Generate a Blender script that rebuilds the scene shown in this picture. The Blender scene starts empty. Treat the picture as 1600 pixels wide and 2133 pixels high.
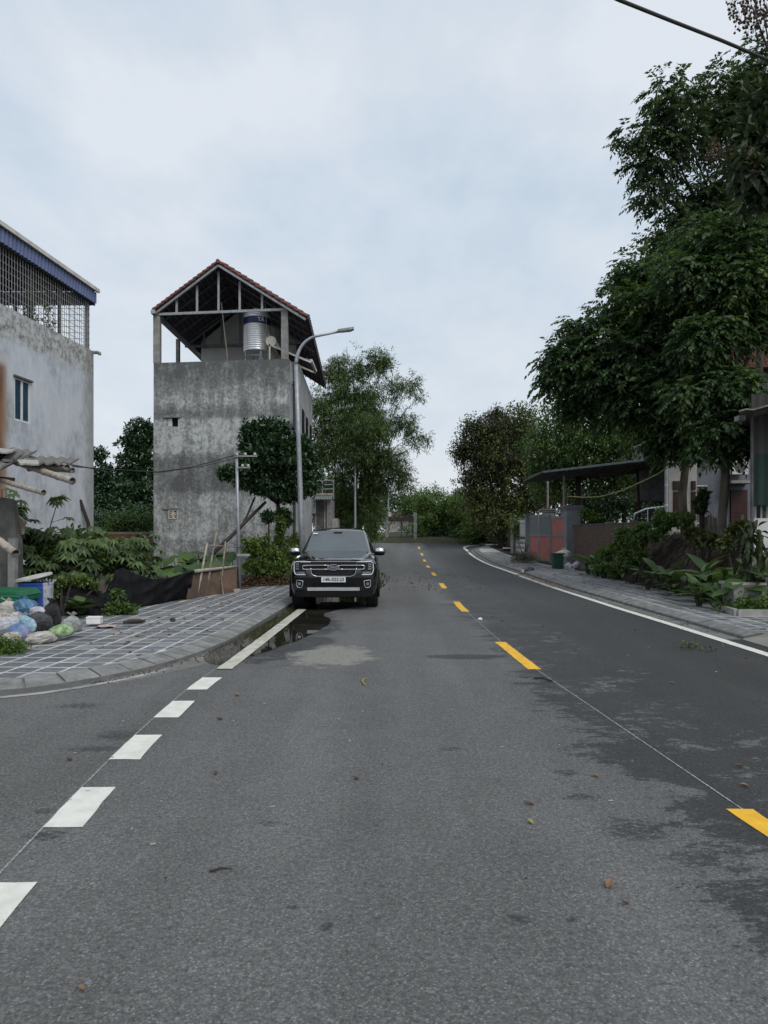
import bpy, bmesh, math, random
import numpy as np
from mathutils import Vector, Matrix, Euler

# ------------------------------------------------------------------ camera, sky, sun, exposure
SC = bpy.context.scene
COL = SC.collection
F, H, YH = 1450.0, 1.61, 1110.0          # focal length in photo pixels, eye height, horizon row
cam = bpy.data.cameras.new("camera"); camo = bpy.data.objects.new("camera", cam); COL.objects.link(camo)
camo.location = (0, 0, H); camo.rotation_euler = (math.radians(90), 0, 0)
cam.sensor_fit = 'VERTICAL'; cam.sensor_height = 36.0; cam.sensor_width = 27.0
cam.lens = F / 2133 * 36.0
cam.shift_y = (YH - 1066.5) / 2133
cam.clip_start = 0.05; cam.clip_end = 2000
SC.camera = camo

SUN_EL, SUN_AZ = math.radians(48), math.radians(146)      # azimuth: compass angle from +Y towards +X
wd = bpy.data.worlds.new("World"); SC.world = wd; wd.use_nodes = True
nt = wd.node_tree; nt.nodes.clear()
def wn(t, **k):
    n = nt.nodes.new(t)
    for a, b in k.items(): setattr(n, a, b)
    return n
sky = wn('ShaderNodeTexSky', sky_type='NISHITA', sun_disc=False, sun_elevation=SUN_EL, sun_rotation=SUN_AZ, air_density=1.0, dust_density=3.0, ozone_density=1.0)
ssc = wn('ShaderNodeVectorMath', operation='SCALE'); ssc.inputs['Scale'].default_value = 0.11
tc = wn('ShaderNodeTexCoord'); sep = wn('ShaderNodeSeparateXYZ')
zz = wn('ShaderNodeMath', operation='ADD'); zz.inputs[1].default_value = 0.22
div = wn('ShaderNodeVectorMath', operation='DIVIDE'); cmb = wn('ShaderNodeCombineXYZ')
n1 = wn('ShaderNodeTexNoise'); n1.inputs['Scale'].default_value = 1.5; n1.inputs['Detail'].default_value = 7.0; n1.inputs['Roughness'].default_value = 0.52; n1.inputs['Distortion'].default_value = 0.15
cr = wn('ShaderNodeValToRGB')
cr.color_ramp.elements[0].position = 0.37; cr.color_ramp.elements[0].color = (0.46, 0.565, 0.675, 1)
cr.color_ramp.elements[1].position = 0.63; cr.color_ramp.elements[1].color = (0.70, 0.745, 0.80, 1)
hz = wn('ShaderNodeMapRange'); hz.inputs['From Min'].default_value = 0.02; hz.inputs['From Max'].default_value = 0.42
hz.inputs['To Min'].default_value = 0.85; hz.inputs['To Max'].default_value = 0.0
hmix = wn('ShaderNodeMix', data_type='RGBA'); hmix.inputs['B'].default_value = (0.69, 0.725, 0.755, 1)
mix = wn('ShaderNodeMix', data_type='RGBA'); mix.inputs['Factor'].default_value = 0.88
bg = wn('ShaderNodeBackground'); bg.inputs['Strength'].default_value = 1.0
out = wn('ShaderNodeOutputWorld')
L = nt.links.new
L(tc.outputs['Generated'], sep.inputs[0]); L(sep.outputs['Z'], zz.inputs[0])
L(zz.outputs[0], cmb.inputs[0]); L(zz.outputs[0], cmb.inputs[1]); L(zz.outputs[0], cmb.inputs[2])
L(tc.outputs['Generated'], div.inputs[0]); L(cmb.outputs[0], div.inputs[1])
n2 = wn('ShaderNodeTexNoise'); n2.inputs['Scale'].default_value = 4.6; n2.inputs['Detail'].default_value = 6.0; n2.inputs['Roughness'].default_value = 0.6
mp2 = wn('ShaderNodeMapping'); mp2.inputs['Scale'].default_value = (1.0, 0.55, 1.0); nm1 = wn('ShaderNodeMath', operation='MULTIPLY'); nm1.inputs[1].default_value = 0.68; nm2 = wn('ShaderNodeMath', operation='MULTIPLY_ADD'); nm2.inputs[1].default_value = 0.32
L(div.outputs[0], n1.inputs['Vector']); L(div.outputs[0], mp2.inputs[0]); L(mp2.outputs[0], n2.inputs['Vector']); L(n1.outputs['Fac'], nm1.inputs[0]); L(n2.outputs['Fac'], nm2.inputs[0]); L(nm1.outputs[0], nm2.inputs[2]); L(nm2.outputs[0], cr.inputs[0])
L(sep.outputs['Z'], hz.inputs['Value']); L(hz.outputs[0], hmix.inputs['Factor']); L(cr.outputs[0], hmix.inputs['A'])
L(sky.outputs[0], ssc.inputs[0]); L(ssc.outputs[0], mix.inputs['A']); L(hmix.outputs['Result'], mix.inputs['B'])
L(mix.outputs['Result'], bg.inputs['Color']); L(bg.outputs[0], out.inputs[0])

sl = bpy.data.lights.new("sun", 'SUN'); sl.energy = 1.5; sl.angle = math.radians(35); sl.color = (1.0, 0.97, 0.92)
so = bpy.data.objects.new("sun", sl); COL.objects.link(so)
sdir = Vector((math.sin(SUN_AZ) * math.cos(SUN_EL), math.cos(SUN_AZ) * math.cos(SUN_EL), math.sin(SUN_EL)))
so.rotation_euler = (-sdir).to_track_quat('-Z', 'Y').to_euler(); so.location = sdir * 60

SC.view_settings.view_transform = 'Standard'; SC.view_settings.look = 'None'
SC.view_settings.exposure = 0.22; SC.view_settings.gamma = 1.0; SC.view_settings.use_curve_mapping = False
SC.cycles.max_bounces = 6; SC.cycles.transparent_max_bounces = 12; SC.cycles.use_denoising = True
SC.cycles.caustics_reflective = False; SC.cycles.caustics_refractive = False

R = random.Random(7)
NR = np.random.default_rng(7)

def W(px, py, d): return Vector(((px - 800) * d / F, d, H - (py - YH) * d / F))
def zg(y): return 0.0 if y < 34 else (0.0017 * (y - 34) ** 2 if y < 60 else 1.149 + 0.0884 * (min(y, 66) - 60))
def G(px, py, z=0.0):
    d = (H - z) * F / (py - YH); return Vector(((px - 800) * d / F, d, z))
def interp(pts, y):
    if y <= pts[0][0]: return pts[0][1] + (y - pts[0][0]) * (pts[1][1] - pts[0][1]) / (pts[1][0] - pts[0][0])
    for (a, b), (c, d) in zip(pts, pts[1:]):
        if y <= c: return b + (d - b) * (y - a) / (c - a)
    (a, b), (c, d) = pts[-2:]
    return d + (y - c) * (d - b) / (c - a)

# ------------------------------------------------------------------ materials
MATS = {}
class NB:
    def __init__(s, name):
        s.m = bpy.data.materials.new(name); s.m.use_nodes = True; s.t = s.m.node_tree; s.t.nodes.clear()
        s.out = s.n('ShaderNodeOutputMaterial'); s.tc = s.n('ShaderNodeTexCoord')
    def n(s, t, **k):
        nd = s.t.nodes.new(t)
        for a, b in k.items(): setattr(nd, a, b)
        return nd
    def l(s, a, b): s.t.links.new(a, b)
    def noise(s, scale, detail=4, rough=0.55, vec=None, stretch=None, dist=0.0):
        nd = s.n('ShaderNodeTexNoise'); nd.inputs['Scale'].default_value = scale; nd.inputs['Detail'].default_value = detail
        nd.inputs['Roughness'].default_value = rough; nd.inputs['Distortion'].default_value = dist
        v = vec or s.tc.outputs['Object']
        if stretch:
            mp = s.n('ShaderNodeMapping'); mp.inputs['Scale'].default_value = stretch; s.l(v, mp.inputs[0]); v = mp.outputs[0]
        s.l(v, nd.inputs['Vector']); return nd.outputs['Fac']
    def ramp(s, fac, stops):
        nd = s.n('ShaderNodeValToRGB'); e = nd.color_ramp.elements
        while len(e) < len(stops): e.new(0.5)
        for el, (p, c) in zip(e, stops):
            el.position = p; el.color = (c, c, c, 1) if isinstance(c, (int, float)) else (*c, 1)
        s.l(fac, nd.inputs[0]); return nd.outputs['Color']
    def mix(s, fac, a, b, mode='MIX'):
        nd = s.n('ShaderNodeMix', data_type='RGBA', blend_type=mode)
        for sock, v in ((nd.inputs['Factor'], fac), (nd.inputs['A'], a), (nd.inputs['B'], b)):
            if hasattr(v, 'links'): s.l(v, sock)
            elif isinstance(v, (int, float)): sock.default_value = v if sock.type == 'VALUE' else (v, v, v, 1)
            else: sock.default_value = (*v, 1)
        return nd.outputs['Result']
    def math(s, op, a, b=None, clamp=False):
        nd = s.n('ShaderNodeMath', operation=op, use_clamp=clamp)
        for sock, v in ((nd.inputs[0], a), (nd.inputs[1], b)):
            if v is None: continue
            if hasattr(v, 'links'): s.l(v, sock)
            else: sock.default_value = v
        return nd.outputs[0]
    def rng(s, v, a, b, c=0.0, d=1.0, smooth=True):
        nd = s.n('ShaderNodeMapRange', interpolation_type='SMOOTHSTEP' if smooth else 'LINEAR')
        s.l(v, nd.inputs['Value'])
        for k, x in (('From Min', a), ('From Max', b), ('To Min', c), ('To Max', d)): nd.inputs[k].default_value = x
        return nd.outputs[0]
    def bump(s, h, strength=0.3, dist=0.02):
        nd = s.n('ShaderNodeBump'); nd.inputs['Strength'].default_value = strength; nd.inputs['Distance'].default_value = dist
        s.l(h, nd.inputs['Height']); return nd.outputs[0]
    def principled(s, col, rough=0.7, metal=0.0, spec=0.5, normal=None, coat=0.0, **k):
        p = s.n('ShaderNodeBsdfPrincipled')
        for nm, v in (('Base Color', col), ('Roughness', rough), ('Metallic', metal)):
            if hasattr(v, 'links'): s.l(v, p.inputs[nm])
            elif nm == 'Base Color': p.inputs[nm].default_value = (*v, 1)
            else: p.inputs[nm].default_value = v
        p.inputs['Specular IOR Level'].default_value = spec
        if coat: p.inputs['Coat Weight'].default_value = coat; p.inputs['Coat Roughness'].default_value = 0.03
        for a, b in k.items(): p.inputs[a].default_value = b
        if normal is not None: s.l(normal, p.inputs['Normal'])
        return p
    def done(s, shader): s.l(shader.outputs[0], s.out.inputs[0]); MATS[s.m.name] = s.m; return s.m

def plain(name, c1, c2=None, scale=6.0, rough=0.7, metal=0.0, spec=0.4, bumps=0.15, bscale=30, stretch=None, coat=0.0, **k):
    """two-tone noisy surface with fine relief"""
    b = NB(name); c2 = c2 or tuple(x * 0.75 for x in c1)
    f = b.noise(scale, 6, 0.6, stretch=stretch)
    col = b.ramp(f, [(0.32, c2), (0.68, c1)])
    nrm = b.bump(b.noise(bscale, 4), bumps, 0.01) if bumps else None
    return b.done(b.principled(col, rough, metal, spec, nrm, coat, **k))

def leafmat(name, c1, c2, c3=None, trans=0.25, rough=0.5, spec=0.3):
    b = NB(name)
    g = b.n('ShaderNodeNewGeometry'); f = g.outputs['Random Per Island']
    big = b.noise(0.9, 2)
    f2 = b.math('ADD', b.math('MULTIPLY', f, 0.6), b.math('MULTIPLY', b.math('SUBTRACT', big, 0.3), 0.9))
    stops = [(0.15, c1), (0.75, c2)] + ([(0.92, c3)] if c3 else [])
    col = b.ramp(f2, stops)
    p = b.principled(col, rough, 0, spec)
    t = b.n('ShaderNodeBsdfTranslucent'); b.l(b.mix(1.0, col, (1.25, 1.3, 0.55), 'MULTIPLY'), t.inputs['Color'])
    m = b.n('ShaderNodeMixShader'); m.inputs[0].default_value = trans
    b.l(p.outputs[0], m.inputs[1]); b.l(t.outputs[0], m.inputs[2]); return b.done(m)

# asphalt: worn grey lane, damp dark patches that thicken towards the right-hand lane, cement spill
b = NB('asphalt')
sx = b.n('ShaderNodeSeparateXYZ'); b.l(b.tc.outputs['Object'], sx.inputs[0])
grain = b.noise(95, 3, 0.7); grain2 = b.noise(38, 3, 0.6); mid = b.noise(2.2, 5, 0.6); broad = b.noise(0.35, 3, 0.5)
vor = b.n('ShaderNodeTexVoronoi'); vor.inputs['Scale'].default_value = 75; b.l(b.tc.outputs['Object'], vor.inputs['Vector'])
base = b.ramp(grain, [(0.30, 0.055), (0.5, 0.118), (0.74, 0.215)])
base = b.mix(0.5, base, b.ramp(grain2, [(0.34, 0.045), (0.5, 0.125), (0.68, 0.20)]))
pit = b.noise(17, 6, 0.75, stretch=(1.0, 1.6, 1)); pitm = b.math('MULTIPLY', b.rng(pit, 0.56, 0.65), b.rng(b.noise(1.6, 4, 0.6), 0.42, 0.60))
base = b.mix(b.math('MULTIPLY', pitm, 0.75), base, (0.032, 0.032, 0.034))
base = b.mix(1.0, base, b.ramp(mid, [(0.25, 0.84), (0.75, 1.15)]), 'MULTIPLY')
base = b.mix(1.0, base, b.ramp(broad, [(0.3, 0.80), (0.7, 1.12)]), 'MULTIPLY')
agg = b.n('ShaderNodeTexVoronoi'); agg.inputs['Scale'].default_value = 105; b.l(b.tc.outputs['Object'], agg.inputs['Vector']); asep = b.n('ShaderNodeSeparateColor'); b.l(agg.outputs['Color'], asep.inputs[0])
base = b.mix(0.5, base, b.mix(1.0, b.ramp(asep.outputs[0], [(0.0, 0.05), (0.55, 0.115), (0.9, 0.19), (1.0, 0.30)]), b.ramp(agg.outputs['Distance'], [(0.25, 1.0), (0.75, 0.45)]), 'MULTIPLY'))
base = b.mix(1.0, base, 1.2, 'MULTIPLY')
chips = b.rng(vor.outputs['Distance'], 0.10, 0.17, 1.0, 0.0)
chipsel = b.rng(b.noise(9, 2), 0.60, 0.68)
base = b.mix(b.math('MULTIPLY', b.math('MULTIPLY', chips, chipsel), 0.55), base, (0.34, 0.33, 0.31))
base = b.mix(1.0, base, (1.0, 0.995, 0.965), 'MULTIPLY')
base = b.mix(1.0, base, b.ramp(b.noise(0.9, 3, 0.5, stretch=(1.6, 0.10, 1)), [(0.34, 0.86), (0.66, 1.10)]), 'MULTIPLY')
# damp
def blob_(cx, cy, rx, ry):
    dx = b.math('DIVIDE', b.math('SUBTRACT', sx.outputs['X'], cx), rx); dy = b.math('DIVIDE', b.math('SUBTRACT', sx.outputs['Y'], cy), ry)
    return b.math('SQRT', b.math('ADD', b.math('MULTIPLY', dx, dx), b.math('MULTIPLY', dy, dy)))
wv = b.noise(1.05, 9, 0.68, stretch=(1.0, 1.7, 1), dist=0.7)
wf = b.noise(5.5, 7, 0.72, stretch=(1.0, 2.0, 1))
side = b.rng(sx.outputs['X'], 0.5, 2.1, -0.19, 0.065)
side2 = b.rng(sx.outputs['X'], 2.6, 4.3, 0.0, 0.30)
near = b.rng(sx.outputs['Y'], 1.8, 5.0, -0.045, -0.065)
dry = b.rng(sx.outputs['Y'], 15, 30, 0.0, -0.10)
w = b.math('ADD', b.math('ADD', b.math('ADD', b.math('MULTIPLY', wv, 0.55), b.math('ADD', b.math('MULTIPLY', wf, 0.42), b.math('MULTIPLY', b.noise(22, 5, 0.75, stretch=(1.0, 1.8, 1)), 0.30))), b.math('ADD', side, side2)), b.math('ADD', near, dry))
lf = b.math('MULTIPLY', b.rng(blob_(-3.0, 5.8, 1.6, 1.6), 0.2, 1.0, 0.105, 0.0), 1.0)
tar = b.rng(blob_(0.95, 9.05, 0.75, 0.28), 0.3, 1.0, 0.26, 0.0)
spots = None
for px, py, rx, ry in ((1080, 1915, .07, .07), (680, 1930, .035, .05), (612, 1890, .045, .03), (95, 1740, .16, .10), (90, 1690, .07, .06), (1190, 1915, .05, .03), (250, 1532, .30, .22), (200, 1560, .34, .12), (1180, 1610, .12, .10), (1330, 1730, .26, .20), (1450, 1790, .22, .14), (1500, 1850, .16, .10), (940, 1560, .14, .07), (1210, 1660, .16, .09), (560, 1715, .10, .05), (1590, 1960, .10, .06), (160, 1470, .3, .16)):
    d_ = H * F / (py - YH); q_ = b.rng(blob_((px - 800) * d_ / F, d_, rx, ry), 0.1, 1.5, 1.0, 0.0); spots = q_ if spots is None else b.math('MAXIMUM', spots, q_)
w = b.math('ADD', w, b.math('ADD', b.math('ADD', lf, tar), b.rng(blob_(-1.45, 11.3, 0.95, 3.6), 0.55, 1.15, 0.24, 0.0)))
frag = b.math('ADD', spots, b.math('MULTIPLY', b.math('SUBTRACT', b.noise(20, 7, 0.78, stretch=(1.0, 1.5, 1)), 0.5), 4.2))
fragm = b.math('MULTIPLY', b.rng(frag, 0.62, 0.95), b.rng(spots, 0.02, 0.25))
wet = b.math('MAXIMUM', b.rng(w, 0.55, 0.60), b.math('MULTIPLY', fragm, 0.9))
base = b.mix(b.math('MULTIPLY', wet, 0.9), base, b.mix(1.0, base, 0.30, 'MULTIPLY'))
# cement spill
def blob(cx, cy, rx, ry):
    dx = b.math('DIVIDE', b.math('SUBTRACT', sx.outputs['X'], cx), rx); dy = b.math('DIVIDE', b.math('SUBTRACT', sx.outputs['Y'], cy), ry)
    return b.math('SQRT', b.math('ADD', b.math('MULTIPLY', dx, dx), b.math('MULTIPLY', dy, dy)))
cem = b.math('ADD', blob(-0.66, 9.15, 0.62, 0.78), b.math('MULTIPLY', b.math('SUBTRACT', b.noise(3.4, 8, 0.75), 0.5), 2.1))
cemm = b.rng(cem, 0.72, 1.02, 0.85, 0.0)
base = b.mix(cemm, base, b.ramp(b.noise(14, 5, 0.7), [(0.3, (0.17, 0.165, 0.145)), (0.7, (0.31, 0.30, 0.265))]))
rough = b.math('SUBTRACT', 0.82, b.math('MULTIPLY', wet, 0.26))
hh = b.math('ADD', b.math('MULTIPLY', grain2, 0.7), b.math('MULTIPLY', grain, 0.5))
b.done(b.principled(base, rough, 0, 0.35, b.bump(hh, 0.8, 0.014)))

b = NB('road_paint_white')
f = b.noise(60, 5, 0.7); f2 = b.noise(7, 5, 0.6)
c = b.ramp(f2, [(0.3, (0.60, 0.59, 0.53)), (0.6, (0.73, 0.72, 0.66))])
c = b.mix(b.rng(f, 0.64, 0.72), c, (0.22, 0.22, 0.21))
def worn(b, p, lo, hi):
    t = b.n('ShaderNodeBsdfTransparent'); mx = b.n('ShaderNodeMixShader')
    k = b.math('ADD', b.math('MULTIPLY', b.noise(70, 4, 0.7), 0.6), b.math('MULTIPLY', b.noise(6, 6, 0.7), 0.45))
    b.l(b.rng(k, lo, hi), mx.inputs[0]); b.l(p.outputs[0], mx.inputs[1]); b.l(t.outputs[0], mx.inputs[2]); b.done(mx)
worn(b, b.principled(c, 0.7, 0, 0.3, b.bump(f, 0.4, 0.006)), 0.64, 0.70)
b = NB('road_paint_wet')
c = b.ramp(b.noise(4.0, 6, 0.7), [(0.32, (0.34, 0.32, 0.26)), (0.60, (0.60, 0.58, 0.50))])
b.done(b.principled(c, 0.45, 0, 0.4, b.bump(b.noise(60, 4), 0.3, 0.006)))
b = NB('road_paint_muddy')
c = b.ramp(b.noise(3.0, 6, 0.7), [(0.36, (0.30, 0.22, 0.17)), (0.55, (0.66, 0.62, 0.55))])
b.done(b.principled(c, 0.75, 0, 0.3, b.bump(b.noise(60, 4), 0.3, 0.006)))
b = NB('road_paint_yellow')
f = b.noise(60, 5, 0.7)
c = b.ramp(b.noise(8, 5), [(0.3, (0.66, 0.36, 0.028)), (0.65, (0.86, 0.49, 0.04))]); c = b.mix(b.rng(f, 0.66, 0.74), c, (0.16, 0.13, 0.08))
worn(b, b.principled(c, 0.65, 0, 0.3, b.bump(f, 0.4, 0.006)), 0.64, 0.70)
plain('worn_line', (0.42, 0.42, 0.40), (0.17, 0.17, 0.165), 3, 0.85)
plain('chalk_line', (0.45, 0.45, 0.43), (0.08, 0.08, 0.08), 40, 0.9)
plain('gutter_concrete', (0.22, 0.215, 0.20), (0.10, 0.097, 0.09), 2.5, 0.8, bscale=50)
plain('gutter_muddy', (0.26, 0.20, 0.16), (0.11, 0.09, 0.075), 2.2, 0.85, bscale=40)
plain('ramp_concrete', (0.27, 0.265, 0.23), (0.16, 0.155, 0.13), 1.5, 0.85, bscale=50)
plain('kerb_stone', (0.26, 0.26, 0.25), (0.125, 0.125, 0.12), 5, 0.85, bscale=70, bumps=0.5)
plain('kerb_bed', (0.17, 0.17, 0.165), (0.10, 0.10, 0.098), 6, 0.9)
plain('mortar_white', (0.56, 0.56, 0.54), (0.27, 0.27, 0.255), 3.5, 0.9, bscale=60)
for i, (c1, c2) in enumerate((((0.198, 0.205, 0.220), (0.102, 0.108, 0.120)), ((0.134, 0.142, 0.155), (0.066, 0.071, 0.078)), ((0.278, 0.282, 0.293), (0.146, 0.149, 0.157)), ((0.220, 0.215, 0.202), (0.109, 0.107, 0.100)), ((0.168, 0.175, 0.191), (0.080, 0.085, 0.094)))):
    plain('paver_slate_%d' % i, c1, c2, 9, 0.72, bscale=45, bumps=0.35)
plain('soil', (0.085, 0.06, 0.042), (0.03, 0.021, 0.016), 4, 0.95, bscale=18, bumps=0.9)
plain('soil_damp', (0.065, 0.042, 0.03), (0.02, 0.014, 0.011), 5, 0.95, bscale=14, bumps=1.0)
plain('ground_scrub', (0.05, 0.06, 0.025), (0.03, 0.026, 0.016), 1.2, 0.95, bscale=10, bumps=0.8)

b = NB('water')
gl = b.n('ShaderNodeBsdfGlossy'); gl.inputs['Roughness'].default_value = 0.015; gl.inputs['Color'].default_value = (0.95, 0.95, 0.95, 1)
tr = b.n('ShaderNodeBsdfTransparent'); tr.inputs['Color'].default_value = (0.66, 0.64, 0.57, 1)
fr = b.n('ShaderNodeFresnel'); fr.inputs['IOR'].default_value = 1.33
nb = b.bump(b.noise(5, 2), 0.012, 0.01); b.l(nb, gl.inputs['Normal'])
mx = b.n('ShaderNodeMixShader'); b.l(fr.outputs[0], mx.inputs[0]); b.l(tr.outputs[0], mx.inputs[1]); b.l(gl.outputs[0], mx.inputs[2]); b.done(mx)

# stained bare render of the tall house
def stained(name, light, dark, band=True, green=0.0):
    b = NB(name)
    sx = b.n('ShaderNodeSeparateXYZ'); b.l(b.tc.outputs['Object'], sx.inputs[0])
    blot = b.noise(1.1, 8, 0.68, dist=0.8); streak = b.noise(3.2, 7, 0.7, stretch=(1, 1, 0.16)); fine = b.noise(9, 7, 0.72, dist=0.5)
    f = b.math('ADD', b.math('ADD', b.math('MULTIPLY', blot, 0.34), b.math('MULTIPLY', streak, 0.34)), b.math('MULTIPLY', fine, 0.42))
    if band:
        z = sx.outputs['Z']
        for z0, z1, amt in ((3.05, 4.35, -0.085), (5.75, 6.15, -0.05), (1.3, 2.9, 0.03), (4.5, 5.7, 0.055)):
            k = b.math('MULTIPLY', b.rng(z, z0 - 0.10, z0 + 0.10), b.rng(z, z1 - 0.18, z1 + 0.18, 1.0, 0.0)); f = b.math('ADD', f, b.math('MULTIPLY', k, amt))
        topk = b.math('MULTIPLY', b.rng(z, 6.5, 7.9), b.math('MULTIPLY', b.noise(4.5, 6, 0.7, stretch=(1, 1, 0.35)), -0.28)); f = b.math('ADD', f, topk)
    col = b.ramp(f, [(0.43, dark), (0.545, tuple((x + y) * 0.40 for x, y in zip(light, dark))), (0.635, light)])
    crack = b.n('ShaderNodeTexVoronoi', feature='DISTANCE_TO_EDGE'); crack.inputs['Scale'].default_value = 1.7
    nv = b.n('ShaderNodeTexNoise'); nv.inputs['Scale'].default_value = 2.5; nv.inputs['Detail'].default_value = 5; b.l(b.tc.outputs['Object'], nv.inputs['Vector'])
    va = b.n('ShaderNodeVectorMath', operation='ADD'); b.l(b.tc.outputs['Object'], va.inputs[0]); b.l(nv.outputs['Color'], va.inputs[1]); b.l(va.outputs[0], crack.inputs['Vector'])
    ck = b.math('MULTIPLY', b.rng(crack.outputs['Distance'], 0.0, 0.05, 1.0, 0.0), b.rng(b.noise(0.8, 3), 0.46, 0.6))
    col = b.mix(b.math('MULTIPLY', ck, 0.6), col, tuple(x * 0.6 for x in dark))
    b.done(b.principled(col, 0.92, 0, 0.2, b.bump(fine, 0.4, 0.03)))
stained('bare_render', (0.50, 0.52, 0.515), (0.115, 0.12, 0.12))
stained('pale_render', (0.50, 0.51, 0.51), (0.24, 0.245, 0.24), band=False)

b = NB('bluewash_wall')
sx = b.n('ShaderNodeSeparateXYZ'); b.l(b.tc.outputs['Object'], sx.inputs[0])
f = b.math('ADD', b.math('MULTIPLY', b.noise(0.8, 6, 0.6), 0.5), b.math('MULTIPLY', b.noise(5.5, 7, 0.7, stretch=(1, 1, 0.5)), 0.5))
col = b.ramp(f, [(0.36, (0.33, 0.35, 0.38)), (0.5, (0.51, 0.535, 0.575)), (0.66, (0.60, 0.62, 0.65))])
top = b.math('ADD', b.rng(sx.outputs['Z'], 6.0, 7.1), b.math('MULTIPLY', b.math('SUBTRACT', b.noise(2.0, 6, 0.7), 0.5), 1.0))
col = b.mix(b.rng(top, 0.35, 0.75), col, b.ramp(b.noise(6, 7, 0.75), [(0.38, (0.17, 0.165, 0.155)), (0.56, (0.50, 0.505, 0.50))]))
edge = b.math('ADD', b.rng(sx.outputs['Y'], 20.6, 22.0), b.math('MULTIPLY', b.math('SUBTRACT', b.noise(2.4, 6, 0.7), 0.5), 1.1))
col = b.mix(b.math('MULTIPLY', b.rng(edge, 0.45, 1.0), 0.6), col, (0.20, 0.20, 0.18))
rd = b.math('ADD', b.rng(sx.outputs['Y'], 17.0, 18.3, 1.0, 0.0), b.math('MULTIPLY', b.math('SUBTRACT', b.noise(1.6, 5, 0.7, stretch=(1, 1, 0.3)), 0.5), 0.5))
rz = b.rng(sx.outputs['Z'], 5.75, 5.95, 1.0, 0.0)
stain = b.math('MULTIPLY', b.math('MULTIPLY', b.rng(rd, 0.36, 0.80), rz), 0.9); halo = b.math('MULTIPLY', b.rng(rd, 0.2, 0.6), b.rng(sx.outputs['Z'], 5.6, 6.3, 1, 0))
col = b.mix(b.math('MULTIPLY', halo, 0.5), col, (0.30, 0.25, 0.16))
col = b.mix(stain, col, b.ramp(b.noise(2.2, 5, stretch=(1, 1, 0.4)), [(0.35, (0.13, 0.045, 0.018)), (0.65, (0.28, 0.12, 0.045))]))
b.done(b.principled(col, 0.9, 0, 0.25, b.bump(b.noise(20, 5), 0.25, 0.02)))

plain('concrete_grey', (0.30, 0.30, 0.29), (0.15, 0.15, 0.145), 4, 0.9, bscale=25, bumps=0.4)
plain('concrete_dark', (0.13, 0.13, 0.125), (0.055, 0.055, 0.052), 3, 0.9, bscale=25, bumps=0.4)
plain('concrete_pale', (0.40, 0.39, 0.36), (0.20, 0.195, 0.18), 3, 0.9, bscale=25, bumps=0.4)
plain('plaster_white', (0.66, 0.66, 0.65), (0.50, 0.50, 0.49), 2, 0.85, bumps=0.1)
plain('plaster_white_shaded', (0.40, 0.39, 0.37), (0.28, 0.275, 0.26), 2, 0.85, bumps=0.1)  # white porch plaster, its shade put into the colour as a darker copy
plain('roof_brown', (0.13, 0.055, 0.042), (0.07, 0.035, 0.03), 5, 0.8)
plain('plaster_greyblue', (0.16, 0.17, 0.20), (0.105, 0.112, 0.132), 2, 0.85, bumps=0.1)  # grey-blue lowered evenly, deep tree shade put into the colour
plain('galvanised', (0.38, 0.40, 0.42), (0.26, 0.28, 0.30), 8, 0.5, 0.4, bumps=0.05)
plain('steel_truss', (0.36, 0.38, 0.39), (0.22, 0.23, 0.24), 6, 0.6, 0.3)
plain('steel_dark', (0.05, 0.05, 0.052), (0.03, 0.03, 0.03), 6, 0.6, 0.2)
plain('cage_bar', (0.34, 0.345, 0.35), (0.22, 0.22, 0.22), 6, 0.6, 0.1)
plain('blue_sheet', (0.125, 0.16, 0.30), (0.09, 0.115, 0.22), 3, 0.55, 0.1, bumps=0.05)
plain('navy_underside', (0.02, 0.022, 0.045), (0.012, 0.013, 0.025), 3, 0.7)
plain('roof_trim', (0.62, 0.58, 0.53), (0.42, 0.38, 0.35), 3, 0.6)
plain('roof_tile_red', (0.20, 0.065, 0.046), (0.085, 0.036, 0.03), 5, 0.75, bscale=30)
plain('purlin', (0.15, 0.145, 0.16), (0.09, 0.087, 0.10), 5, 0.7)
plain('under_tile', (0.07, 0.062, 0.085), (0.042, 0.037, 0.05), 4, 0.85)
b = NB('stainless'); wv = b.noise(3, 3)
b.done(b.principled(b.ramp(wv, [(0.3, (0.82, 0.83, 0.84)), (0.7, (0.90, 0.91, 0.92))]), 0.34, 0.6, 0.5))
plain('label_navy', (0.022, 0.032, 0.12), None, 3, 0.35, bumps=0)
plain('white_print', (0.78, 0.78, 0.78), (0.72, 0.72, 0.72), 3, 0.5, bumps=0)
plain('cream_plastic', (0.55, 0.53, 0.46), (0.42, 0.40, 0.34), 6, 0.5)
plain('solar_tube', (0.015, 0.017, 0.03), None, 3, 0.12, bumps=0)
plain('window_white', (0.72, 0.72, 0.70), (0.58, 0.58, 0.56), 6, 0.45, bumps=0.03)
plain('window_blue', (0.012, 0.055, 0.11), (0.008, 0.03, 0.06), 3, 0.12, bumps=0)
plain('window_dark', (0.012, 0.012, 0.013), (0.006, 0.006, 0.007), 3, 0.2, bumps=0)
plain('dark_void', (0.006, 0.006, 0.006), None, 3, 0.9, bumps=0)
plain('asbestos', (0.22, 0.215, 0.20), (0.085, 0.08, 0.072), 22, 0.95, bscale=60, bumps=0.7)
plain('asbestos_edge', (0.42, 0.41, 0.385), (0.27, 0.26, 0.24), 10, 0.95)
plain('bamboo_dry', (0.45, 0.40, 0.345), (0.22, 0.19, 0.16), 10, 0.7, stretch=(1, 1, 1))
plain('wood_dark', (0.055, 0.047, 0.04), (0.025, 0.021, 0.018), 8, 0.9, bumps=0.5)
plain('wood_pale', (0.30, 0.27, 0.22), (0.15, 0.13, 0.10), 9, 0.85)
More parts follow.
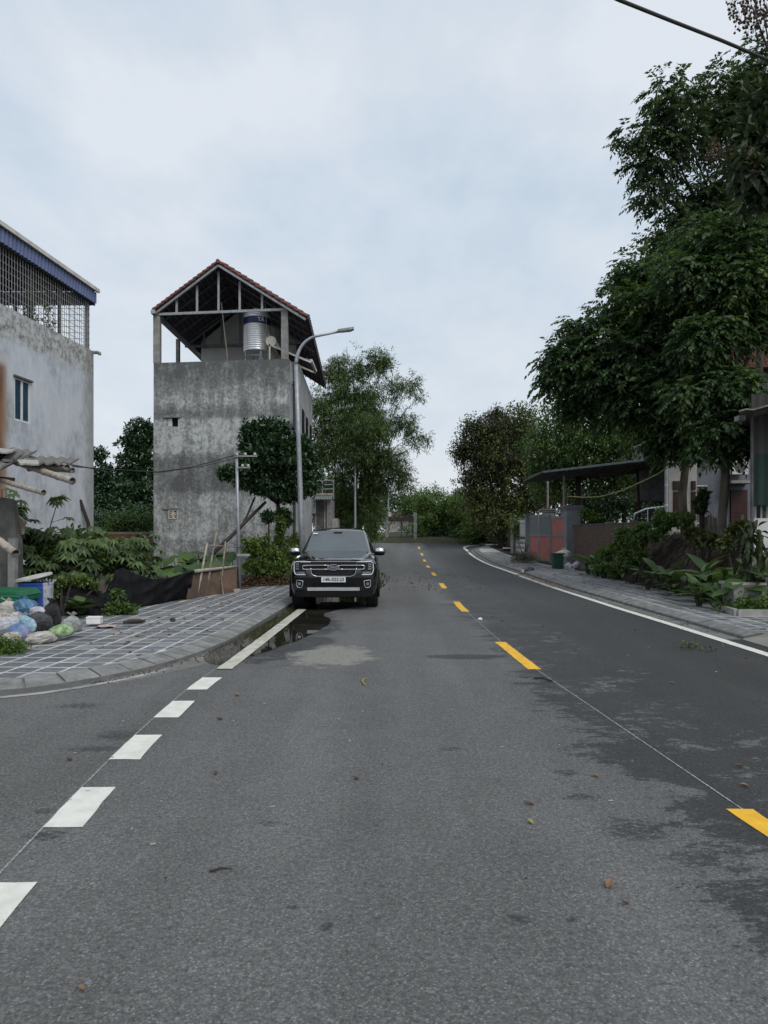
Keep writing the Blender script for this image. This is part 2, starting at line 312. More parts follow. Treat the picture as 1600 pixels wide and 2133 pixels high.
plain('net_black', (0.014, 0.014, 0.016), (0.006, 0.006, 0.007), 5, 0.9, spec=0.15, bscale=120, bumps=0.4)
plain('rust_board', (0.17, 0.105, 0.075), (0.085, 0.06, 0.048), 2.4, 0.85, bscale=30, bumps=0.3)
plain('brick_red', (0.20, 0.085, 0.06), (0.10, 0.05, 0.04), 3, 0.9, bscale=30, bumps=0.5)
for i, (c1, c2) in enumerate((((0.198, 0.126, 0.094), (0.096, 0.066, 0.054)), ((0.162, 0.126, 0.106), (0.072, 0.060, 0.053)), ((0.228, 0.144, 0.102), (0.120, 0.078, 0.060)))):
    plain('brick_brown_%d' % i, c1, c2, 6, 0.9, bscale=30, bumps=0.5)
plain('brick_mortar', (0.22, 0.205, 0.185), (0.10, 0.095, 0.085), 5, 0.95, bscale=40)
plain('gate_grey', (0.235, 0.245, 0.255), (0.165, 0.17, 0.18), 4, 0.6, bumps=0.1)
plain('gate_panel_grey', (0.17, 0.19, 0.20), (0.12, 0.135, 0.14), 4, 0.5, bumps=0.05)
plain('gate_panel_red', (0.52, 0.18, 0.145), (0.40, 0.125, 0.10), 2.5, 0.6, bumps=0.05)
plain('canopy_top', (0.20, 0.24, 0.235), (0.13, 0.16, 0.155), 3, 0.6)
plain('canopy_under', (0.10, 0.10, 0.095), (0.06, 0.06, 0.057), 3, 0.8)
plain('shutter_maroon', (0.035, 0.011, 0.010), (0.018, 0.007, 0.006), 5, 0.6)
plain('door_red', (0.045, 0.007, 0.007), (0.022, 0.004, 0.004), 3, 0.55)
plain('curtain_green', (0.018, 0.042, 0.036), (0.010, 0.026, 0.022), 3, 0.9, stretch=(4, 4, 0.3), bscale=60)
plain('curtain_brown', (0.055, 0.053, 0.050), (0.032, 0.031, 0.029), 3, 0.9, stretch=(4, 4, 0.3), bscale=60)
plain('bark', (0.17, 0.15, 0.12), (0.06, 0.052, 0.042), 5, 0.95, bscale=14, bumps=1.0, stretch=(1, 1, 0.35))
plain('bark_dark', (0.075, 0.065, 0.052), (0.03, 0.026, 0.021), 5, 0.95, bscale=14, bumps=1.0, stretch=(1, 1, 0.35))
plain('bamboo_green', (0.10, 0.12, 0.05), (0.06, 0.075, 0.03), 5, 0.6)
plain('stem_green', (0.08, 0.10, 0.04), (0.05, 0.055, 0.025), 6, 0.7)
plain('cable_black', (0.035, 0.033, 0.03), (0.02, 0.02, 0.02), 6, 0.6)
plain('hose_yellow', (0.36, 0.31, 0.12), (0.25, 0.21, 0.08), 6, 0.6)
plain('porcelain', (0.62, 0.63, 0.63), (0.5, 0.5, 0.5), 6, 0.3)
leafmat('leaf_pinnate', (0.029, 0.055, 0.026), (0.073, 0.125, 0.049), (0.195, 0.260, 0.065), trans=0.36)
leafmat('leaf_pinnate_dark', (0.030, 0.050, 0.030), (0.068, 0.108, 0.051), (0.135, 0.182, 0.068), trans=0.3)
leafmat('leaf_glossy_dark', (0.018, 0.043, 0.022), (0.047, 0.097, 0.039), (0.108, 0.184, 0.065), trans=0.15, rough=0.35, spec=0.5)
leafmat('leaf_bamboo', (0.046, 0.081, 0.028), (0.115, 0.178, 0.063), (0.241, 0.287, 0.103), trans=0.3)
leafmat('leaf_mid', (0.044, 0.082, 0.029), (0.109, 0.178, 0.058), (0.200, 0.273, 0.091), trans=0.3)
leafmat('leaf_olive', (0.045, 0.061, 0.024), (0.117, 0.141, 0.051), (0.236, 0.236, 0.090), trans=0.25)
leafmat('leaf_dead', (0.022, 0.022, 0.014), (0.052, 0.050, 0.030), (0.085, 0.085, 0.04), trans=0.15)
leafmat('leaf_vine', (0.066, 0.112, 0.029), (0.158, 0.224, 0.059), (0.290, 0.300, 0.119), trans=0.3)
leafmat('leaf_bright', (0.05, 0.10, 0.02), (0.12, 0.20, 0.045), (0.2, 0.28, 0.07), trans=0.3)
leafmat('leaf_hedge', (0.051, 0.100, 0.029), (0.136, 0.209, 0.064), (0.236, 0.300, 0.090), trans=0.3)
leafmat('leaf_longan', (0.031, 0.048, 0.029), (0.078, 0.111, 0.062), None, trans=0.15)
leafmat('fruit_brown', (0.05, 0.03, 0.02), (0.11, 0.07, 0.045), None, trans=0.0, rough=0.8)
leafmat('litter_brown', (0.04, 0.028, 0.018), (0.12, 0.08, 0.045), (0.25, 0.17, 0.09), trans=0.1, rough=0.8)
def bigleaf(name, c1, c2, gloss=0.45):
    b = NB(name); oi = b.n('ShaderNodeObjectInfo')
    f = b.math('ADD', b.math('MULTIPLY', oi.outputs['Random'], 0.7), b.math('MULTIPLY', b.noise(7, 4), 0.4))
    col = b.ramp(f, [(0.2, c1), (0.9, c2)])
    p = b.principled(col, gloss, 0, 0.4, b.bump(b.noise(25, 3), 0.2, 0.01))
    t = b.n('ShaderNodeBsdfTranslucent'); b.l(b.mix(1.0, col, (1.25, 1.3, 0.55), 'MULTIPLY'), t.inputs['Color'])
    m = b.n('ShaderNodeMixShader'); m.inputs[0].default_value = 0.25
    b.l(p.outputs[0], m.inputs[1]); b.l(t.outputs[0], m.inputs[2]); b.done(m)
bigleaf('leaf_cassava', (0.045, 0.080, 0.032), (0.125, 0.185, 0.065))
bigleaf('leaf_taro', (0.035, 0.075, 0.022), (0.09, 0.155, 0.042))
bigleaf('leaf_ginger', (0.045, 0.085, 0.035), (0.14, 0.21, 0.07))
bigleaf('leaf_lobed', (0.05, 0.095, 0.03), (0.10, 0.16, 0.05))
bigleaf('leaf_pot', (0.03, 0.042, 0.018), (0.06, 0.085, 0.03))

# car and plastics
b = NB('car_paint'); b.done(b.principled(b.ramp(b.noise(2, 3), [(0.3, (0.006, 0.006, 0.007)), (0.7, (0.009, 0.009, 0.011))]), 0.22, 0.0, 0.5, None, 1.0))
plain('car_trim', (0.007, 0.007, 0.0075), (0.005, 0.005, 0.005), 20, 0.5, spec=0.18, bumps=0.05)
plain('car_grille', (0.005, 0.005, 0.006), None, 20, 0.5, spec=0.15, bumps=0)
plain('car_chrome', (0.68, 0.69, 0.70), (0.60, 0.61, 0.62), 6, 0.16, 1.0, bumps=0)
plain('car_satin', (0.50, 0.51, 0.52), (0.42, 0.43, 0.44), 6, 0.35, 0.6, bumps=0)
b = NB('car_glass'); b.done(b.principled(b.ramp(b.noise(2, 2), [(0.3, (0.055, 0.066, 0.070)), (0.7, (0.075, 0.088, 0.092))]), 0.02, 0, 0.5, None, 0, **{'IOR': 2.1}))
plain('lamp_dark', (0.03, 0.032, 0.035), None, 10, 0.1, 0.2, bumps=0)
plain('lamp_light', (0.75, 0.77, 0.80), (0.65, 0.67, 0.7), 10, 0.3, 0.0, bumps=0)
plain('lamp_chrome', (0.45, 0.47, 0.5), None, 10, 0.15, 0.9, bumps=0)
plain('plate_white', (0.66, 0.67, 0.68), (0.60, 0.61, 0.62), 5, 0.4, bumps=0)
plain('plate_ink', (0.012, 0.016, 0.04), None, 5, 0.5, bumps=0)
plain('badge_blue', (0.05, 0.07, 0.13), None, 5, 0.25, 0.3, bumps=0)
plain('tyre', (0.018, 0.018, 0.018), (0.011, 0.011, 0.011), 20, 0.85)
plain('rim', (0.22, 0.22, 0.23), (0.15, 0.15, 0.16), 6, 0.35, 0.8, bumps=0)
plain('tail_red', (0.25, 0.01, 0.01), None, 6, 0.2, bumps=0)
plain('bin_green', (0.012, 0.14, 0.062), (0.008, 0.095, 0.042), 3, 0.45, bumps=0.05)
plain('bin_dark_green', (0.012, 0.062, 0.038), (0.009, 0.043, 0.027), 3, 0.5, bumps=0.05)
b = NB('barrel_blue'); sx = b.n('ShaderNodeSeparateXYZ'); b.l(b.tc.outputs['Object'], sx.inputs[0])
wx = b.math('MULTIPLY', b.rng(sx.outputs['X'], 0.20, 0.225), b.rng(b.noise(14, 6, 0.8, stretch=(1, 1, 0.3)), 0.40, 0.50))
c = b.mix(wx, b.ramp(b.noise(3, 4), [(0.3, (0.012, 0.040, 0.21)), (0.7, (0.02, 0.06, 0.28))]), (0.42, 0.43, 0.45))
b.done(b.principled(c, 0.45, 0, 0.4))
plain('lid_cream', (0.52, 0.51, 0.48), (0.36, 0.35, 0.33), 6, 0.55)
plain('styrofoam', (0.78, 0.78, 0.77), (0.68, 0.68, 0.67), 12, 0.8)
plain('carton', (0.50, 0.46, 0.42), (0.36, 0.14, 0.12), 9, 0.85)
plain('stone_maroon', (0.14, 0.085, 0.08), (0.07, 0.045, 0.043), 7, 0.9, bumps=0.5)
plain('stone_grey', (0.24, 0.235, 0.22), (0.12, 0.117, 0.11), 7, 0.9, bumps=0.5)
plain('soil_crust', (0.10, 0.07, 0.05), (0.016, 0.012, 0.010), 9, 0.95, bscale=30, bumps=1.0)
plain('lamp_head', (0.30, 0.31, 0.32), (0.22, 0.23, 0.24), 6, 0.45, 0.4)
plain('yellow_peel', (0.42, 0.30, 0.10), (0.33, 0.22, 0.07), 6, 0.7)
plain('leaf_tan', (0.27, 0.17, 0.105), (0.15, 0.085, 0.05), 20, 0.8)
plain('leaf_brown', (0.13, 0.075, 0.045), (0.07, 0.04, 0.025), 20, 0.8)
plain('leaf_greenyellow', (0.36, 0.34, 0.08), (0.25, 0.23, 0.06), 20, 0.8)

def bagmat(name, c1, c2, c3, scale=7):
    b = NB(name)
    f = b.noise(scale, 5, 0.65, dist=0.6)
    col = b.ramp(f, [(0.36, c2), (0.52, c1), (0.68, c3)])
    wr = b.noise(11, 5, 0.7, stretch=(1, 1, 1.8), dist=2.0); rid = b.math('ABSOLUTE', b.math('SUBTRACT', wr, 0.5)); wr2 = b.noise(30, 3, 0.6, dist=1.5); rid2 = b.math('ABSOLUTE', b.math('SUBTRACT', wr2, 0.5))
    h = b.math('SUBTRACT', 1.0, b.math('ADD', b.math('MULTIPLY', rid, 2.2), b.math('MULTIPLY', rid2, 0.7)))
    b.done(b.principled(col, 0.26, 0, 0.6, b.bump(h, 0.8, 0.04)))
bagmat('bag_white', (0.676, 0.650, 0.598), (0.442, 0.403, 0.351), (0.800, 0.800, 0.800))
bagmat('bag_blue', (0.130, 0.286, 0.468), (0.065, 0.130, 0.234), (0.338, 0.546, 0.728))
bagmat('bag_lightblue', (0.390, 0.598, 0.754), (0.169, 0.260, 0.364), (0.754, 0.800, 0.800))
bagmat('bag_lavender', (0.650, 0.650, 0.702), (0.429, 0.416, 0.468), (0.800, 0.800, 0.800), 12)
bagmat('bag_black', (0.014, 0.014, 0.015), (0.009, 0.009, 0.009), (0.03, 0.03, 0.031))
bagmat('bag_dark', (0.091, 0.094, 0.101), (0.039, 0.040, 0.044), (0.221, 0.221, 0.227))
bagmat('bag_green', (0.416, 0.611, 0.299), (0.169, 0.312, 0.117), (0.728, 0.800, 0.624))
bagmat('bag_mixed', (0.598, 0.559, 0.481), (0.286, 0.221, 0.182), (0.780, 0.715, 0.572), 11)
bagmat('bag_bluepink', (0.208, 0.338, 0.572), (0.117, 0.195, 0.364), (0.650, 0.286, 0.364), 5)
bagmat('bag_grey', (0.390, 0.403, 0.390), (0.208, 0.215, 0.202), (0.585, 0.598, 0.572), 10)
bagmat('bag_print', (0.650, 0.637, 0.650), (0.221, 0.182, 0.182), (0.800, 0.754, 0.650), 9)
bagmat('bag_lilac', (0.676, 0.624, 0.715), (0.468, 0.429, 0.494), (0.800, 0.800, 0.800), 8)

# ------------------------------------------------------------------ mesh helpers
def base_of(o):
    v = Vector((0, 0, 0))
    while o is not None: v = v + o.location; o = o.parent
    return v
def tag(o, label=None, cat=None, group=None, kind=None):
    if label: o['label'] = label
    if cat: o['category'] = cat
    if group: o['group'] = group
    if kind: o['kind'] = kind
    return o
def empty(name, loc, label=None, cat=None, group=None, kind=None, rz=0.0):
    o = bpy.data.objects.new(name, None); COL.objects.link(o); o.location = loc; o.rotation_euler = (0, 0, rz); o.empty_display_size = 0.2
    return tag(o, label, cat, group, kind)
def link(name, me, parent=None, loc=(0, 0, 0), rot=(0, 0, 0), scale=(1, 1, 1)):
    o = bpy.data.objects.new(name, me); COL.objects.link(o); o.parent = parent; o.location = loc; o.rotation_euler = rot; o.scale = scale
    return o
def frame(d):
    d = d.normalized(); up = Vector((0, 0, 1)) if abs(d.z) < 0.95 else Vector((0, 1, 0))
    s = d.cross(up).normalized(); return s, s.cross(d).normalized()

class MB:
    def __init__(s): s.v = []; s.f = []; s.mi = []; s.cur = 0
    def add(s, vs, fs):
        o = len(s.v); s.v += [Vector(v) for v in vs]; s.f += [tuple(i + o for i in f) for f in fs]; s.mi += [s.cur] * len(fs); return s
    def box(s, c, size, rot=None, taper=1.0):
        x, y, z = (q / 2 for q in size); c = Vector(c)
        vs = [(-x, -y, -z), (x, -y, -z), (x, y, -z), (-x, y, -z), (-x * taper, -y * taper, z), (x * taper, -y * taper, z), (x * taper, y * taper, z), (-x * taper, y * taper, z)]
        if rot is not None:
            m = rot if isinstance(rot, Matrix) else Euler(rot).to_matrix(); vs = [m @ Vector(v) for v in vs]
        return s.add([c + Vector(v) for v in vs], [(0, 3, 2, 1), (4, 5, 6, 7), (0, 1, 5, 4), (1, 2, 6, 5), (2, 3, 7, 6), (3, 0, 4, 7)])
    def box2(s, a, b):
        a = Vector(a); b = Vector(b); return s.box((a + b) / 2, [abs(q) for q in (b - a)])
    def beam(s, a, b, w, h=None):
        a = Vector(a); b = Vector(b); h = h or w; d = b - a; sx_, up = frame(d)
        vs = []
        for p in (a, b):
            for i, j in ((-1, -1), (1, -1), (1, 1), (-1, 1)): vs.append(p + sx_ * (i * w / 2) + up * (j * h / 2))
        return s.add(vs, [(0, 1, 2, 3), (7, 6, 5, 4), (0, 4, 5, 1), (1, 5, 6, 2), (2, 6, 7, 3), (3, 7, 4, 0)])
    def tube(s, pts, rad, seg=8, cap=True):
        pts = [Vector(p) for p in pts]; n = len(pts)
        if not hasattr(rad, '__len__'): rad = [rad] * n
        vs = []; prev = None
        for i, p in enumerate(pts):
            d = (pts[min(i + 1, n - 1)] - pts[max(i - 1, 0)])
            if d.length < 1e-9: d = Vector((0, 0, 1))
            d.normalize()
            if prev is None: a, _ = frame(d)
            else:
                a = prev - d * prev.dot(d)
                if a.length < 1e-6: a, _ = frame(d)
                a.normalize()
            prev = a; c = d.cross(a)
            for k in range(seg):
                t = 2 * math.pi * k / seg; vs.append(p + (a * math.cos(t) + c * math.sin(t)) * rad[i])
        fs = [(i * seg + k, i * seg + (k + 1) % seg, (i + 1) * seg + (k + 1) % seg, (i + 1) * seg + k) for i in range(n - 1) for k in range(seg)]
        if cap: fs += [tuple(range(seg - 1, -1, -1)), tuple((n - 1) * seg + k for k in range(seg))]
        return s.add(vs, fs)
    def lathe(s, c, prof, seg=20, cap=True):
        c = Vector(c); n = len(prof)
        vs = [c + Vector((r * math.cos(2 * math.pi * k / seg), r * math.sin(2 * math.pi * k / seg), z)) for r, z in prof for k in range(seg)]
        fs = [(i * seg + k, i * seg + (k + 1) % seg, (i + 1) * seg + (k + 1) % seg, (i + 1) * seg + k) for i in range(n - 1) for k in range(seg)]
        if cap: fs += [tuple(range(seg - 1, -1, -1)), tuple((n - 1) * seg + k for k in range(seg))]
        return s.add(vs, fs)
    def grid(s, rows):
        m = len(rows[0]); vs = [p for r in rows for p in r]
        return s.add(vs, [(i * m + j, i * m + j + 1, (i + 1) * m + j + 1, (i + 1) * m + j) for i in range(len(rows) - 1) for j in range(m - 1)])
    def slab(s, poly, z0, z1):
        n = len(poly)
        vs = [(p[0], p[1], z0) for p in poly] + [(p[0], p[1], z1) for p in poly]
        return s.add(vs, [tuple(range(n - 1, -1, -1)), tuple(range(n, 2 * n))] + [(i, (i + 1) % n, n + (i + 1) % n, n + i) for i in range(n)])
    def extrude(s, poly, off):
        n = len(poly); off = Vector(off); poly = [Vector(p) for p in poly]
        return s.add(poly + [p + off for p in poly], [tuple(range(n - 1, -1, -1)), tuple(range(n, 2 * n))] + [(i, (i + 1) % n, n + (i + 1) % n, n + i) for i in range(n)])
    def mesh(s, name, mat, shift=Vector((0, 0, 0)), smooth=False, fixn=True):
        me = bpy.data.meshes.new(name); me.from_pydata([tuple(v - shift) for v in s.v], [], s.f)
        for m in (mat if isinstance(mat, (list, tuple)) else [mat]): me.materials.append(MATS[m])
        if any(s.mi): me.polygons.foreach_set('material_index', s.mi)
        if fixn:
            bm = bmesh.new(); bm.from_mesh(me); bmesh.ops.recalc_face_normals(bm, faces=bm.faces); bm.to_mesh(me); bm.free()
        if smooth: me.polygons.foreach_set('use_smooth', [True] * len(me.polygons))
        if smooth == 'angle': me.set_sharp_from_angle(angle=math.radians(38))
        me.update(); return me
    def build(s, name, mat, parent=None, smooth=False, fixn=True, local=False):
        """verts are in world space unless local; a top-level mesh gets its origin at its base"""
        if parent is None:
            xs = [v.x for v in s.v]; ys = [v.y for v in s.v]; zs = [v.z for v in s.v]
            sh = Vector(((min(xs) + max(xs)) / 2, (min(ys) + max(ys)) / 2, min(zs))) if not local else Vector((0, 0, 0))
            return link(name, s.mesh(name, mat, sh, smooth, fixn), None, sh)
        sh = Vector((0, 0, 0)) if local else base_of(parent)
        return link(name, s.mesh(name, mat, sh, smooth, fixn), parent)
    def world(s, name, mat, smooth=False, fixn=True):      # origin kept at world zero (surfaces whose material reads position)
        return link(name, s.mesh(name, mat, Vector((0, 0, 0)), smooth, fixn))

def text_mesh(name, body, mat, size, depth, parent, loc, rot, shear=0.0, bold=0.0, width=None):
    cu = bpy.data.curves.new(name, 'FONT'); cu.body = body; cu.size = size; cu.extrude = depth; cu.align_x = 'CENTER'; cu.align_y = 'CENTER'; cu.shear = shear; cu.offset = bold
    tmp = bpy.data.objects.new(name, cu); COL.objects.link(tmp)
    dg = bpy.context.evaluated_depsgraph_get(); dg.update(); me = bpy.data.meshes.new_from_object(tmp.evaluated_get(dg))
    bpy.data.objects.remove(tmp); me.materials.clear(); me.materials.append(MATS[mat])
    sx_ = 1.0
    if width:
        xs = [v.co.x for v in me.vertices]; sx_ = width / (max(xs) - min(xs))
    return link(name, me, parent, loc, rot, (sx_, 1, 1))

# ------------------------------------------------------------------ foliage
def nrm(a): return a / np.maximum(np.linalg.norm(a, axis=-1, keepdims=True), 1e-9)
def leaf_object(name, P, D, S, ln, wd_, mat, parent=None, bend=0.25, kind=None):
    """each leaf: a folded diamond of two triangles. P base, D direction, S sideways, ln length, wd_ width"""
    n = len(P); N = nrm(np.cross(D, S)); ln = ln[:, None]; wd_ = wd_[:, None]
    up = np.where(N[:, 2:3] < 0, -N, N)
    mid = P + D * ln * 0.42
    tip = P + D * ln - up * ln * bend
    V = np.stack([P, mid + S * wd_ / 2 - up * wd_ * 0.12, tip, mid - S * wd_ / 2 - up * wd_ * 0.12], 1).reshape(-1, 3)
    if parent is not None: V = V - np.array(base_of(parent))
    idx = np.arange(n)[:, None] * 4
    T = np.concatenate([idx + np.array([[0, 1, 2]]), idx + np.array([[0, 2, 3]])], 1).reshape(-1)
    me = bpy.data.meshes.new(name); nf = n * 2
    me.vertices.add(n * 4); me.vertices.foreach_set('co', V.astype(np.float32).ravel())
    me.loops.add(nf * 3); me.loops.foreach_set('vertex_index', T.astype(np.int32))
    me.polygons.add(nf); me.polygons.foreach_set('loop_start', np.arange(nf, dtype=np.int32) * 3)
    me.materials.append(MATS[mat]); me.update(); me.validate()
    o = link(name, me, parent)
    if kind: o['kind'] = kind
    return o
def lobe_points(lobes, n, shell=0.5, rough=0.3):
    """n points spread through a list of ellipsoids (cx,cy,cz,rx,ry,rz), biased to their shells"""
    L_ = np.array(lobes, float); wgt = (L_[:, 3] * L_[:, 4] * L_[:, 5]) ** (2 / 3); wgt /= wgt.sum()
    k = NR.choice(len(L_), n, p=wgt); u = nrm(NR.normal(size=(n, 3)))
    ph = NR.uniform(0, 6.28, (len(L_), 3))[k]
    wob = 1 + rough * (np.sin(4.1 * u[:, 0] + ph[:, 0]) * np.sin(3.7 * u[:, 1] + ph[:, 1]) + 0.6 * np.sin(7.3 * u[:, 2] + ph[:, 2]) * np.cos(6.1 * u[:, 0] + ph[:, 1]))
    r = (shell + (1 - shell) * NR.random(n) ** 0.7) * wob
    return L_[k, :3] + u * L_[k, 3:6] * r[:, None], u
def foliage(name, lobes, n, style, mat, parent, size=1.0, shell=0.5, rough=0.3, kind='stuff'):
    P0, u = lobe_points(lobes, n, shell, rough)
    down = np.array([0, 0, -1.0]); rnd = nrm(NR.normal(size=(n, 3)))
    if style == 'pinnate':
        k = 11; A = nrm(u * np.array([1, 1, 0.45]) * 0.9 + rnd * 0.55 + down * 0.25); Lr = size * NR.uniform(0.34, 0.52, n)
        side = nrm(np.cross(A, np.array([0, 0, 1.0])) + 1e-4)
        t = np.linspace(0.18, 1.0, k)[None, :, None]; sg = np.where(np.arange(k) % 2 == 0, 1.0, -1.0)[None, :, None]
        pos = P0[:, None] + A[:, None] * t * Lr[:, None, None] + down * (t ** 2) * Lr[:, None, None] * 0.28
        D = A[:, None] * 0.55 + side[:, None] * sg * 0.85 + down * 0.28 + NR.normal(size=(n, k, 3)) * 0.16
        D[:, -1] = A + down * 0.7
        ln = size * NR.uniform(0.115, 0.17, (n, k)) * NR.uniform(.7, 1.25, (n, 1)); wd_ = ln * 0.50
    elif style == 'cluster':
        k = 7; A = nrm(u * 0.9 + rnd * 0.6 + np.array([0, 0, 0.2])); pos = P0[:, None] + NR.normal(size=(n, k, 3)) * 0.045 * size
        D = A[:, None] * 0.6 + NR.normal(size=(n, k, 3)) * 0.62; ln = size * NR.uniform(0.11, 0.19, (n, k)); wd_ = ln * 0.50
    elif style == 'bamboo':
        k = 9; A = nrm(u * 0.8 + rnd * 0.7 + down * 0.12); t = np.linspace(0.1, 1, k)[None, :, None]
        pos = P0[:, None] + A[:, None] * t * 0.42 * size + down * t ** 2 * 0.10 * size + NR.normal(size=(n, k, 3)) * .05 * size
        D = A[:, None] * 0.6 + down * 0.28 + NR.normal(size=(n, k, 3)) * 0.5; ln = size * NR.uniform(0.16, 0.28, (n, k)); wd_ = ln * 0.19
    elif style == 'fine':
        k = 12; A = nrm(u * 0.8 + rnd * 0.7); pos = P0[:, None] + A[:, None] * NR.uniform(0, 0.35, (n, k, 1)) * size + NR.normal(size=(n, k, 3)) * 0.07 * size
        D = A[:, None] * 0.5 + NR.normal(size=(n, k, 3)) * 0.6 + down * 0.15; ln = size * NR.uniform(0.08, 0.14, (n, k)); wd_ = ln * 0.45
    elif style == 'hang':
        k = 16; pos = P0[:, None] + down * np.linspace(0, 1, k)[None, :, None] * NR.uniform(0.3, 1.3, (n, 1, 1)) * size + NR.normal(size=(n, k, 3)) * 0.05 * size
        D = down + NR.normal(size=(n, k, 3)) * 0.3; ln = size * NR.uniform(0.12, 0.22, (n, k)); wd_ = ln * 0.22
    pos = pos.reshape(-1, 3); D = nrm(D.reshape(-1, 3)); ln = ln.ravel(); wd_ = wd_.ravel()
    S = nrm(np.cross(D, nrm(NR.normal(size=D.shape) * 0.45 + np.array([0, 0, 1.0]))))
    return leaf_object(name, pos, D, S, ln, wd_, mat, parent, 0.22, kind)
def clumps(lobes, k, frac, far=.68):
    out = []
    for cx_, cy_, cz_, rx, ry, rz in lobes:
        for _ in range(k):
            u = nrm(NR.normal(size=3)); q = far * NR.random() ** .4; f = frac * NR.uniform(.65, 1.3)
            out.append((cx_ + u[0] * rx * q, cy_ + u[1] * ry * q, cz_ + u[2] * rz * q, rx * f, ry * f, rz * f * .8))
    return out
def LB(px, py, rpx, d, ry=None, rz=None):
    """an ellipsoid seen at pixel (px,py) with radius rpx at distance d"""
    p = W(px, py, d); r = rpx * d / F
    return (p.x, p.y, p.z, r, ry if ry else r * 0.9, (rz * d / F) if rz else r * 0.85)
def limbs(root, start, lobes, r0, mat, every=1, names='limb'):
    for i, lb in enumerate(lobes):
        if i % every: continue
        c = Vector(lb[:3]); st = Vector(start); mid = st.lerp(c, 0.5) + Vector((R.uniform(-.2, .2), R.uniform(-.2, .2), R.uniform(0.0, .4)))
        m = MB(); m.tube([st, st.lerp(mid, 0.5), mid, mid.lerp(c, 0.6), c], [r0, r0 * 0.8, r0 * 0.6, r0 * 0.4, r0 * 0.15], 6); m.build(names, mat, root, True)
def trunk(root, pts, rad, mat, name='trunk', seg=10):
    pp = []; rr = []
    for (a, b), (ra, rb) in zip(zip(pts, pts[1:]), zip(rad, rad[1:])):
        for k in range(4):
            t = k / 4; pp.append(Vector(a).lerp(Vector(b), t) + Vector((R.uniform(-1, 1), R.uniform(-1, 1), 0)) * ra * 0.12); rr.append((ra + (rb - ra) * t) * R.uniform(0.93, 1.08))
    pp.append(Vector(pts[-1])); rr.append(rad[-1])
    m = MB(); m.tube(pp, rr, seg); return m.build(name, mat, root, True)
# ------------------------------------------------------------------ ground, road, kerbs, pavements
def sheet(name, mat, xs, ys, zf, parent=None, smooth=True):
    m = MB(); m.grid([[Vector((x, y, zf(x, y))) for x in xs] for y in ys]); return m.world(name, mat, smooth)
ys_far = [-60, -20, 0, 20, 34, 37, 40, 43, 46, 49, 52, 55, 58, 60, 63, 66, 80, 120, 240, 600]
tag(sheet('ground', 'ground_scrub', [-600, -200, -60, -20, 0, 20, 60, 200, 600], ys_far, lambda x, y: zg(y) - 0.07), kind='structure')
road = tag(sheet('road', 'asphalt', [i * 1.0 for i in range(-30, 31)], [i * 1.0 for i in range(-12, 58)], lambda x, y: zg(y)), kind='structure')

YEL = [(2.0, 2.30), (4.0, 2.07), (8.2, 1.775), (10.2, 1.71), (15, 1.66), (20, 1.755), (26, 1.915), (32, 2.065), (38, 2.24), (44, 2.44), (50, 2.56), (60, 2.75)]
WL = [(3.3, -1.71), (4.2, -1.79), (5.2, -1.86), (6.3, -1.905), (7.4, -1.925), (8.2, -1.885), (10, -1.83), (14.8, -1.715), (20, -1.60), (26, -1.40), (34, -1.1), (50, -0.6)]
WR = [(2, 5.07), (9.2, 5.07), (12.2, 5.05), (15, 5.0), (21, 4.98), (25.4, 5.06), (27.3, 5.17), (34, 5.30), (41, 5.5), (47.7, 5.74), (51.2, 5.85)]
def ribbon(name, line, y0, y1, w, mat, dz=0.004, step=0.12, parent=road):
    n = max(2, int((y1 - y0) / step) + 1); rows = []
    for i in range(n + 1):
        y = y0 + (y1 - y0) * i / n; x = interp(line, y); jt = lambda: R.uniform(-1, 1) * min(.004, w * .06)
        rows.append([Vector((x - w / 2 + jt(), y + jt() * (i in (0, n)), zg(y) + dz)), Vector((x, y + jt() * (i in (0, n)), zg(y) + dz)), Vector((x + w / 2 + jt(), y + jt() * (i in (0, n)), zg(y) + dz))])
    m = MB(); m.grid(rows); return link(name, m.mesh(name, mat), parent)
for y0 in [2.0] + [8.2 + 6.0 * k for k in range(8)]:
    ribbon('yellow_dash', YEL, y0, y0 + 2.05, 0.152, 'road_paint_yellow')
for y0 in [2.60, 3.80, 4.94, 6.06, 7.14]:
    ribbon('white_dash', WL, y0 - (0.3 if y0 < 3 else 0), y0 + 0.60, 0.215, 'road_paint_white')
ribbon('edge_line', WL, 8.2, 14.6, 0.185, 'road_paint_wet', 0.0095)
ribbon('edge_line', WL, 14.6, 47, 0.20, 'road_paint_white')
ribbon('edge_line', WR, 2.0, 20.6, 0.16, 'road_paint_white')
ribbon('edge_line', WR, 20.64, 26.2, 0.16, 'road_paint_muddy')
ribbon('edge_line', WR, 26.9, 46.9, 0.17, 'road_paint_white')
m = MB(); cur = [(5.80, 48.0), (5.86, 50.6), (5.98, 51.9), (6.4, 53.0), (7.3, 53.9), (8.6, 54.6), (10, 55.2)]
rows = []
for i, (x, y) in enumerate(cur):
    a = Vector(cur[max(i - 1, 0)]); c = Vector(cur[min(i + 1, len(cur) - 1)]); d = (c - a).normalized(); s_ = Vector((-d.y, d.x)) * 0.10
    rows.append([Vector((x + s_.x, y + s_.y, zg(y) + 0.004)), Vector((x - s_.x, y - s_.y, zg(y) + 0.004))])
m.grid(rows); link('edge_line', m.mesh('edge_line', 'road_paint_white'), road)
# chalk guide lines the painters snapped along the dashes
ribbon('guide_line', [(a, b - 0.108) for a, b in WL], 2.0, 8.2, 0.012, 'chalk_line', 0.003)
ribbon('guide_line', [(a, b + 0.02) for a, b in YEL], 2.0, 14.2, 0.011, 'chalk_line', 0.003)

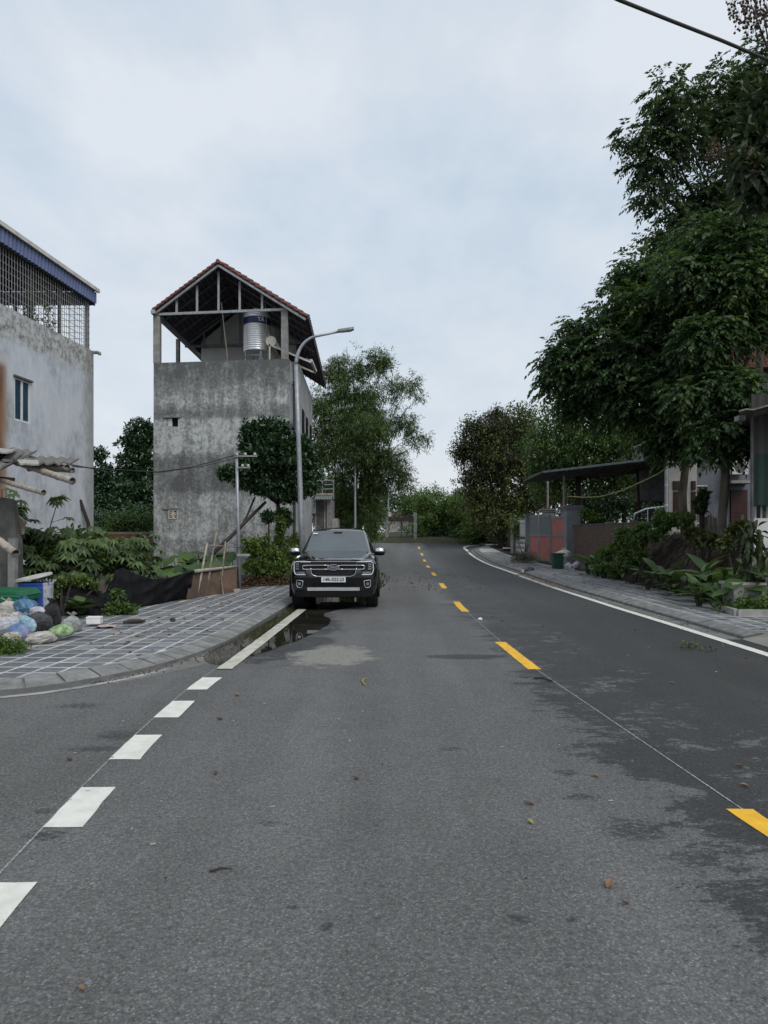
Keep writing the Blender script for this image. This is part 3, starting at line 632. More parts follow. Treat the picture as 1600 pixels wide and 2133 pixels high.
LKF = [(-16.0, 5.75), (-9.0, 6.05), (-5.2, 6.55), (-3.81, 6.91), (-3.49, 7.10), (-3.19, 7.42), (-2.87, 7.86), (-2.66, 8.34), (-2.47, 8.95), (-2.33, 9.7), (-2.245, 10.5), (-2.17, 12.5), (-2.02, 16.5), (-1.74, 24), (-1.35, 34), (-1.0, 42), (-0.8, 48)]
RKF = [(5.43, 10.5), (5.42, 13.0), (5.40, 16.5), (5.37, 21), (5.45, 25.4), (5.58, 28), (5.72, 34), (5.95, 41), (6.12, 46), (6.4, 49.5), (7.0, 51.6), (8.4, 53), (10.5, 54)]
def resample(pl, step):
    pts = [Vector(p) for p in pl]; out = [pts[0]]; acc = 0.0
    # smooth first with a couple of Chaikin passes
    for _ in range(2):
        q = [pts[0]]
        for a, b in zip(pts, pts[1:]): q += [a.lerp(b, .25), a.lerp(b, .75)]
        pts = q + [pts[-1]]
    out = [pts[0]]; rem = step
    for a, b in zip(pts, pts[1:]):
        L_ = (b - a).length; t = 0.0
        while L_ - t >= rem: t += rem; out.append(a.lerp(b, t / L_)); rem = step
        rem -= L_ - t
    return out
def offs(pl, w):
    r = []
    for i, p in enumerate(pl):
        d = (pl[min(i + 1, len(pl) - 1)] - pl[max(i - 1, 0)]).normalized(); r.append(p + Vector((-d.y, d.x)) * w)
    return r
KW, KT = 0.30, 0.105
def kerb(pl, sgn, name, step=0.39):
    """sgn +1: pavement lies to the left of the travel direction"""
    foot = resample(pl, step)
    bed = MB(); ins = offs(foot, sgn * KW)
    for k0 in range(0, len(foot) - 1):
        a, b, c, d = foot[k0], foot[k0 + 1], ins[k0 + 1], ins[k0]
        bed.add([(a.x + .003 * (b.y - a.y), a.y - .003 * (b.x - a.x), zg(a.y) - .02), (b.x, b.y, zg(b.y) - .02), (b.x, b.y, zg(b.y) + .045), (a.x, a.y, zg(a.y) + .045)], [(0, 1, 2, 3)])
        bed.add([(a.x, a.y, zg(a.y) + .045), (b.x, b.y, zg(b.y) + .045), (c.x, c.y, zg(c.y) + KT - .007), (d.x, d.y, zg(d.y) + KT - .007), ], [(0, 1, 2, 3)])
    root = tag(link(name, bed.mesh(name, 'kerb_bed')), kind='structure')
    prof = [(0.0, -0.05), (0.0, 0.045), (0.02, 0.06), (0.20, 0.10), (0.26, 0.107), (KW - 0.012, 0.104), (KW - 0.012, -0.05)]
    for k in range(len(foot) - 1):
        a, b = foot[k], foot[k + 1]; d = (b - a); g = 0.014 / d.length
        na = offs(foot, sgn)[k] - a if False else None
        da = (foot[min(k + 1, len(foot) - 1)] - foot[max(k - 1, 0)]).normalized(); db = (foot[min(k + 2, len(foot) - 1)] - foot[k]).normalized()
        va = Vector((-da.y, da.x)) * sgn; vb = Vector((-db.y, db.x)) * sgn
        A = a.lerp(b, g); B = a.lerp(b, 1 - g); m = MB(); j = R.uniform(-.004, .004)
        ra = [Vector((A.x + va.x * u, A.y + va.y * u, zg(A.y) + z + j)) for u, z in prof]; rb = [Vector((B.x + vb.x * u, B.y + vb.y * u, zg(B.y) + z + j)) for u, z in prof]
        n = len(prof)
        m.add(ra + rb, [(i, (i + 1) % n, n + (i + 1) % n, n + i) for i in range(n)] + [tuple(range(n - 1, -1, -1)), tuple(range(n, 2 * n))])
        link('kerb_stone', m.mesh('kerb_stone', 'kerb_stone'), root)
    return foot, ins
lfoot, lin = kerb(LKF, +1, 'kerb_left')
rfoot, rin = kerb(RKF, -1, 'kerb_right')

m = MB(); jl = offs(resample(LKF[:8], .3), -.10); jr = offs(resample(LKF[:8], .3), -.19)
m.grid([[Vector((a.x, a.y, .0045)), Vector((c_.x, c_.y, .0045))] for a, c_ in zip(jl, jr)]); link('edge_line', m.mesh('edge_line', 'worn_line'), road)
# gutters (concrete channel between the kerb and the lines)
def strip(name, a, b, mat, dz, parent=None):
    m = MB(); m.grid([[Vector((p.x, p.y, zg(p.y) + dz)), Vector((q.x, q.y, zg(q.y) + dz))] for p, q in zip(a, b)]); o = m.world(name, mat); return tag(o, kind='structure')
i0 = next(i for i, p in enumerate(lfoot) if p.y > 7.3)
gl_ = [p for p in lfoot[i0:]]; gi = offs(lfoot, -0.27)[i0:]
gi = [Vector((p.x + max(0, 0.30 - abs(p.y - 9.0) * 0.25) * 0.6, p.y)) for p in gi]
strip('gutter_left', gl_, gi, 'gutter_concrete', 0.002)
j0 = next(i for i, p in enumerate(rfoot) if p.y > 19.5); j1 = next(i for i, p in enumerate(rfoot) if p.y > 28.5)
ri = offs(rfoot, 0.27)
strip('gutter_right', rfoot[:j0 + 1], ri[:j0 + 1], 'gutter_concrete', 0.002)
strip('gutter_right_muddy', rfoot[j0:j1 + 1], offs(rfoot, 0.40)[j0:j1 + 1], 'gutter_muddy', 0.002)
strip('gutter_right_far', rfoot[j1:], ri[j1:], 'gutter_concrete', 0.002)

# pavements: a pale mortar bed and slate pavers standing 6 mm proud of it
LIN = [(5.5, -26), (11.2, -16.0), (11.9, -6.9), (12.3, -6.2), (13.3, -5.2), (15.6, -4.5), (18.6, -3.75), (21.5, -3.1), (24, -2.95), (48, -2.0)]
def lin_x(y): return interp(LIN, y)
def clip(poly, p, n):
    out = []
    for a, b in zip(poly, poly[1:] + poly[:1]):
        da = (a - p).dot(n); db = (b - p).dot(n)
        if da >= 0: out.append(a)
        if (da > 0) != (db > 0) and abs(da - db) > 1e-9: out.append(a.lerp(b, da / (da - db)))
    return out
def area(p): return abs(sum(a.x * b.y - b.x * a.y for a, b in zip(p, p[1:] + p[:1]))) / 2
def pavement(name, inner, sgn, inside, origin, dirv, pitch, yr, far, mortar_edge=0.03):
    bed = MB(); edge = inner
    for a, b in zip(edge, edge[1:]):
        if sgn > 0 and a.y < 11.0: continue
        if sgn > 0: c, d = Vector((min(lin_x(b.y), b.x - .05), b.y)), Vector((min(lin_x(a.y), a.x - .05), a.y))
        else: c, d = Vector((7.75, b.y)), Vector((7.75, a.y))
        bed.add([(a.x, a.y, zg(a.y) + .095), (b.x, b.y, zg(b.y) + .095), (c.x, c.y, zg(c.y) + .095), (d.x, d.y, zg(d.y) + .095)], [(0, 1, 2, 3)])
    if sgn > 0:
        fan = [p for p in edge if p.y < 11.45]; bed.add([(p.x, p.y, .095) for p in fan] + [(lin_x(fan[-1].y) if fan[-1].y > 11.9 else -12.0, fan[-1].y, .095), (-12.0, 10.8, .095), (fan[0].x - .5, 10.0, .095)], [tuple(range(len(fan) + 3))])
        bed.add([(fan[-1].x, fan[-1].y, .0945), (-2.9, 11.5, .0945), (-3.5, 14, .0945), (-5.0, 13.6, .0945), (-6.2, 12.4, .0945), (-12, 12, .0945), (-12, 10.8, .0945)], [tuple(range(7))])
    root = tag(link(name, bed.mesh(name, 'mortar_white')), kind='structure')
    u = Vector(dirv).normalized(); v = Vector((u.y, -u.x)); o = Vector(origin); tiles = []
    ipts = offs(inner, sgn * mortar_edge)
    for i in range(-20, 260):
        for j in range(-120, 120):
            c = o + u * (i + .5) * pitch + v * (j + .5) * pitch
            if not (yr[0] < c.y < yr[1]) or not inside(c): continue
            hpt = pitch / 2 - 0.019
            poly = [c + u * (a * hpt) + v * (e * hpt) for a, e in ((-1, -1), (1, -1), (1, 1), (-1, 1))]
            near = sorted(range(len(ipts) - 1), key=lambda k: (ipts[k].lerp(ipts[k + 1], .5) - c).length_squared)[:3]
            for k in near:
                d = (ipts[k + 1] - ipts[k]).normalized(); n_ = Vector((-d.y, d.x)) * sgn; poly = clip(poly, ipts[k], n_)
                if len(poly) < 3: break
            if len(poly) < 3 or area(poly) < 0.008: continue
            tiles.append((c, poly))
    def seen(c):
        px = 800 + F * c.x / c.y; return 0 if -20 < px < 1620 else 1
    tiles.sort(key=lambda t: (seen(t[0]), t[0].y))
    full = 4; shared = {}
    rest = MB()
    for q, (c, poly) in enumerate(tiles):
        z = zg(c.y) + 0.0962 + R.uniform(-.0006, .0006)
        if q < 300:
            cc = sum(poly, Vector((0, 0))) / len(poly); mk = R.choice((0, 0, 1, 2, 3, 4, 4))
            isfull = len(poly) == 4 and abs(area(poly) - (pitch - .038) ** 2) < 1e-5
            if isfull and mk in shared: me = shared[mk]
            else:
                m = MB(); pl = [p - cc for p in poly]; n = len(pl); pin = [p * 0.985 for p in pl]
                m.add([(p.x, p.y, -.03) for p in pl] + [(p.x, p.y, -.001) for p in pl] + [(p.x, p.y, 0) for p in pin],
                      [(k, (k + 1) % n, n + (k + 1) % n, n + k) for k in range(n)] + [(n + k, n + (k + 1) % n, 2 * n + (k + 1) % n, 2 * n + k) for k in range(n)] + [tuple(range(2 * n, 3 * n))])
                me = m.mesh('paver', 'paver_slate_%d' % mk)
                if isfull: shared[mk] = me
            link('paver', me, root, (cc.x, cc.y, z), (R.uniform(-.003, .003), R.uniform(-.003, .003), R.uniform(-.012, .012)))
        else:
            rest.cur = R.randrange(5); rest.slab([(p.x, p.y) for p in poly], z - .03, z)
    if rest.v:
        o_ = link('far_pavers', rest.mesh('far_pavers', ['paver_slate_%d' % q_ for q_ in range(5)]), root); o_['kind'] = 'stuff'
    return root
i1 = next(i for i, p in enumerate(lin) if p.x > -9)
def in_left(c): return c.x > max(lin_x(c.y) if c.y > 11 else -99, -9) and (c.y > 11 or c.x > -9)
pavement('sidewalk_left', lin[i1:], +1, in_left, (-2.52, 10.5), (0.037, 1.0), 0.30, (6.2, 30), 30)
def in_right(c): return 5.6 < c.x < 7.6
pavement('sidewalk_right', rin, -1, in_right, (5.74, 10.5), (0.01, 1.0), 0.30, (10.55, 46), 46)

m = MB(); m.add([(5.36, -4, .004), (5.40, 10.5, .006), (5.74, 10.46, .10), (14, 10.3, .12), (14, -4, .10), (5.72, -4, .03)], [(0, 1, 2, 5), (5, 2, 3, 4)])
tag(m.world('driveway_ramp', 'ramp_concrete'), kind='structure')

# puddles
def puddle(name, pts, z, label):
    v = [Vector(p) for p in pts]
    for _ in range(2):
        q = []
        for a, c in zip(v, v[1:] + v[:1]): q += [a.lerp(c, .25), a.lerp(c, .75)]
        v = q
    v = [p + Vector((R.uniform(-.015, .015), R.uniform(-.03, .03))) for p in v]
    m = MB(); m.add([(p.x, p.y, z) for p in v], [tuple(range(len(v)))]); return tag(m.world(name, 'water', fixn=False), kind='structure')
pp = [G(452, 1391), G(510, 1373), G(560, 1356), G(605, 1340), G(637, 1329), G(678, 1307), G(694, 1291), G(668, 1281)]
pud = [(p.x, p.y) for p in pp] + [(-1.05, 14.3), (-0.55, 15.4), (-0.45, 16.6), (-0.25, 19.0), (0.05, 21.4), (0.22, 24.5), (0.18, 27.0), (-0.10, 28.6), (-0.9, 28.5), (-1.58, 26.5), (-1.80, 22), (-2.03, 16), (-2.12, 14), (-2.16, 12.5), (-2.24, 10.6), (-2.36, 9.5), (-2.36, 8.9)]
puddle('water', pud, 0.0075, '')

# lot on the left, raised garden on the right
rows = []
for y in [10.5, 11.2, 11.9, 12.3, 13.3, 14.4, 15.6, 17, 18.6, 20, 21.5, 24, 28, 34, 37, 40, 43, 46, 50, 55, 58, 62, 70]:
    e = lin_x(y) + 0.05 if y > 11.3 else -15 - (11.3 - y) * 6
    if y > 48: e = -2.0 - (y - 48) * 0.05
    rows.append([Vector((x, y, zg(y) + 0.085)) for x in (-70, -40, -25, -16, e - (e + 16) * 0.5, e)])
m = MB(); m.grid(rows); tag(m.world('soil_lot', 'soil', True), kind='structure')
def sm(a, b, x):
    t = min(1, max(0, (x - a) / (b - a))); return t * t * (3 - 2 * t)
def hash_noise(x, y): return math.sin(x * 5.1 + y * 2.3) * math.sin(y * 4.3 - x * 1.7) * 0.5 + math.sin(x * 11.0 + y * 7.7) * math.cos(y * 13.1) * 0.25
def zr(x, y):
    e = 7.45 if y < 23 else 7.45 + sm(23, 25.5, y) * 1.05
    band = sm(12.6, 15.2, y) * (1 - sm(29.8, 30.4, y))
    k = sm(e, e + 1.35, x)
    return zg(y) + 0.085 + (1.40 * k + (0.13 * hash_noise(x, y) + 0.05 * hash_noise(x * 3.3 + 1, y * 2.9)) * min(1, k * 3) * (1 if x < 11 else 0.3)) * band
m = MB(); xs = [7.38 + 0.06 * i for i in range(42)] + [10.2, 11, 12.5, 15, 20, 30, 50, 90]
m.grid([[Vector((x, y, zr(x, y))) for x in xs] for y in [11.6 + 0.1 * i for i in range(192)] + [31, 33, 36, 40, 44, 48, 52, 56, 60, 66]])
tag(m.world('soil_bank', 'soil_crust', True), kind='structure')
# loose clods and twigs at the foot of the bank
m = MB()
for _ in range(420):
    y = R.uniform(13.6, 20.5); x = 7.36 + abs(R.gauss(0, 0.20)); r = R.uniform(0.012, 0.045); z = zr(x, y)
    m.box((x, y, max(z, .1) + r * .4), (r * 2, r * R.uniform(1.2, 2.4), r * 1.3), (R.uniform(0, 3), R.uniform(0, 3), R.uniform(0, 3)), 0.7)
for _ in range(160):
    y = R.uniform(14, 24); x = R.uniform(7.5, 9.0); z = zr(x, y) + .02; a = R.uniform(0, 6.28); l = R.uniform(.15, .5)
    m.beam((x, y, z), (x + math.cos(a) * l, y + math.sin(a) * l, zr(x + math.cos(a) * l, y + math.sin(a) * l) + R.uniform(.0, .12)), .012)
tag(m.world('earth_clods', 'soil'), 'loose dark clods and twigs at the foot of the earth bank', 'soil', kind='stuff')
# ------------------------------------------------------------------ tall bare-render house with the open gable roof
hx = empty('tall_house', (-5.6, 25, 0.05), 'tall narrow bare-cement house with open red-tiled gable roof and roof terrace', 'house')
A = W(320, 1203, 25.6); B_ = W(603, 1203, 25.0)                 # front left and front right corners (ground)
Ax, Ay, Bx, By = A.x, A.y, B_.x, B_.y
dd = Vector((-0.031, 1.0)).normalized()                         # side wall direction
def hp(t, s, z):                                                # t across the front 0..1, s metres back, z height
    x = Ax + (Bx - Ax) * t; y = Ay + (By - Ay) * t; return Vector((x + dd.x * s, y + dd.y * s, z))
ZP = 7.86; DEPTH = 11.4; MID = 4.6
m = MB()
def wall(m, t0, t1, s0, s1, z0, z1):
    q = [hp(t0, s0, z0), hp(t1, s0, z0), hp(t1, s1, z0), hp(t0, s1, z0), hp(t0, s0, z1), hp(t1, s0, z1), hp(t1, s1, z1), hp(t0, s1, z1)]
    m.add(q, [(0, 3, 2, 1), (4, 5, 6, 7), (0, 1, 5, 4), (1, 2, 6, 5), (2, 3, 7, 6), (3, 0, 4, 7)])
Wt = (Vector((Bx, By)) - Vector((Ax, Ay))).length
th = 0.20 / Wt
# front wall pieces round the two small openings
def fz(px, py): return H - (py - YH) * 25.3 / F
def ft(px): return (px - 320) / (603 - 320)
o1 = (ft(350), ft(371), fz(0, 887), fz(0, 868)); o2 = (ft(351), ft(372), fz(0, 1081), fz(0, 1061))
zb = 0.0
wall(m, 0, o1[0], 0, .2, zb, ZP); wall(m, o2[1], 1, 0, .2, zb, ZP)
wall(m, o1[0], o2[1], 0, .2, zb, o2[2]); wall(m, o1[0], o2[1], 0, .2, o2[3], o1[2]); wall(m, o1[0], o2[1], 0, .2, o1[3], ZP)
m.build('front_wall', 'bare_render', hx)
m = MB(); wall(m, 0, th, .2, DEPTH, 0, ZP - .02); m.build('side_wall', 'bare_render', hx)
m = MB(); wall(m, 1 - th, 1, .2, DEPTH, 0, ZP - .9); wall(m, 1 - th, 1, .2, 1.2, ZP - .9, ZP - .01); m.build('side_wall', 'pale_render', hx)
m = MB(); wall(m, th, 1 - th, DEPTH - .2, DEPTH, 0, ZP + .6); m.build('back_wall', 'pale_render', hx)
m = MB(); wall(m, th, 1 - th, .2, DEPTH - .2, ZP - 1.15, ZP - 1.0); m.build('terrace_slab', 'concrete_grey', hx)
for t0, t1, z0, z1, mt in ((o1[0], o1[1], o1[2], o1[3], 0), ):
    m = MB(); wall(m, t0, t1, .16, .19, z0, z1); w_ = m.build('window', 'window_dark', hx)
    m = MB(); wall(m, t0 + .002, t0 + .03, .04, .15, z0 + .02, z1 - .02); m.build('shutter', 'window_white', w_)
    m = MB(); wall(m, t0 - .03, t1 + .02, -.05, .0, z1, z1 + .05); m.build('lintel', 'concrete_grey', w_)
t0, t1, z0, z1 = o2
m = MB(); wall(m, t0, t1, .14, .18, z0, z1); vt = m.build('vent', 'dark_void', hx)
cx = (t0 + t1) / 2; cz = (z0 + z1) / 2
m = MB(); k = .006
wall(m, t0, t1, .0 - .015, .05, z0, z0 + .045); wall(m, t0, t1, -.015, .05, z1 - .045, z1); wall(m, t0, t0 + .008, -.014, .05, z0, z1); wall(m, t1 - .008, t1, -.014, .05, z0, z1)
wall(m, cx - .004, cx + .004, -.012, .045, z0, z1); wall(m, t0, t1, -.011, .046, cz - .018, cz + .018)
m.build('vent_block', 'cream_plastic', vt)
m = MB()
for k in range(10):
    a = k / 10 * 6.28; p = hp(cx, .02, cz); m.tube([p, p + Vector((math.cos(a) * .17, 0, math.sin(a) * .17))], .022, 5)
m.build('vent_petals', 'cream_plastic', vt)
m = MB(); wall(m, t0 - .05, t1, -.04, 0, z1 + .01, z1 + .06); m.build('lintel', 'concrete_grey', vt)
# corner columns carrying the roof
EZ = W(330, 655, 25.6).z; EZ2 = W(600, 643, 25.0).z
for t, s, z1 in ((0.022, .11, EZ), (0.965, .11, EZ2 + .02), (0.022, 3.0, EZ - .1), (0.03, DEPTH - 3.6, EZ)):
    p = hp(t, s, 0); w_ = .24 if s == .11 else .12
    m = MB(); m.box2((p.x - w_ / 2, p.y - .11, ZP - .0 if s == .11 else ZP - 1.0), (p.x + w_ / 2, p.y + .11, z1)); m.build('column', 'concrete_grey', hx)
# recessed top-floor room under the roof with its gable
m = MB(); wall(m, .14, 1 - th, MID, MID + .2, ZP - 1.0, EZ + .2)
g = [hp(.14, MID, EZ + .2), hp(1 - th, MID, EZ + .2), hp(.50, MID, EZ + 1.65)]
m.extrude(g, (dd.x * .2, dd.y * .2, 0)); m.build('room_wall', 'plaster_white', hx)
m = MB(); wall(m, .14, .14 + th, MID + .2, DEPTH - .2, ZP - 1.0, EZ - .1); m.build('room_side_wall', 'pale_render', hx)
m = MB(); wall(m, 1 - th, 1 + .002, MID - 1.2, DEPTH, ZP - .9, EZ - 1.0); m.build('upper_side_wall', 'pale_render', hx)
for s in (MID + .5, MID + 2.6, MID + 4.9):
    m = MB(); wall(m, 1.001, 1.012, s, s + .7, ZP - 2.6, ZP - .9); m.build('slit_window', 'window_dark', hx)
# roof: apex and eaves taken from the gable outline
AP = W(455, 549, 25.0); EL = W(322, 648, 25.5); ER = W(638, 662, 24.8)
rd = Vector((dd.x, dd.y, 0)) * (DEPTH + .6); LEFT_D = Vector((dd.x, dd.y, 0)) * (DEPTH - 1.0)
def slope_roof(e, ap, name_side):
    down = (e - ap); L_ = down.length; dn = down / L_; back = Vector((dd.x, dd.y, 0)); nrm_ = back.cross(dn); nrm_ = nrm_ if nrm_.z > 0 else -nrm_
    m = MB(); m.extrude([ap, e, e + rd, ap + rd], nrm_ * 0.025); sl = m.build('roof_slope', 'under_tile', hx)
    # purlins under the tiles
    m = MB()
    for k in range(1, 13):
        p = ap + dn * (L_ * k / 13.0) - nrm_ * .03; m.beam(p, p + rd, .035, .04)
    m.build('purlins', 'purlin', sl)
    m = MB()
    for k in range(1, 12):
        q = ap + back * (rd.length * k / 12) - nrm_ * .075; m.beam(q + dn * .1, q + dn * (L_ - .05), .05, .05)
    m.build('rafters', 'purlin', sl)
    n = 14; tl = L_ / n; me = None; rest = MB(); cols = int(rd.length / .30)
    for r in range(n):
        for c in range(cols):
            a = ap + dn * (tl * r - .03) + back * (.30 * c - .04) + nrm_ * (.045 + .012); b2 = a + dn * (tl + .06)
            pr = []
            for u in range(6):
                ang = math.pi * u / 5; pr.append((.15 - .16 * math.cos(ang), .075 * math.sin(ang)))
            vs = []
            for p, lift in ((a, 0.0), (b2, .045)):
                vs += [p + back * x + nrm_ * (zq + lift) for x, zq in pr] + [p + back * x + nrm_ * (zq + lift - .05) for x, zq in reversed(pr)]
            fs = [(i, (i + 1) % 12, 12 + (i + 1) % 12, 12 + i) for i in range(12)] + [tuple(range(11, -1, -1)), tuple(range(12, 24))]
            if c == 0:
                m = MB(); m.add(vs, fs); m.build('roof_tile', 'roof_tile_red', sl)
            else: rest.add(vs, fs)
    o = rest.build('far_roof_tiles', 'roof_tile_red', sl); o['kind'] = 'stuff'
slope_roof(EL + Vector((0, 0, 0)), AP, 'l'); slope_roof(ER, AP, 'r')
m = MB(); m.tube([AP + Vector((0, -.1, .06)), AP + rd + Vector((0, 0, .06))], .075, 8); m.build('ridge_cap', 'roof_tile_red', hx)
m = MB(); m.beam(ER + Vector((.06, -.02, .03)), ER + rd + Vector((.06, 0, .03)), .05, .16); m.build('eave_board', 'under_tile', hx)
# gable truss (front) and a second one behind
def truss(s, z0l, z0r, name='truss'):
    off = Vector((dd.x * s, dd.y * s, 0)); a = W(322, 655, 25.6) + off; bq = W(603, 644, 25.0) + off; ap = AP + off - Vector((0, 0, .06))
    m = MB(); m.beam(a, bq, .07, .09); t = m.build(name, 'steel_truss', hx)
    m = MB(); m.beam(EL + off + Vector((.05, .03, -.05)), ap, .07, .08); m.build('rafter', 'steel_truss', t)
    m = MB(); m.beam(ap, ER + off + Vector((-.02, .03, -.05)), .07, .08); m.build('rafter', 'steel_truss', t)
    for px in (369, 412, 457, 501, 547):
        f = (px - 322) / (603 - 322); p = a.lerp(bq, f); x0 = p.x
        fl = (p.x - EL.x - off.x) / (ap.x - EL.x - off.x); top = (EL + off).lerp(ap, fl) if fl <= 1 else ap.lerp(ER + off, (p.x - ap.x) / (ER.x + off.x - ap.x))
        m = MB(); m.beam(p, Vector((p.x, p.y, top.z - .05)), .075, .06); m.build('strut', 'steel_truss', t)
truss(0.02, 0, 0); truss(4.4, 0, 0, 'rear_truss')
for s in (0.02,):
    m = MB(); m.box2((EL.x - .1, EL.y - .12, EL.z - .12), (EL.x + .06, EL.y + 9, EL.z + .02)); m.build('rain_gutter', 'galvanised', hx)
p = hp(.16, MID - .05, 0); m = MB(); m.tube([(p.x - .05, p.y, EZ - .75), (p.x + .02, p.y, EZ - 1.0), (p.x + .02, p.y, EZ - 1.35), (p.x - .06, p.y, EZ - 1.42)], .05, 8); m.build('drain_elbow', 'steel_dark', hx)
# side wall: drain pipe, lower white part
p = hp(1.012, .9, 0); m = MB(); m.tube([(p.x + .03, p.y, 1), (p.x + .03, p.y, ZP - .6)], .05, 8); m.build('drain_pipe', 'steel_dark', hx)
q = hp(1.012, .55, 0); m = MB(); m.tube([(q.x - .02, q.y, 7.05), (q.x + .22, q.y, 7.05)], .035, 8); m.build('overflow_pipe', 'steel_dark', hx)
m = MB(); wall(m, 1 + .003, 1.03, 1.6, 3.4, 4.9, 6.4); m.build('bay_ledge', 'pale_render', hx)

# steel water tank on its stand
tk = hp((526 - 320) / 283.0, 1.25, 7.9); zt0 = W(0, 733, 26.3).z; zt1 = W(0, 655, 26.3).z; tr_ = 0.50
tank = empty('water_tank', (tk.x, tk.y, ZP - 1.0), 'ribbed stainless steel water tank with navy band on the terrace', 'water tank')
prof = [(tr_ - .12, zt0 - .04), (tr_ - .02, zt0)]
n = 17
for k in range(n):
    z = zt0 + (zt1 - zt0) * k / n; dz = (zt1 - zt0) / n
    if k in (12, 13, 14): prof += [(tr_, z), (tr_, z + dz)]
    else: prof += [(tr_ - .012, z), (tr_ + .004, z + dz * .35), (tr_ + .004, z + dz * .65), (tr_ - .012, z + dz)]
prof += [(tr_ - .06, zt1 + .07), (tr_ - .25, zt1 + .16), (.2, zt1 + .19), (.2, zt1 + .24)]
m = MB(); m.lathe((tk.x, tk.y, 0), prof, 40); m.build('tank_body', 'stainless', tank, 'angle')
zb0 = zt0 + (zt1 - zt0) * 12 / n; zb1 = zt0 + (zt1 - zt0) * 15 / n
m = MB(); m.lathe((tk.x, tk.y, 0), [(tr_ + .005, zb0), (tr_ + .005, zb1)], 40, cap=False); bandp = m.build('label_band', 'label_navy', tank, True)
m = MB(); m.lathe((tk.x, tk.y, 0), [(.21, zt1 + .2), (.21, zt1 + .26), (.1, zt1 + .29)], 24); m.build('tank_lid', 'steel_dark', tank, True)
# lettering wrapped on the band
tm = text_mesh('lettering', 'T\u00c2', 'white_print', 0.20, 0.004, bandp, (0, 0, 0), (0, 0, 0), bold=.006)
for v in tm.data.vertices:
    ang = -math.pi / 2 + 0.47 + v.co.x * 1.0 / tr_; r = tr_ + .009 + v.co.z
    v.co = Vector((tk.x + r * math.cos(ang), tk.y + r * math.sin(ang), (zb0 + zb1) / 2 + v.co.y * 1.0)) - base_of(bandp)
for k in range(4):
    a = k * math.pi / 2 + .5; p = Vector((tk.x + math.cos(a) * (tr_ - .06), tk.y + math.sin(a) * (tr_ - .06), zt0 + .02))
    for sgn in (-1, 1):
        a2 = a + sgn * .35; m = MB(); m.tube([p, (tk.x + math.cos(a2) * (tr_ + .08), tk.y + math.sin(a2) * (tr_ + .08), ZP - 1.0)], .018, 6); m.build('leg', 'galvanised', tank)
m = MB(); m.tube([(tk.x + math.cos(a) * (tr_ - .01), tk.y + math.sin(a) * (tr_ - .01), zt0 - .22) for a in [i * 2 * math.pi / 24 for i in range(25)]], .016, 6); m.build('stand_ring', 'galvanised', tank)

# solar water heater
sh = hp((562 - 320) / 283.0, .75, ZP); hz_ = W(0, 714, 25.8).z
sol = empty('solar_heater', (sh.x, sh.y, ZP - 1.0), 'solar water heater with cream drum and black tubes beside the steel tank', 'water heater')
m = MB(); m.tube([(sh.x, sh.y - .25, hz_), (sh.x, sh.y + 1.5, hz_)], .19, 20); m.build('drum', 'cream_plastic', sol, 'angle')
e1 = W(650, 755, 25.9)
for k in range(12):
    y = sh.y - .15 + k * .13; m = MB(); m.tube([(sh.x + .10, y, hz_ - .14), (e1.x, y, e1.z)], .024, 8); m.build('glass_tube', 'solar_tube', sol)
for y in (sh.y - .22, sh.y + 1.48):
    m = MB(); m.beam((sh.x + .05, y, hz_ - .17), (e1.x, y, e1.z - .07), .05, .06); m.build('side_rail', 'cream_plastic', sol)
    m = MB(); m.beam((sh.x - .05, y, hz_ - .1), (sh.x - .05, y, ZP - 1.0), .06); m.build('leg', 'cream_plastic', sol)
m = MB(); m.beam((e1.x, sh.y - .25, e1.z), (e1.x, sh.y + 1.5, e1.z), .09, .09); m.build('end_rail', 'roof_trim', sol)
# poles leaning on the parapet
for (x0, y0, x1, y1, r, lab) in ((461, 630, 479, 742, .022, 'thin grey pole leaning on the parapet left of the steel tank'), (553, 632, 561, 742, .018, 'thin rod leaning in front of the solar heater drum')):
    a = W(x0, y0, 25.9); c = W(x1, y1, 25.75); c.z = ZP + .0 - .6; m = MB(); m.tube([a, c], r, 6); tag(m.build('leaning_pole', 'wood_pale', None), lab, 'pole')

# ------------------------------------------------------------------ pale house with the caged terrace on the left
lh = empty('pale_house', (-11, 18, 0.05), 'pale blue-grey house with rust stain, caged roof terrace and blue fascia', 'house')
X0 = -11.15; SL = 130 / F
def lp(y, z, o=0.0): return Vector((X0 + SL * y + o, y, z))
zw = 7.34; YB = 22.0; YN = 11.0
wy0, wy1 = 11.15 / ((800 - 30) / F + SL), 11.15 / ((800 - 63) / F + SL)
wz1 = W(45, 791, (wy0 + wy1) / 2).z; wz0 = W(45, 879, (wy0 + wy1) / 2).z
m = MB()
def lwall(m, y0, y1, z0, z1, o0=-.2, o1=0.0):
    q = [lp(y0, z0, o0), lp(y0, z0, o1), lp(y1, z0, o1), lp(y1, z0, o0), lp(y0, z1, o0), lp(y0, z1, o1), lp(y1, z1, o1), lp(y1, z1, o0)]
    m.add(q, [(0, 3, 2, 1), (4, 5, 6, 7), (0, 1, 5, 4), (1, 2, 6, 5), (2, 3, 7, 6), (3, 0, 4, 7)])
lwall(m, YN, wy0, 0, zw); lwall(m, wy1, YB, 0, zw); lwall(m, wy0, wy1, 0, wz0); lwall(m, wy0, wy1, wz1, zw)
o = m.build('side_wall', 'bluewash_wall', lh)
o.data.transform(Matrix.Translation(base_of(lh))); o.location = -base_of(lh)
m = MB(); p = lp(YB, 0); m.box2((p.x - 8, YB - .2, 0), (p.x - .2, YB, zw - .6)); m.build('back_wall', 'concrete_grey', lh)
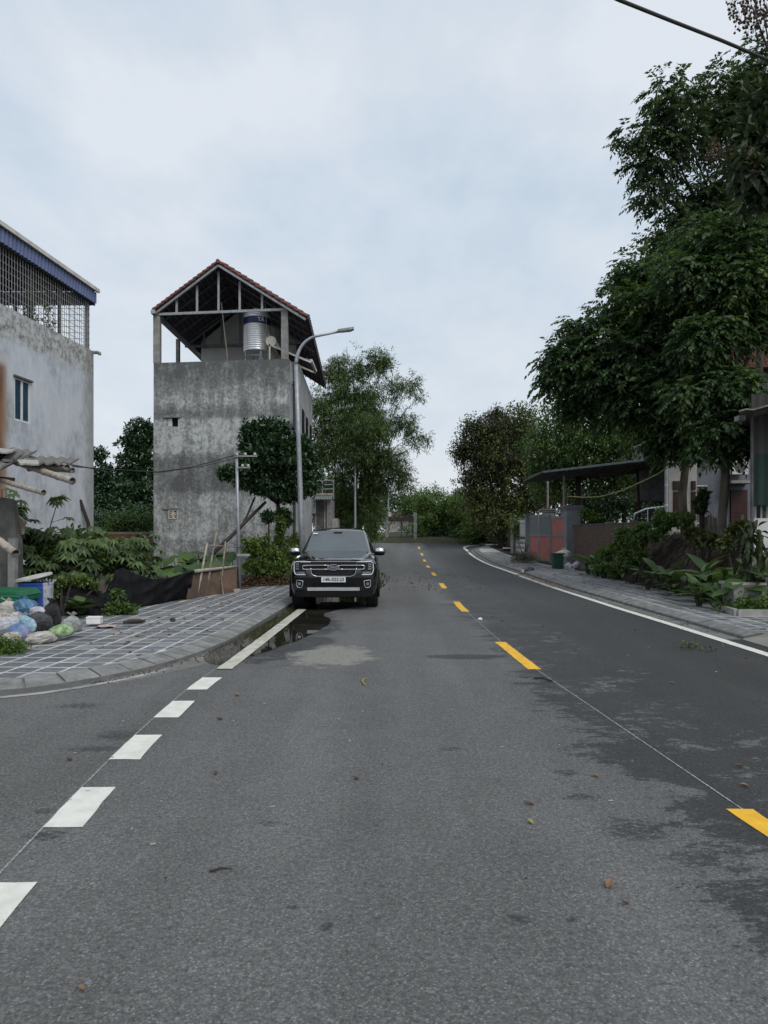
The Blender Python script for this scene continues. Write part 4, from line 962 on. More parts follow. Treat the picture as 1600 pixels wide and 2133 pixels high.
m = MB(); p = lp(YN, 0); m.box2((p.x - 8, YN, 0), (p.x - .2, YN + .2, zw - .6)); m.build('front_wall', 'bluewash_wall', lh)
m = MB(); p = lp(YB, 0); q = lp(YN, 0); m.add([(q.x - 8, YN, zw - .62), (q.x - .1, YN, zw - .62), (p.x - .1, YB, zw - .62), (p.x - 8, YB, zw - .62)], [(0, 1, 2, 3)]); m.build('terrace_floor', 'concrete_grey', lh)
# window
m = MB(); lwall(m, wy0, wy1, wz0, wz1, -.06, -.03); wn_ = m.build('window', 'window_blue', lh)
fw = .045; wm_ = (wy0 + wy1) / 2
for y0, y1, z0, z1 in ((wy0, wy1, wz0, wz0 + fw), (wy0, wy1, wz1 - fw, wz1), (wy0, wy0 + fw, wz0 + fw, wz1 - fw), (wy1 - fw, wy1, wz0 + fw, wz1 - fw), (wm_ - .035, wm_ + .035, wz0 + fw, wz1 - fw)):
    m = MB(); lwall(m, y0, y1, z0, z1, -.03, -.008); m.build('window_frame', 'window_white', wn_)
m = MB(); lwall(m, wy0 - .05, wy1 + .05, wz1, wz1 + .05, 0, .06); m.build('window_hood', 'concrete_dark', wn_)
# roof: trim, corrugated fascia, underside
zr1 = W(195, 603, 22.0).z; zf0 = W(193, 632, 22.0).z
m = MB(); p = lp(YB + .05, 0); q = lp(YN, 0)
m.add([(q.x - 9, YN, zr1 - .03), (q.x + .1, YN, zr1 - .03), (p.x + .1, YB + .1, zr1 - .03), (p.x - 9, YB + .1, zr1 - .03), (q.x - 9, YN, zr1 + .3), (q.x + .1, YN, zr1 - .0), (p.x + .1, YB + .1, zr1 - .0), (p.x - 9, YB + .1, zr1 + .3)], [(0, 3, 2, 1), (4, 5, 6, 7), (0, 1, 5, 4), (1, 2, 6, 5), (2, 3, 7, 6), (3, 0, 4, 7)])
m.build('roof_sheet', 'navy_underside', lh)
m = MB(); m.beam(lp(YN, zr1 - .02, .11), lp(YB + .12, zr1 - .02, .11), .07, .11); m.build('roof_trim', 'roof_trim', lh)
def corr(pa, pb, z0, z1, name, amp=.018, pit=.16):
    pa = Vector(pa); pb = Vector(pb); d = pb - pa; n_ = int(d.length / pit * 4); s_ = Vector((-d.y, d.x, 0)).normalized(); rows = [[], []]
    for i in range(n_ + 1):
        p = pa + d * i / n_ + s_ * amp * (1 if (i // 2) % 2 else -1); rows[0].append(Vector((p.x, p.y, z0))); rows[1].append(Vector((p.x, p.y, z1)))
    m = MB(); m.grid(rows); return m
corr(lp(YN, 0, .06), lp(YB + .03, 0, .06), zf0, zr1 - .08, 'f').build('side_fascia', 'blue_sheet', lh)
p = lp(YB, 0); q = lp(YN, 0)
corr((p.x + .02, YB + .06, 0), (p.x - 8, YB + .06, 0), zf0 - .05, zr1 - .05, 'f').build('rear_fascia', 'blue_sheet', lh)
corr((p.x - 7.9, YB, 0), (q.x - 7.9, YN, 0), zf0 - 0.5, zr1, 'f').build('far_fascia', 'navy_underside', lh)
m = MB(); m.beam(lp(YN, zf0, .0), lp(YB, zf0, .0), .06, .06); m.build('fascia_beam', 'steel_dark', lh)
# cage
cage = MB(); cage.beam(lp(YN, zw + .03, -.08), lp(YB - .05, zw + .03, -.08), .03, .03); cg = cage.build('cage', 'cage_bar', lh)
vb = MB(); vb.tube([Vector((0, 0, 0)), Vector((0, 0, zf0 - zw))], .009, 5); vme = vb.mesh('vertical_bar', 'cage_bar')
k = 0; y = YB - .12
while y > 15.6:
    p = lp(y, zw, -.08) - base_of(cg); link('vertical_bar', vme, cg, p); y -= .118
for k in range(1, 8):
    z = zw + (zf0 - zw) * k / 8; m = MB(); m.tube([lp(YN, z, -.095), lp(YB - .05, z, -.095)], .008, 5); m.build('horizontal_bar', 'cage_bar', cg)
# back side of cage along the rear edge
for k in range(24):
    p = Vector((lp(YB, 0).x - .25 - k * .16, YB - .08, zw)) - base_of(cg); link('vertical_bar', vme, cg, p)
for k in range(1, 8):
    z = zw + (zf0 - zw) * k / 8; m = MB(); m.tube([(lp(YB, 0).x - .1, YB - .09, z), (lp(YB, 0).x - 4.2, YB - .09, z)], .008, 5); m.build('horizontal_bar', 'cage_bar', cg)
for y, w_ in ((YB - .09, .09), (20.35, .07), (18.9, .11), (17.35, .09)):
    m = MB(); p = lp(y, 0, -.16); m.box2((p.x - w_ / 2, y - w_ / 2, zw - .02), (p.x + w_ / 2, y + w_ / 2, zf0 + .06)); m.build('post', 'steel_truss' if y > 21 else 'steel_dark', cg)
m = MB(); p = lp(YB, zw, 0); m.tube([(p.x - .1, YB + .03, zw - .02), (p.x + .12, YB + .03, zw - .02), (p.x + .18, YB + .03, zw - .05), (p.x + .18, YB + .03, zw - .10)], .055, 8); m.build('spout', 'concrete_grey', lh)
# creeper and odds and ends on the terrace
vine = empty('terrace_creeper', lp(19.4, zw - .6, -.3), 'thin creeper climbing inside the terrace cage of the pale house', 'plant')
m = MB(); pts = [lp(19.1 + .25 * math.sin(i * 1.3), zw - .5 + i * .22, -.28 + .05 * math.cos(i)) for i in range(9)]; m.tube(pts, .012, 5); m.build('stem', 'stem_green', vine)
foliage('foliage', [(p.x + .0, p.y + R.uniform(-.35, .55), p.z + R.uniform(-.1, .2), .12, .28, .22) for p in pts[1:]] + [tuple(lp(19.9, zw + .25 + .25 * k, -.2)) + (.1, .22, .2) for k in range(7)], 210, 'cluster', 'leaf_olive', vine, .62)
m = MB(); p = lp(16.6, zw, -.8); m.box2((p.x - .4, p.y - .6, zw - .62), (p.x + .3, p.y + .5, zw + .55)); m.box2((p.x - .2, p.y - .9, zw - .62), (p.x + .1, p.y - .62, zw + .9)); tag(m.build('terrace_stack', 'concrete_pale'), 'stack of pale blocks behind the cage bars at the photo edge', 'blocks')
m = MB(); p = lp(18.6, zw + .25, -.5)
for r in (.30, .26, .22): m.tube([(p.x + .04 * (r - .25) * 10, p.y + r * math.cos(a), p.z + r * math.sin(a)) for a in [i * 2 * math.pi / 18 for i in range(19)]], .02, 6)
tag(m.build('cable_coil', 'cable_black'), 'coil of black hose hanging inside the terrace cage', 'coil')
m = MB(); a = lp(21.5, 1.0, .15); m.tube([W(167, 1041, 21.2), W(184, 1090, 21.3), W(188, 1150, 21.4)], [.05, .06, .07], 7); tag(m.build('leaning_branch', 'wood_dark'), 'dark branch leaning on the pale house wall near its corner', 'branch')

# ------------------------------------------------------------------ tumbledown shed at the left edge
sd = empty('shed', (-7.3, 12.9, .085), 'tumbledown cement shed with broken fibre-cement roof at the left edge', 'shed')
c = W(41, 1100, 12.6); zt = W(0, 1010, 12.6).z
m = MB(); m.add([(c.x - .01, 12.55, .0), (c.x - .01, 12.75, .0), (c.x - 4, 12.75, 0), (c.x - 4, 12.55, 0), (c.x - .10, 12.55, zt - .25), (c.x - .12, 12.75, zt - .3), (c.x - 4, 12.75, zt + .2), (c.x - 4, 12.55, zt + .2), (c.x - .02, 12.55, 1.45), (c.x - .02, 12.75, 1.42)],
      [(0, 1, 9, 8), (8, 9, 5, 4), (0, 8, 4, 7, 3), (1, 2, 6, 5, 9), (4, 5, 6, 7), (2, 3, 7, 6), (0, 3, 2, 1)])
m.build('wall', 'concrete_dark', sd)
m = MB(); m.box2((c.x - .13, 12.44, 0), (c.x + .0, 12.548, 1.52)); m.build('pier', 'concrete_grey', sd)
m = MB(); m.add([(c.x - .16, 12.76, 0), (c.x - 2.4, 15.6, 0), (c.x - 2.6, 15.5, 0), (c.x - .4, 12.76, 0), (c.x - .16, 12.76, zt - .3), (c.x - 2.4, 15.6, zt), (c.x - 2.6, 15.5, zt), (c.x - .4, 12.76, zt - .3)], [(0, 3, 2, 1), (4, 5, 6, 7), (0, 1, 5, 4), (1, 2, 6, 5), (2, 3, 7, 6), (3, 0, 4, 7)]); m.build('side_wall', 'concrete_dark', sd)
def fsheet(name, pts, mat, th=.03, lab=None, waves=6, amp=.03):
    """corrugated sheet spanned by 4 corners a,b (near edge) c,d (far edge)"""
    a, b2, c2, d2 = [Vector(p) for p in pts]; rows = []; n_ = waves * 4
    nn = (b2 - a).cross(d2 - a).normalized()
    for i in range(n_ + 1):
        t = i / n_; w_ = math.sin(t * waves * 2 * math.pi) * amp; jag = R.uniform(-.02, .02)
        p = a.lerp(b2, t) + nn * w_; q = d2.lerp(c2, t) + nn * w_; rows.append([p + (p - q).normalized() * jag, p.lerp(q, .5), q])
    m = MB(); m.grid(rows); k = len(m.v); m.add([v + nn * th for v in m.v], [f for f in m.f])
    nr = len(rows)
    for i in range(nr - 1): m.f += [(i * 3, k + i * 3, k + (i + 1) * 3, (i + 1) * 3), (i * 3 + 2, (i + 1) * 3 + 2, k + (i + 1) * 3 + 2, k + i * 3 + 2)]; m.mi += [0, 0]
    m.f += [(0, 1, k + 1, k), (1, 2, k + 2, k + 1), ((nr - 1) * 3, k + (nr - 1) * 3, k + (nr - 1) * 3 + 1, (nr - 1) * 3 + 1), ((nr - 1) * 3 + 1, k + (nr - 1) * 3 + 1, k + (nr - 1) * 3 + 2, (nr - 1) * 3 + 2)]; m.mi += [0] * 4
    return m.build(name, mat, sd)
fsheet('roof_sheet', (W(-70, 1000, 11.6), W(4, 975, 11.8), W(78, 940, 13.4), W(-50, 950, 13.4)), 'asbestos', waves=4, amp=.035)
fsheet('roof_sheet', (W(-60, 985, 12.0), W(30, 958, 12.2), W(60, 938, 13.6), W(-60, 936, 13.6)), 'asbestos', waves=3)
fsheet('roof_sheet', (W(40, 969, 12.1), W(150, 967, 12.3), W(165, 957, 13.6), W(62, 953, 13.6)), 'asbestos', waves=5, amp=.02)
fsheet('roof_sheet', (W(-60, 948, 12.0), W(25, 943, 12.2), W(36, 937, 13.2), W(-60, 940, 13.2)), 'asbestos_edge', waves=2, amp=.015)
fsheet('roof_sheet', (W(42, 969, 11.85), W(82, 969, 11.9), W(78, 961, 12.3), W(36, 961, 12.3)), 'asbestos_edge', waves=1, amp=.005)
def bamboo_pole(a, b2, r, mat='bamboo_dry', parent=None, name='bamboo_pole'):
    a = Vector(a); b2 = Vector(b2); n_ = max(3, int((b2 - a).length / .35)); pts = []; rr = []
    for i in range(n_ + 1):
        t = i / n_
        for e, k in ((-.012, 1.0), (0, 1.14), (.012, 1.0)):
            tt = min(1, max(0, t + e)); pts.append(a.lerp(b2, tt) + Vector((0, 0, .01 * math.sin(tt * 5)))); rr.append(r * k)
    m = MB(); m.tube(pts, rr, 10); d = (b2 - a).normalized()
    o = m.build(name, mat, parent, 'angle')
    e = MB(); e.tube([b2 + d * .002, b2 + d * .006], r * .78, 10); e.build('hollow_end', 'dark_void', o) if parent is None else None
    return o
bp = [(-40, 940, 13.2, 151, 1001, 11.9, .060, 'bamboo beam jutting furthest out from under the broken shed roof'),
      (-60, 985, 12.6, 91, 1025, 11.7, .046, 'middle bamboo rafter end sticking out of the broken shed'),
      (-60, 1085, 12.2, 33, 1152, 11.6, .070, 'thick lowest bamboo pole end poking from the shed doorway'),
      (60, 969, 13.0, 140, 973, 12.3, .050, 'pale bamboo purlin lying just under the shed roof edge'),
      (60, 977, 13.0, 152, 979, 12.4, .045, 'shadowed bamboo purlin below the pale one at the shed roof')]
for x0, y0, d0, x1, y1, d1, r, lab in bp: tag(bamboo_pole(W(x0, y0, d0), W(x1, y1, d1), r), lab, 'bamboo pole', 'bamboo poles of the shed roof')
m = MB(); m.beam(W(-60, 992, 12.4), W(27, 999, 12.2), .10, .07); m.build('broken_rafter', 'wood_dark', sd)
for k in range(5):
    m = MB(); m.beam(W(30 + 2 * k, 1070 + 7 * k, 12.8), W(52 - k, 1088 + 6 * k, 12.7), .05, .05); m.build('broken_lath', 'wood_pale', sd)
# ------------------------------------------------------------------ parked black SUV (local: x across, y from bumper backwards, z up)
car = empty('parked_car', (-1.045, 14.42, 0.0), 'black SUV with chrome grille parked facing us at the kerb', 'car', rz=0.016); car.scale = (.965, .965, .965)
def loft(m, secs, cap=True):
    n = len(secs[0]); k = len(secs)
    m.add([p for s_ in secs for p in s_], [(i * n + j, i * n + (j + 1) % n, (i + 1) * n + (j + 1) % n, (i + 1) * n + j) for i in range(k - 1) for j in range(n)] + ([tuple(range(n - 1, -1, -1)), tuple((k - 1) * n + j for j in range(n))] if cap else []))
ST = [(0.0, .60, .36, .96, .995), (.02, .72, .33, .98, 1.02), (.055, .82, .31, 1.0, 1.05), (.10, .885, .30, 1.015, 1.068), (.18, .93, .29, 1.03, 1.082), (.32, .95, .28, 1.05, 1.10), (.6, .96, .28, 1.07, 1.128), (1.0, .962, .28, 1.09, 1.172), (1.42, .962, .28, 1.115, 1.215),
      (2.0, .96, .28, 1.12, 1.17), (3.2, .96, .28, 1.13, 1.17), (4.2, .955, .30, 1.14, 1.17), (4.6, .94, .34, 1.14, 1.17), (4.8, .90, .38, 1.12, 1.15), (4.88, .82, .42, 1.08, 1.1)]
secs = []
for y, w, zb, zs, zt in ST:
    half = [(0, zb), (.74 * w, zb), (.93 * w, zb + .05), (.985 * w, zb + .18), (w, .62), (w, .80), (.99 * w, zs - .07), (.965 * w, zs - .02), (.915 * w, zs + (zt - zs) * .62), (.80 * w, zt), (.42 * w, zt + .018), (0, zt + .022)]
    secs.append([Vector((x, y, z)) for x, z in half] + [Vector((-x, y, z)) for x, z in half[-2:0:-1]])
m = MB(); loft(m, secs)
body_me = m.mesh('body', 'car_paint')
body = link('body', body_me, car)
cutm = MB()
AX = (.86, 3.76)
for ya in AX:
    for sg in (-1, 1):
        cutm.tube([(sg * .60, ya, .37), (sg * 1.2, ya, .37)], .465, 32)
cut = link('cut', cutm.mesh('cut', 'car_trim'))
bo = body.modifiers.new('arch', 'BOOLEAN'); bo.object = cut; bo.operation = 'DIFFERENCE'; bo.solver = 'EXACT'
bpy.context.view_layer.update(); dg = bpy.context.evaluated_depsgraph_get(); nm_ = bpy.data.meshes.new_from_object(body.evaluated_get(dg)); body.modifiers.clear(); body.data = nm_; body.data.name = 'body'
bpy.data.objects.remove(cut)
nm_.materials.clear(); nm_.materials.append(MATS['car_paint'])
nm_.polygons.foreach_set('material_index', [0] * len(nm_.polygons)); nm_.polygons.foreach_set('use_smooth', [True] * len(nm_.polygons)); nm_.set_sharp_from_angle(angle=math.radians(32))
def fy(x): a = abs(x); return 0.0 if a < .6 else ((a - .6) / .33) ** 2 * .125
def cpart(m, name, mat, parent=car, smooth=False): return m.build(name, mat, parent, smooth, local=True)
def fpoly(m, pts, off, th=.012):
    """flat shape on the nose, following its plan curve; pts (x,z)"""
    f = [Vector((x, fy(x) - off, z)) for x, z in pts]; m.extrude(f, (0, th, 0)); return m
def ftube(m, pts, r, off, closed=False, seg=6, sub=3):
    q = list(pts) + ([pts[0]] if closed else []); out = []
    for a, b in zip(q, q[1:]):
        for k in range(sub): t = k / sub; out.append((a[0] + (b[0] - a[0]) * t, a[1] + (b[1] - a[1]) * t))
    out.append(q[-1]); m.tube([Vector((x, fy(x) - off, z)) for x, z in out], r, seg); return m
def fgrid(m, x0, x1, z0, z1, off, n=14, th=.0):
    m.grid([[Vector((x0 + (x1 - x0) * i / n, fy(x0 + (x1 - x0) * i / n) - off, z)) for i in range(n + 1)] for z in (z0, z1)])
    if th:
        for z in (z0, z1): m.grid([[Vector((x0 + (x1 - x0) * i / n, fy(x0 + (x1 - x0) * i / n) - off + e, z)) for i in range(n + 1)] for e in (0, th)])
    return m
# grille
m = MB(); gr_ = [(-.48, 1.05), (.48, 1.05), (.485, .90), (.465, .80), (.36, .735), (-.36, .735), (-.465, .80), (-.485, .90)]
fpoly(m, gr_[::-1], .012, .014); gri = cpart(m, 'grille', 'car_grille')
m = MB()
for r, z in enumerate((1.02, .985, .865, .83, .795, .76)):
    for k in range(-7, 8):
        x = (k + (r % 2) * .5) * .062
        if abs(x) < .45 - max(0, .82 - z) * 1.2: m.box((x, -.016, z), (.046, .010, .016))
cpart(m, 'grille_mesh', 'car_satin', gri).data.materials[0] = MATS['steel_dark']
m = MB(); m.box((0, -.022, 1.056), (.97, .022, .018)); cpart(m, 'grille_strip', 'car_chrome', gri)
m = MB(); ftube(m, [(-.49, .92), (-.475, .81), (-.44, .765), (-.36, .735), (.36, .735), (.44, .765), (.475, .81), (.49, .92)], .010, .018); cpart(m, 'grille_surround', 'car_chrome', gri, True)
for sg in (-1, 1):
    m = MB(); ftube(m, [(sg * .11, .973), (sg * .62, .973), (sg * .66, .962), (sg * .66, .898), (sg * .62, .888), (sg * .11, .888)], .012, .026, True, 6, 5); bar = cpart(m, 'grille_bar', 'car_chrome', gri, True)
    m = MB(); fgrid(m, sg * .12, sg * .65, .90, .96, .022); cpart(m, 'bar_inset', 'car_trim', bar)
# badge
m = MB(); n = 32
def oval(rx, rz, y, z0=.932): return [Vector((rx * math.cos(2 * math.pi * k / n), y, z0 + rz * math.sin(2 * math.pi * k / n))) for k in range(n)]
m.extrude(oval(.128, .067, -.05), (0, .04, 0)); bd = cpart(m, 'badge', 'car_chrome')
m = MB(); m.extrude(oval(.110, .053, -.053), (0, .004, 0)); cpart(m, 'badge_field', 'badge_blue', bd)
text_mesh('lettering', 'Ford', 'car_chrome', .085, .002, bd, (0, -.056, .932), (math.pi / 2, 0, 0), .35, .002, .17)
# headlights
for sg in (-1, 1):
    m = MB(); pts = [(.49, 1.05), (.76, 1.05), (.845, 1.03), (.85, .85), (.82, .775), (.60, .775), (.595, .85), (.66, .885), (.66, .975), (.49, .985)]
    hl = None
    # dark lens built as strips so that it follows the curve of the nose
    fgrid(m, sg * .50, sg * .66, .98, 1.05, .010, 6); fgrid(m, sg * .66, sg * .85, .775, 1.05, .010, 10); fgrid(m, sg * .60, sg * .66, .775, .885, .010, 4)
    hl = cpart(m, 'headlight', 'lamp_dark')
    m = MB(); ftube(m, [(sg * .49, 1.048), (sg * .80, 1.048), (sg * .848, 1.02), (sg * .852, .86), (sg * .825, .785), (sg * .79, .772), (sg * .60, .772)], .011, .022, False, 6, 5); cpart(m, 'light_strip', 'lamp_light', hl, True)
    m = MB(); fgrid(m, sg * .62, sg * .80, .79, .835, .016, 6); cpart(m, 'reflector', 'lamp_chrome', hl)
    for z in (.995, .945, .895):
        m = MB(); m.box((sg * .775, fy(.775) - .02, z), (.075, .02, .032), (0, 0, sg * .35)); cpart(m, 'projector', 'lamp_chrome', hl)
# bumper
m = MB(); fgrid(m, -.80, .80, .51, .70, .008, 30); cpart(m, 'bumper_recess', 'car_trim')
m = MB(); fgrid(m, -.86, .86, .70, .738, .022, 30, .03); cpart(m, 'bumper_lip', 'car_paint', car, True)
m = MB(); fgrid(m, -.84, .84, .30, .43, .015, 30, .03); cpart(m, 'lower_valance', 'car_trim')
m = MB(); fgrid(m, -.56, .56, .43, .498, .030, 20, .04); cpart(m, 'skid_strip', 'car_satin')
m = MB(); fgrid(m, -.45, .45, .52, .60, .012, 20); cpart(m, 'lower_grille', 'car_grille')
for sg in (-1, 1):
    m = MB(); ftube(m, [(sg * .655, .64), (sg * .79, .655), (sg * .79, .53), (sg * .755, .495), (sg * .69, .495), (sg * .66, .55)], .009, .022, True); fg = cpart(m, 'fog_light', 'car_satin', car, True)
    m = MB(); m.tube([(sg * .73, fy(.73) - .022, .575), (sg * .73, fy(.73), .575)], .035, 14); cpart(m, 'fog_lens', 'lamp_chrome', fg)
m = MB(); m.box((0, -.034, .668), (.52, .012, .112)); pl = cpart(m, 'number_plate', 'plate_white')
text_mesh('plate_number', '14K-023.23', 'plate_ink', .098, .0012, pl, (0, -.042, .668), (math.pi / 2, 0, 0), 0, .0022, .435)
# bonnet panel with two creases
rows = []
for y in (.07, .12, .2, .35, .6, .95, 1.25, 1.42):
    zt = interp([(s_[0], s_[4]) for s_ in ST], y); wv_ = .62 + .12 * min(1, y / .5); row = []
    for i in range(-12, 13):
        x = wv_ * i / 12; e = abs(i) / 12; h_ = .024 - .03 * max(0, e - .86) / .14 + .020 * math.exp(-((e - .66) / .09) ** 2) * min(1, y * 3) + .012 * (1 - e ** 2)
        row.append(Vector((x, y, zt + h_)))
    rows.append(row)
m = MB(); m.grid(rows); cpart(m, 'bonnet', 'car_paint', car, True)
# cabin
CS = [(1.30, .80, .80, 1.16, 1.17), (1.40, .83, .745, 1.17, 1.21), (2.02, .90, .625, 1.175, 1.705), (2.25, .905, .615, 1.18, 1.755), (3.0, .905, .61, 1.18, 1.79), (3.9, .90, .60, 1.18, 1.77), (4.40, .89, .58, 1.18, 1.70), (4.80, .86, .72, 1.16, 1.19)]
secs = []
for y, wb, wt, z0, z1 in CS:
    half = [(0, 1.05), (wb, 1.08), (wb, z0), (wt + (wb - wt) * .15 + .02, z1 - .10 * (z1 > 1.4) - .005), (wt, z1 - .028 * (z1 > 1.4)), (wt * .75, z1), (0, z1 + .018)]
    secs.append([Vector((x, y, z)) for x, z in half] + [Vector((-x, y, z)) for x, z in half[-2:0:-1]])
m = MB(); loft(m, secs); cabin = cpart(m, 'cabin', 'car_paint', car, 'angle')
rows = []
for k in range(9):
    t = k / 8; y = 1.415 + t * .575; z = 1.223 + t * .475; w_ = .735 - t * .125; rows.append([Vector((w_ * i / 8, y - .035 * (1 - (i / 8) ** 2) - .012, z + .012)) for i in range(-8, 9)])
m = MB(); m.grid(rows); ws = cpart(m, 'windscreen', 'car_glass', car, True)
m = MB(); m.box((0, 1.90, 1.665), (.20, .05, .05)); cpart(m, 'sensor_pod', 'car_trim', ws)
m = MB(); m.add([(-.60, 1.868, 1.668), (-.48, 1.860, 1.668), (-.48, 1.840, 1.646), (-.60, 1.848, 1.646)], [(0, 1, 2, 3)]); cpart(m, 'sticker', 'lamp_light', ws)
for x in (-.35, .2):
    m = MB(); m.tube([(x - .1, 1.395, 1.228), (x + .35, 1.40, 1.240)], .008, 5); cpart(m, 'wiper', 'car_trim', ws)
m = MB(); m.box((0, 1.36, 1.205), (1.46, .10, .02)); cpart(m, 'cowl', 'car_trim')
for sg in (-1, 1):
    for a, b in ((2.02, 2.78), (2.84, 3.62), (3.68, 4.25)):
        def sp(y, z):
            wb = interp([(c_[0], c_[1]) for c_ in CS], y); wt = interp([(c_[0], c_[2]) for c_ in CS], y); z1 = interp([(c_[0], c_[4]) for c_ in CS], y)
            x3 = wt + (wb - wt) * .15 + .02; t = (z - 1.18) / (z1 - .105 - 1.18); return Vector((sg * (wb + (x3 - wb) * t + .006), y, z))
        z1a = interp([(c_[0], c_[4]) for c_ in CS], a + .1) - .13; z1b = interp([(c_[0], c_[4]) for c_ in CS], b) - .13
        a0 = a - .35 if a == 2.02 else a
        m = MB(); m.add([sp(a0 + .05, 1.205), sp(b, 1.205), sp(b, z1b), sp(a + .12, z1a)], [(0, 1, 2, 3)]); cpart(m, 'side_window', 'car_glass')
    m = MB(); m.tube([(sg * .60, 2.10, 1.76), (sg * .605, 2.22, 1.815), (sg * .60, 3.0, 1.845), (sg * .59, 3.9, 1.825), (sg * .58, 4.2, 1.76)], .014, 8); cpart(m, 'roof_rail', 'car_chrome', car, True)
    # mirror
    m = MB(); m.tube([(sg * .88, 1.62, 1.16), (sg * .97, 1.60, 1.17)], .03, 8); mi = cpart(m, 'mirror', 'car_trim')
    m = MB(); m.lathe((0, 0, 0), [(.02, -.085), (.10, -.075), (.125, -.02), (.12, .04), (.09, .085), (.02, .10)], 16); o = cpart(m, 'mirror_housing', 'car_trim', mi, True); o.location = (sg * 1.005, 1.60, 1.215); o.scale = (1, .62, 1)
    m = MB(); m.lathe((0, 0, 0), [(.126, .0), (.128, .03), (.10, .086), (.02, .104)], 16); o = cpart(m, 'mirror_cap', 'car_chrome', mi, True); o.location = (sg * 1.005, 1.597, 1.215); o.scale = (1.02, .66, 1)
    for y in (2.30, 3.20):
        m = MB(); m.box((sg * .968, y + .3, .98), (.025, .2, .03)); cpart(m, 'door_handle', 'car_paint')
    for y in (1.78, 2.80, 3.66):
        m = MB(); m.box((sg * .9615, y, .72), (.004, .008, .72)); cpart(m, 'door_seam', 'car_trim')
    m = MB(); m.box((sg * .93, 2.32, .31), (.16, 1.75, .04)); cpart(m, 'side_step', 'car_trim')
    for ya in AX:
        m = MB(); m.tube([Vector((sg * .966, ya + .475 * math.cos(a), .37 + .475 * math.sin(a))) for a in [math.pi * k / 14 for k in range(-1, 16)]], .028, 6); cpart(m, 'arch_trim', 'car_trim', car, True)
        wl = MB(); R0 = .385; cxw = sg * .83
        def ring(prof): return prof
        prof = [(.25, -.125), (.345, -.13), (.375, -.115), (R0, -.085), (R0, .085), (.375, .115), (.345, .13), (.25, .125)]
        n = 36
        vs = [Vector((cxw + t, ya + r * math.cos(2 * math.pi * k / n), R0 - .003 + r * math.sin(2 * math.pi * k / n))) for r, t in prof for k in range(n)]
        fs = [(i * n + k, i * n + (k + 1) % n, (i + 1) * n + (k + 1) % n, (i + 1) * n + k) for i in range(len(prof) - 1) for k in range(n)]
        wl.add(vs, fs); whl = cpart(wl, 'wheel', 'tyre', car, 'angle')
        m = MB(); m.tube([(cxw + sg * .06, ya, R0), (cxw + sg * .11, ya, R0)], [.255, .25], 28); cpart(m, 'rim_back', 'car_trim', whl)
        for k in range(6):
            a = k * math.pi / 3 + .2; m = MB(); m.beam((cxw + sg * .118, ya, R0), (cxw + sg * .112, ya + .235 * math.cos(a), R0 + .235 * math.sin(a)), .06, .025); cpart(m, 'spoke', 'rim', whl)
        m = MB(); nseg = 40
        for k in range(nseg):                                  # tread blocks
            a = 2 * math.pi * k / nseg
            for t in (-.06, 0, .06): m.box((cxw + t, ya + (R0 - .001) * math.cos(a), R0 + (R0 - .001) * math.sin(a) - .003), (.045, .012, .035), (a, 0, 0))
        cpart(m, 'tread', 'tyre', whl)
    m = MB(); m.add([Vector((sg * .70, 4.872, .85)), Vector((sg * .90, 4.78, .85)), Vector((sg * .90, 4.78, 1.06)), Vector((sg * .70, 4.862, 1.06))], [(0, 1, 2, 3)]); m.extrude([v.copy() for v in m.v], (0, .02, 0)); cpart(m, 'tail_light', 'tail_red')
m = MB(); m.add([(-.66, 4.755, 1.22), (.66, 4.755, 1.22), (.55, 4.43, 1.64), (-.55, 4.43, 1.64)], [(0, 1, 2, 3)]); m.v = [v + Vector((0, .012, .012)) for v in m.v]; cpart(m, 'rear_window', 'car_glass')
m = MB(); m.box((0, 2.3, .34), (1.2, 4.1, .16)); cpart(m, 'underbody', 'car_trim')
m = MB(); m.tube([(-.75, .86, .37), (.75, .86, .37)], .05, 8); m.tube([(-.75, 3.76, .34), (.75, 3.76, .34)], .08, 8); cpart(m, 'axles', 'car_trim')
m = MB(); m.tube([(0, 3.9, 1.79), (0, 4.05, 1.88)], .01, 5); cpart(m, 'aerial', 'car_trim')
# ------------------------------------------------------------------ left pavement: bins, rubbish, fence, poles
gb = G(-8, 1333, .1); gb = Vector((-6.35, 11.35, .1))
bn = empty('wheelie_bin', gb, 'large green wheelie bin with closed lid at the left edge', 'bin')
wz = W(0, 1232, 11.1).z
def bx(m, z0, z1, x0, x1, y0, y1, t=.0): 
    m.add([(x0 + t, y0 + t, z0), (x1 - t, y0 + t, z0), (x1 - t, y1 - t, z0), (x0 + t, y1 - t, z0), (x0, y0, z1), (x1, y0, z1), (x1, y1, z1), (x0, y1, z1)], [(0, 3, 2, 1), (4, 5, 6, 7), (0, 1, 5, 4), (1, 2, 6, 5), (2, 3, 7, 6), (3, 0, 4, 7)])
bxr = W(38, 0, 11.1).x
m = MB(); bx(m, .12, wz - .13, bxr - .62, bxr, 11.05, 11.65, .06); bdy = m.build('bin_body', 'bin_green', bn)
m = MB(); bx(m, wz - .15, wz - .08, bxr - .66, bxr + .06, 10.98, 11.70); m.build('rim', 'bin_green', bn)
m = MB(); m.add([(bxr - .66, 10.96, wz - .075), (bxr + .07, 10.96, wz - .075), (bxr + .07, 11.72, wz - .07), (bxr - .66, 11.72, wz - .07), (bxr - .64, 11.05, wz), (bxr, 11.05, wz - .01), (bxr, 11.66, wz + .03), (bxr - .64, 11.66, wz + .03)], [(0, 3, 2, 1), (4, 5, 6, 7), (0, 1, 5, 4), (1, 2, 6, 5), (2, 3, 7, 6), (3, 0, 4, 7)]); ld = m.build('lid', 'bin_green', bn)
for z in (.018, .05):
    m = MB(); m.box((bxr - .25, 11.0, wz - .06 + z), (.8, .02, .012)); m.build('lid_ridge', 'bin_green', ld)
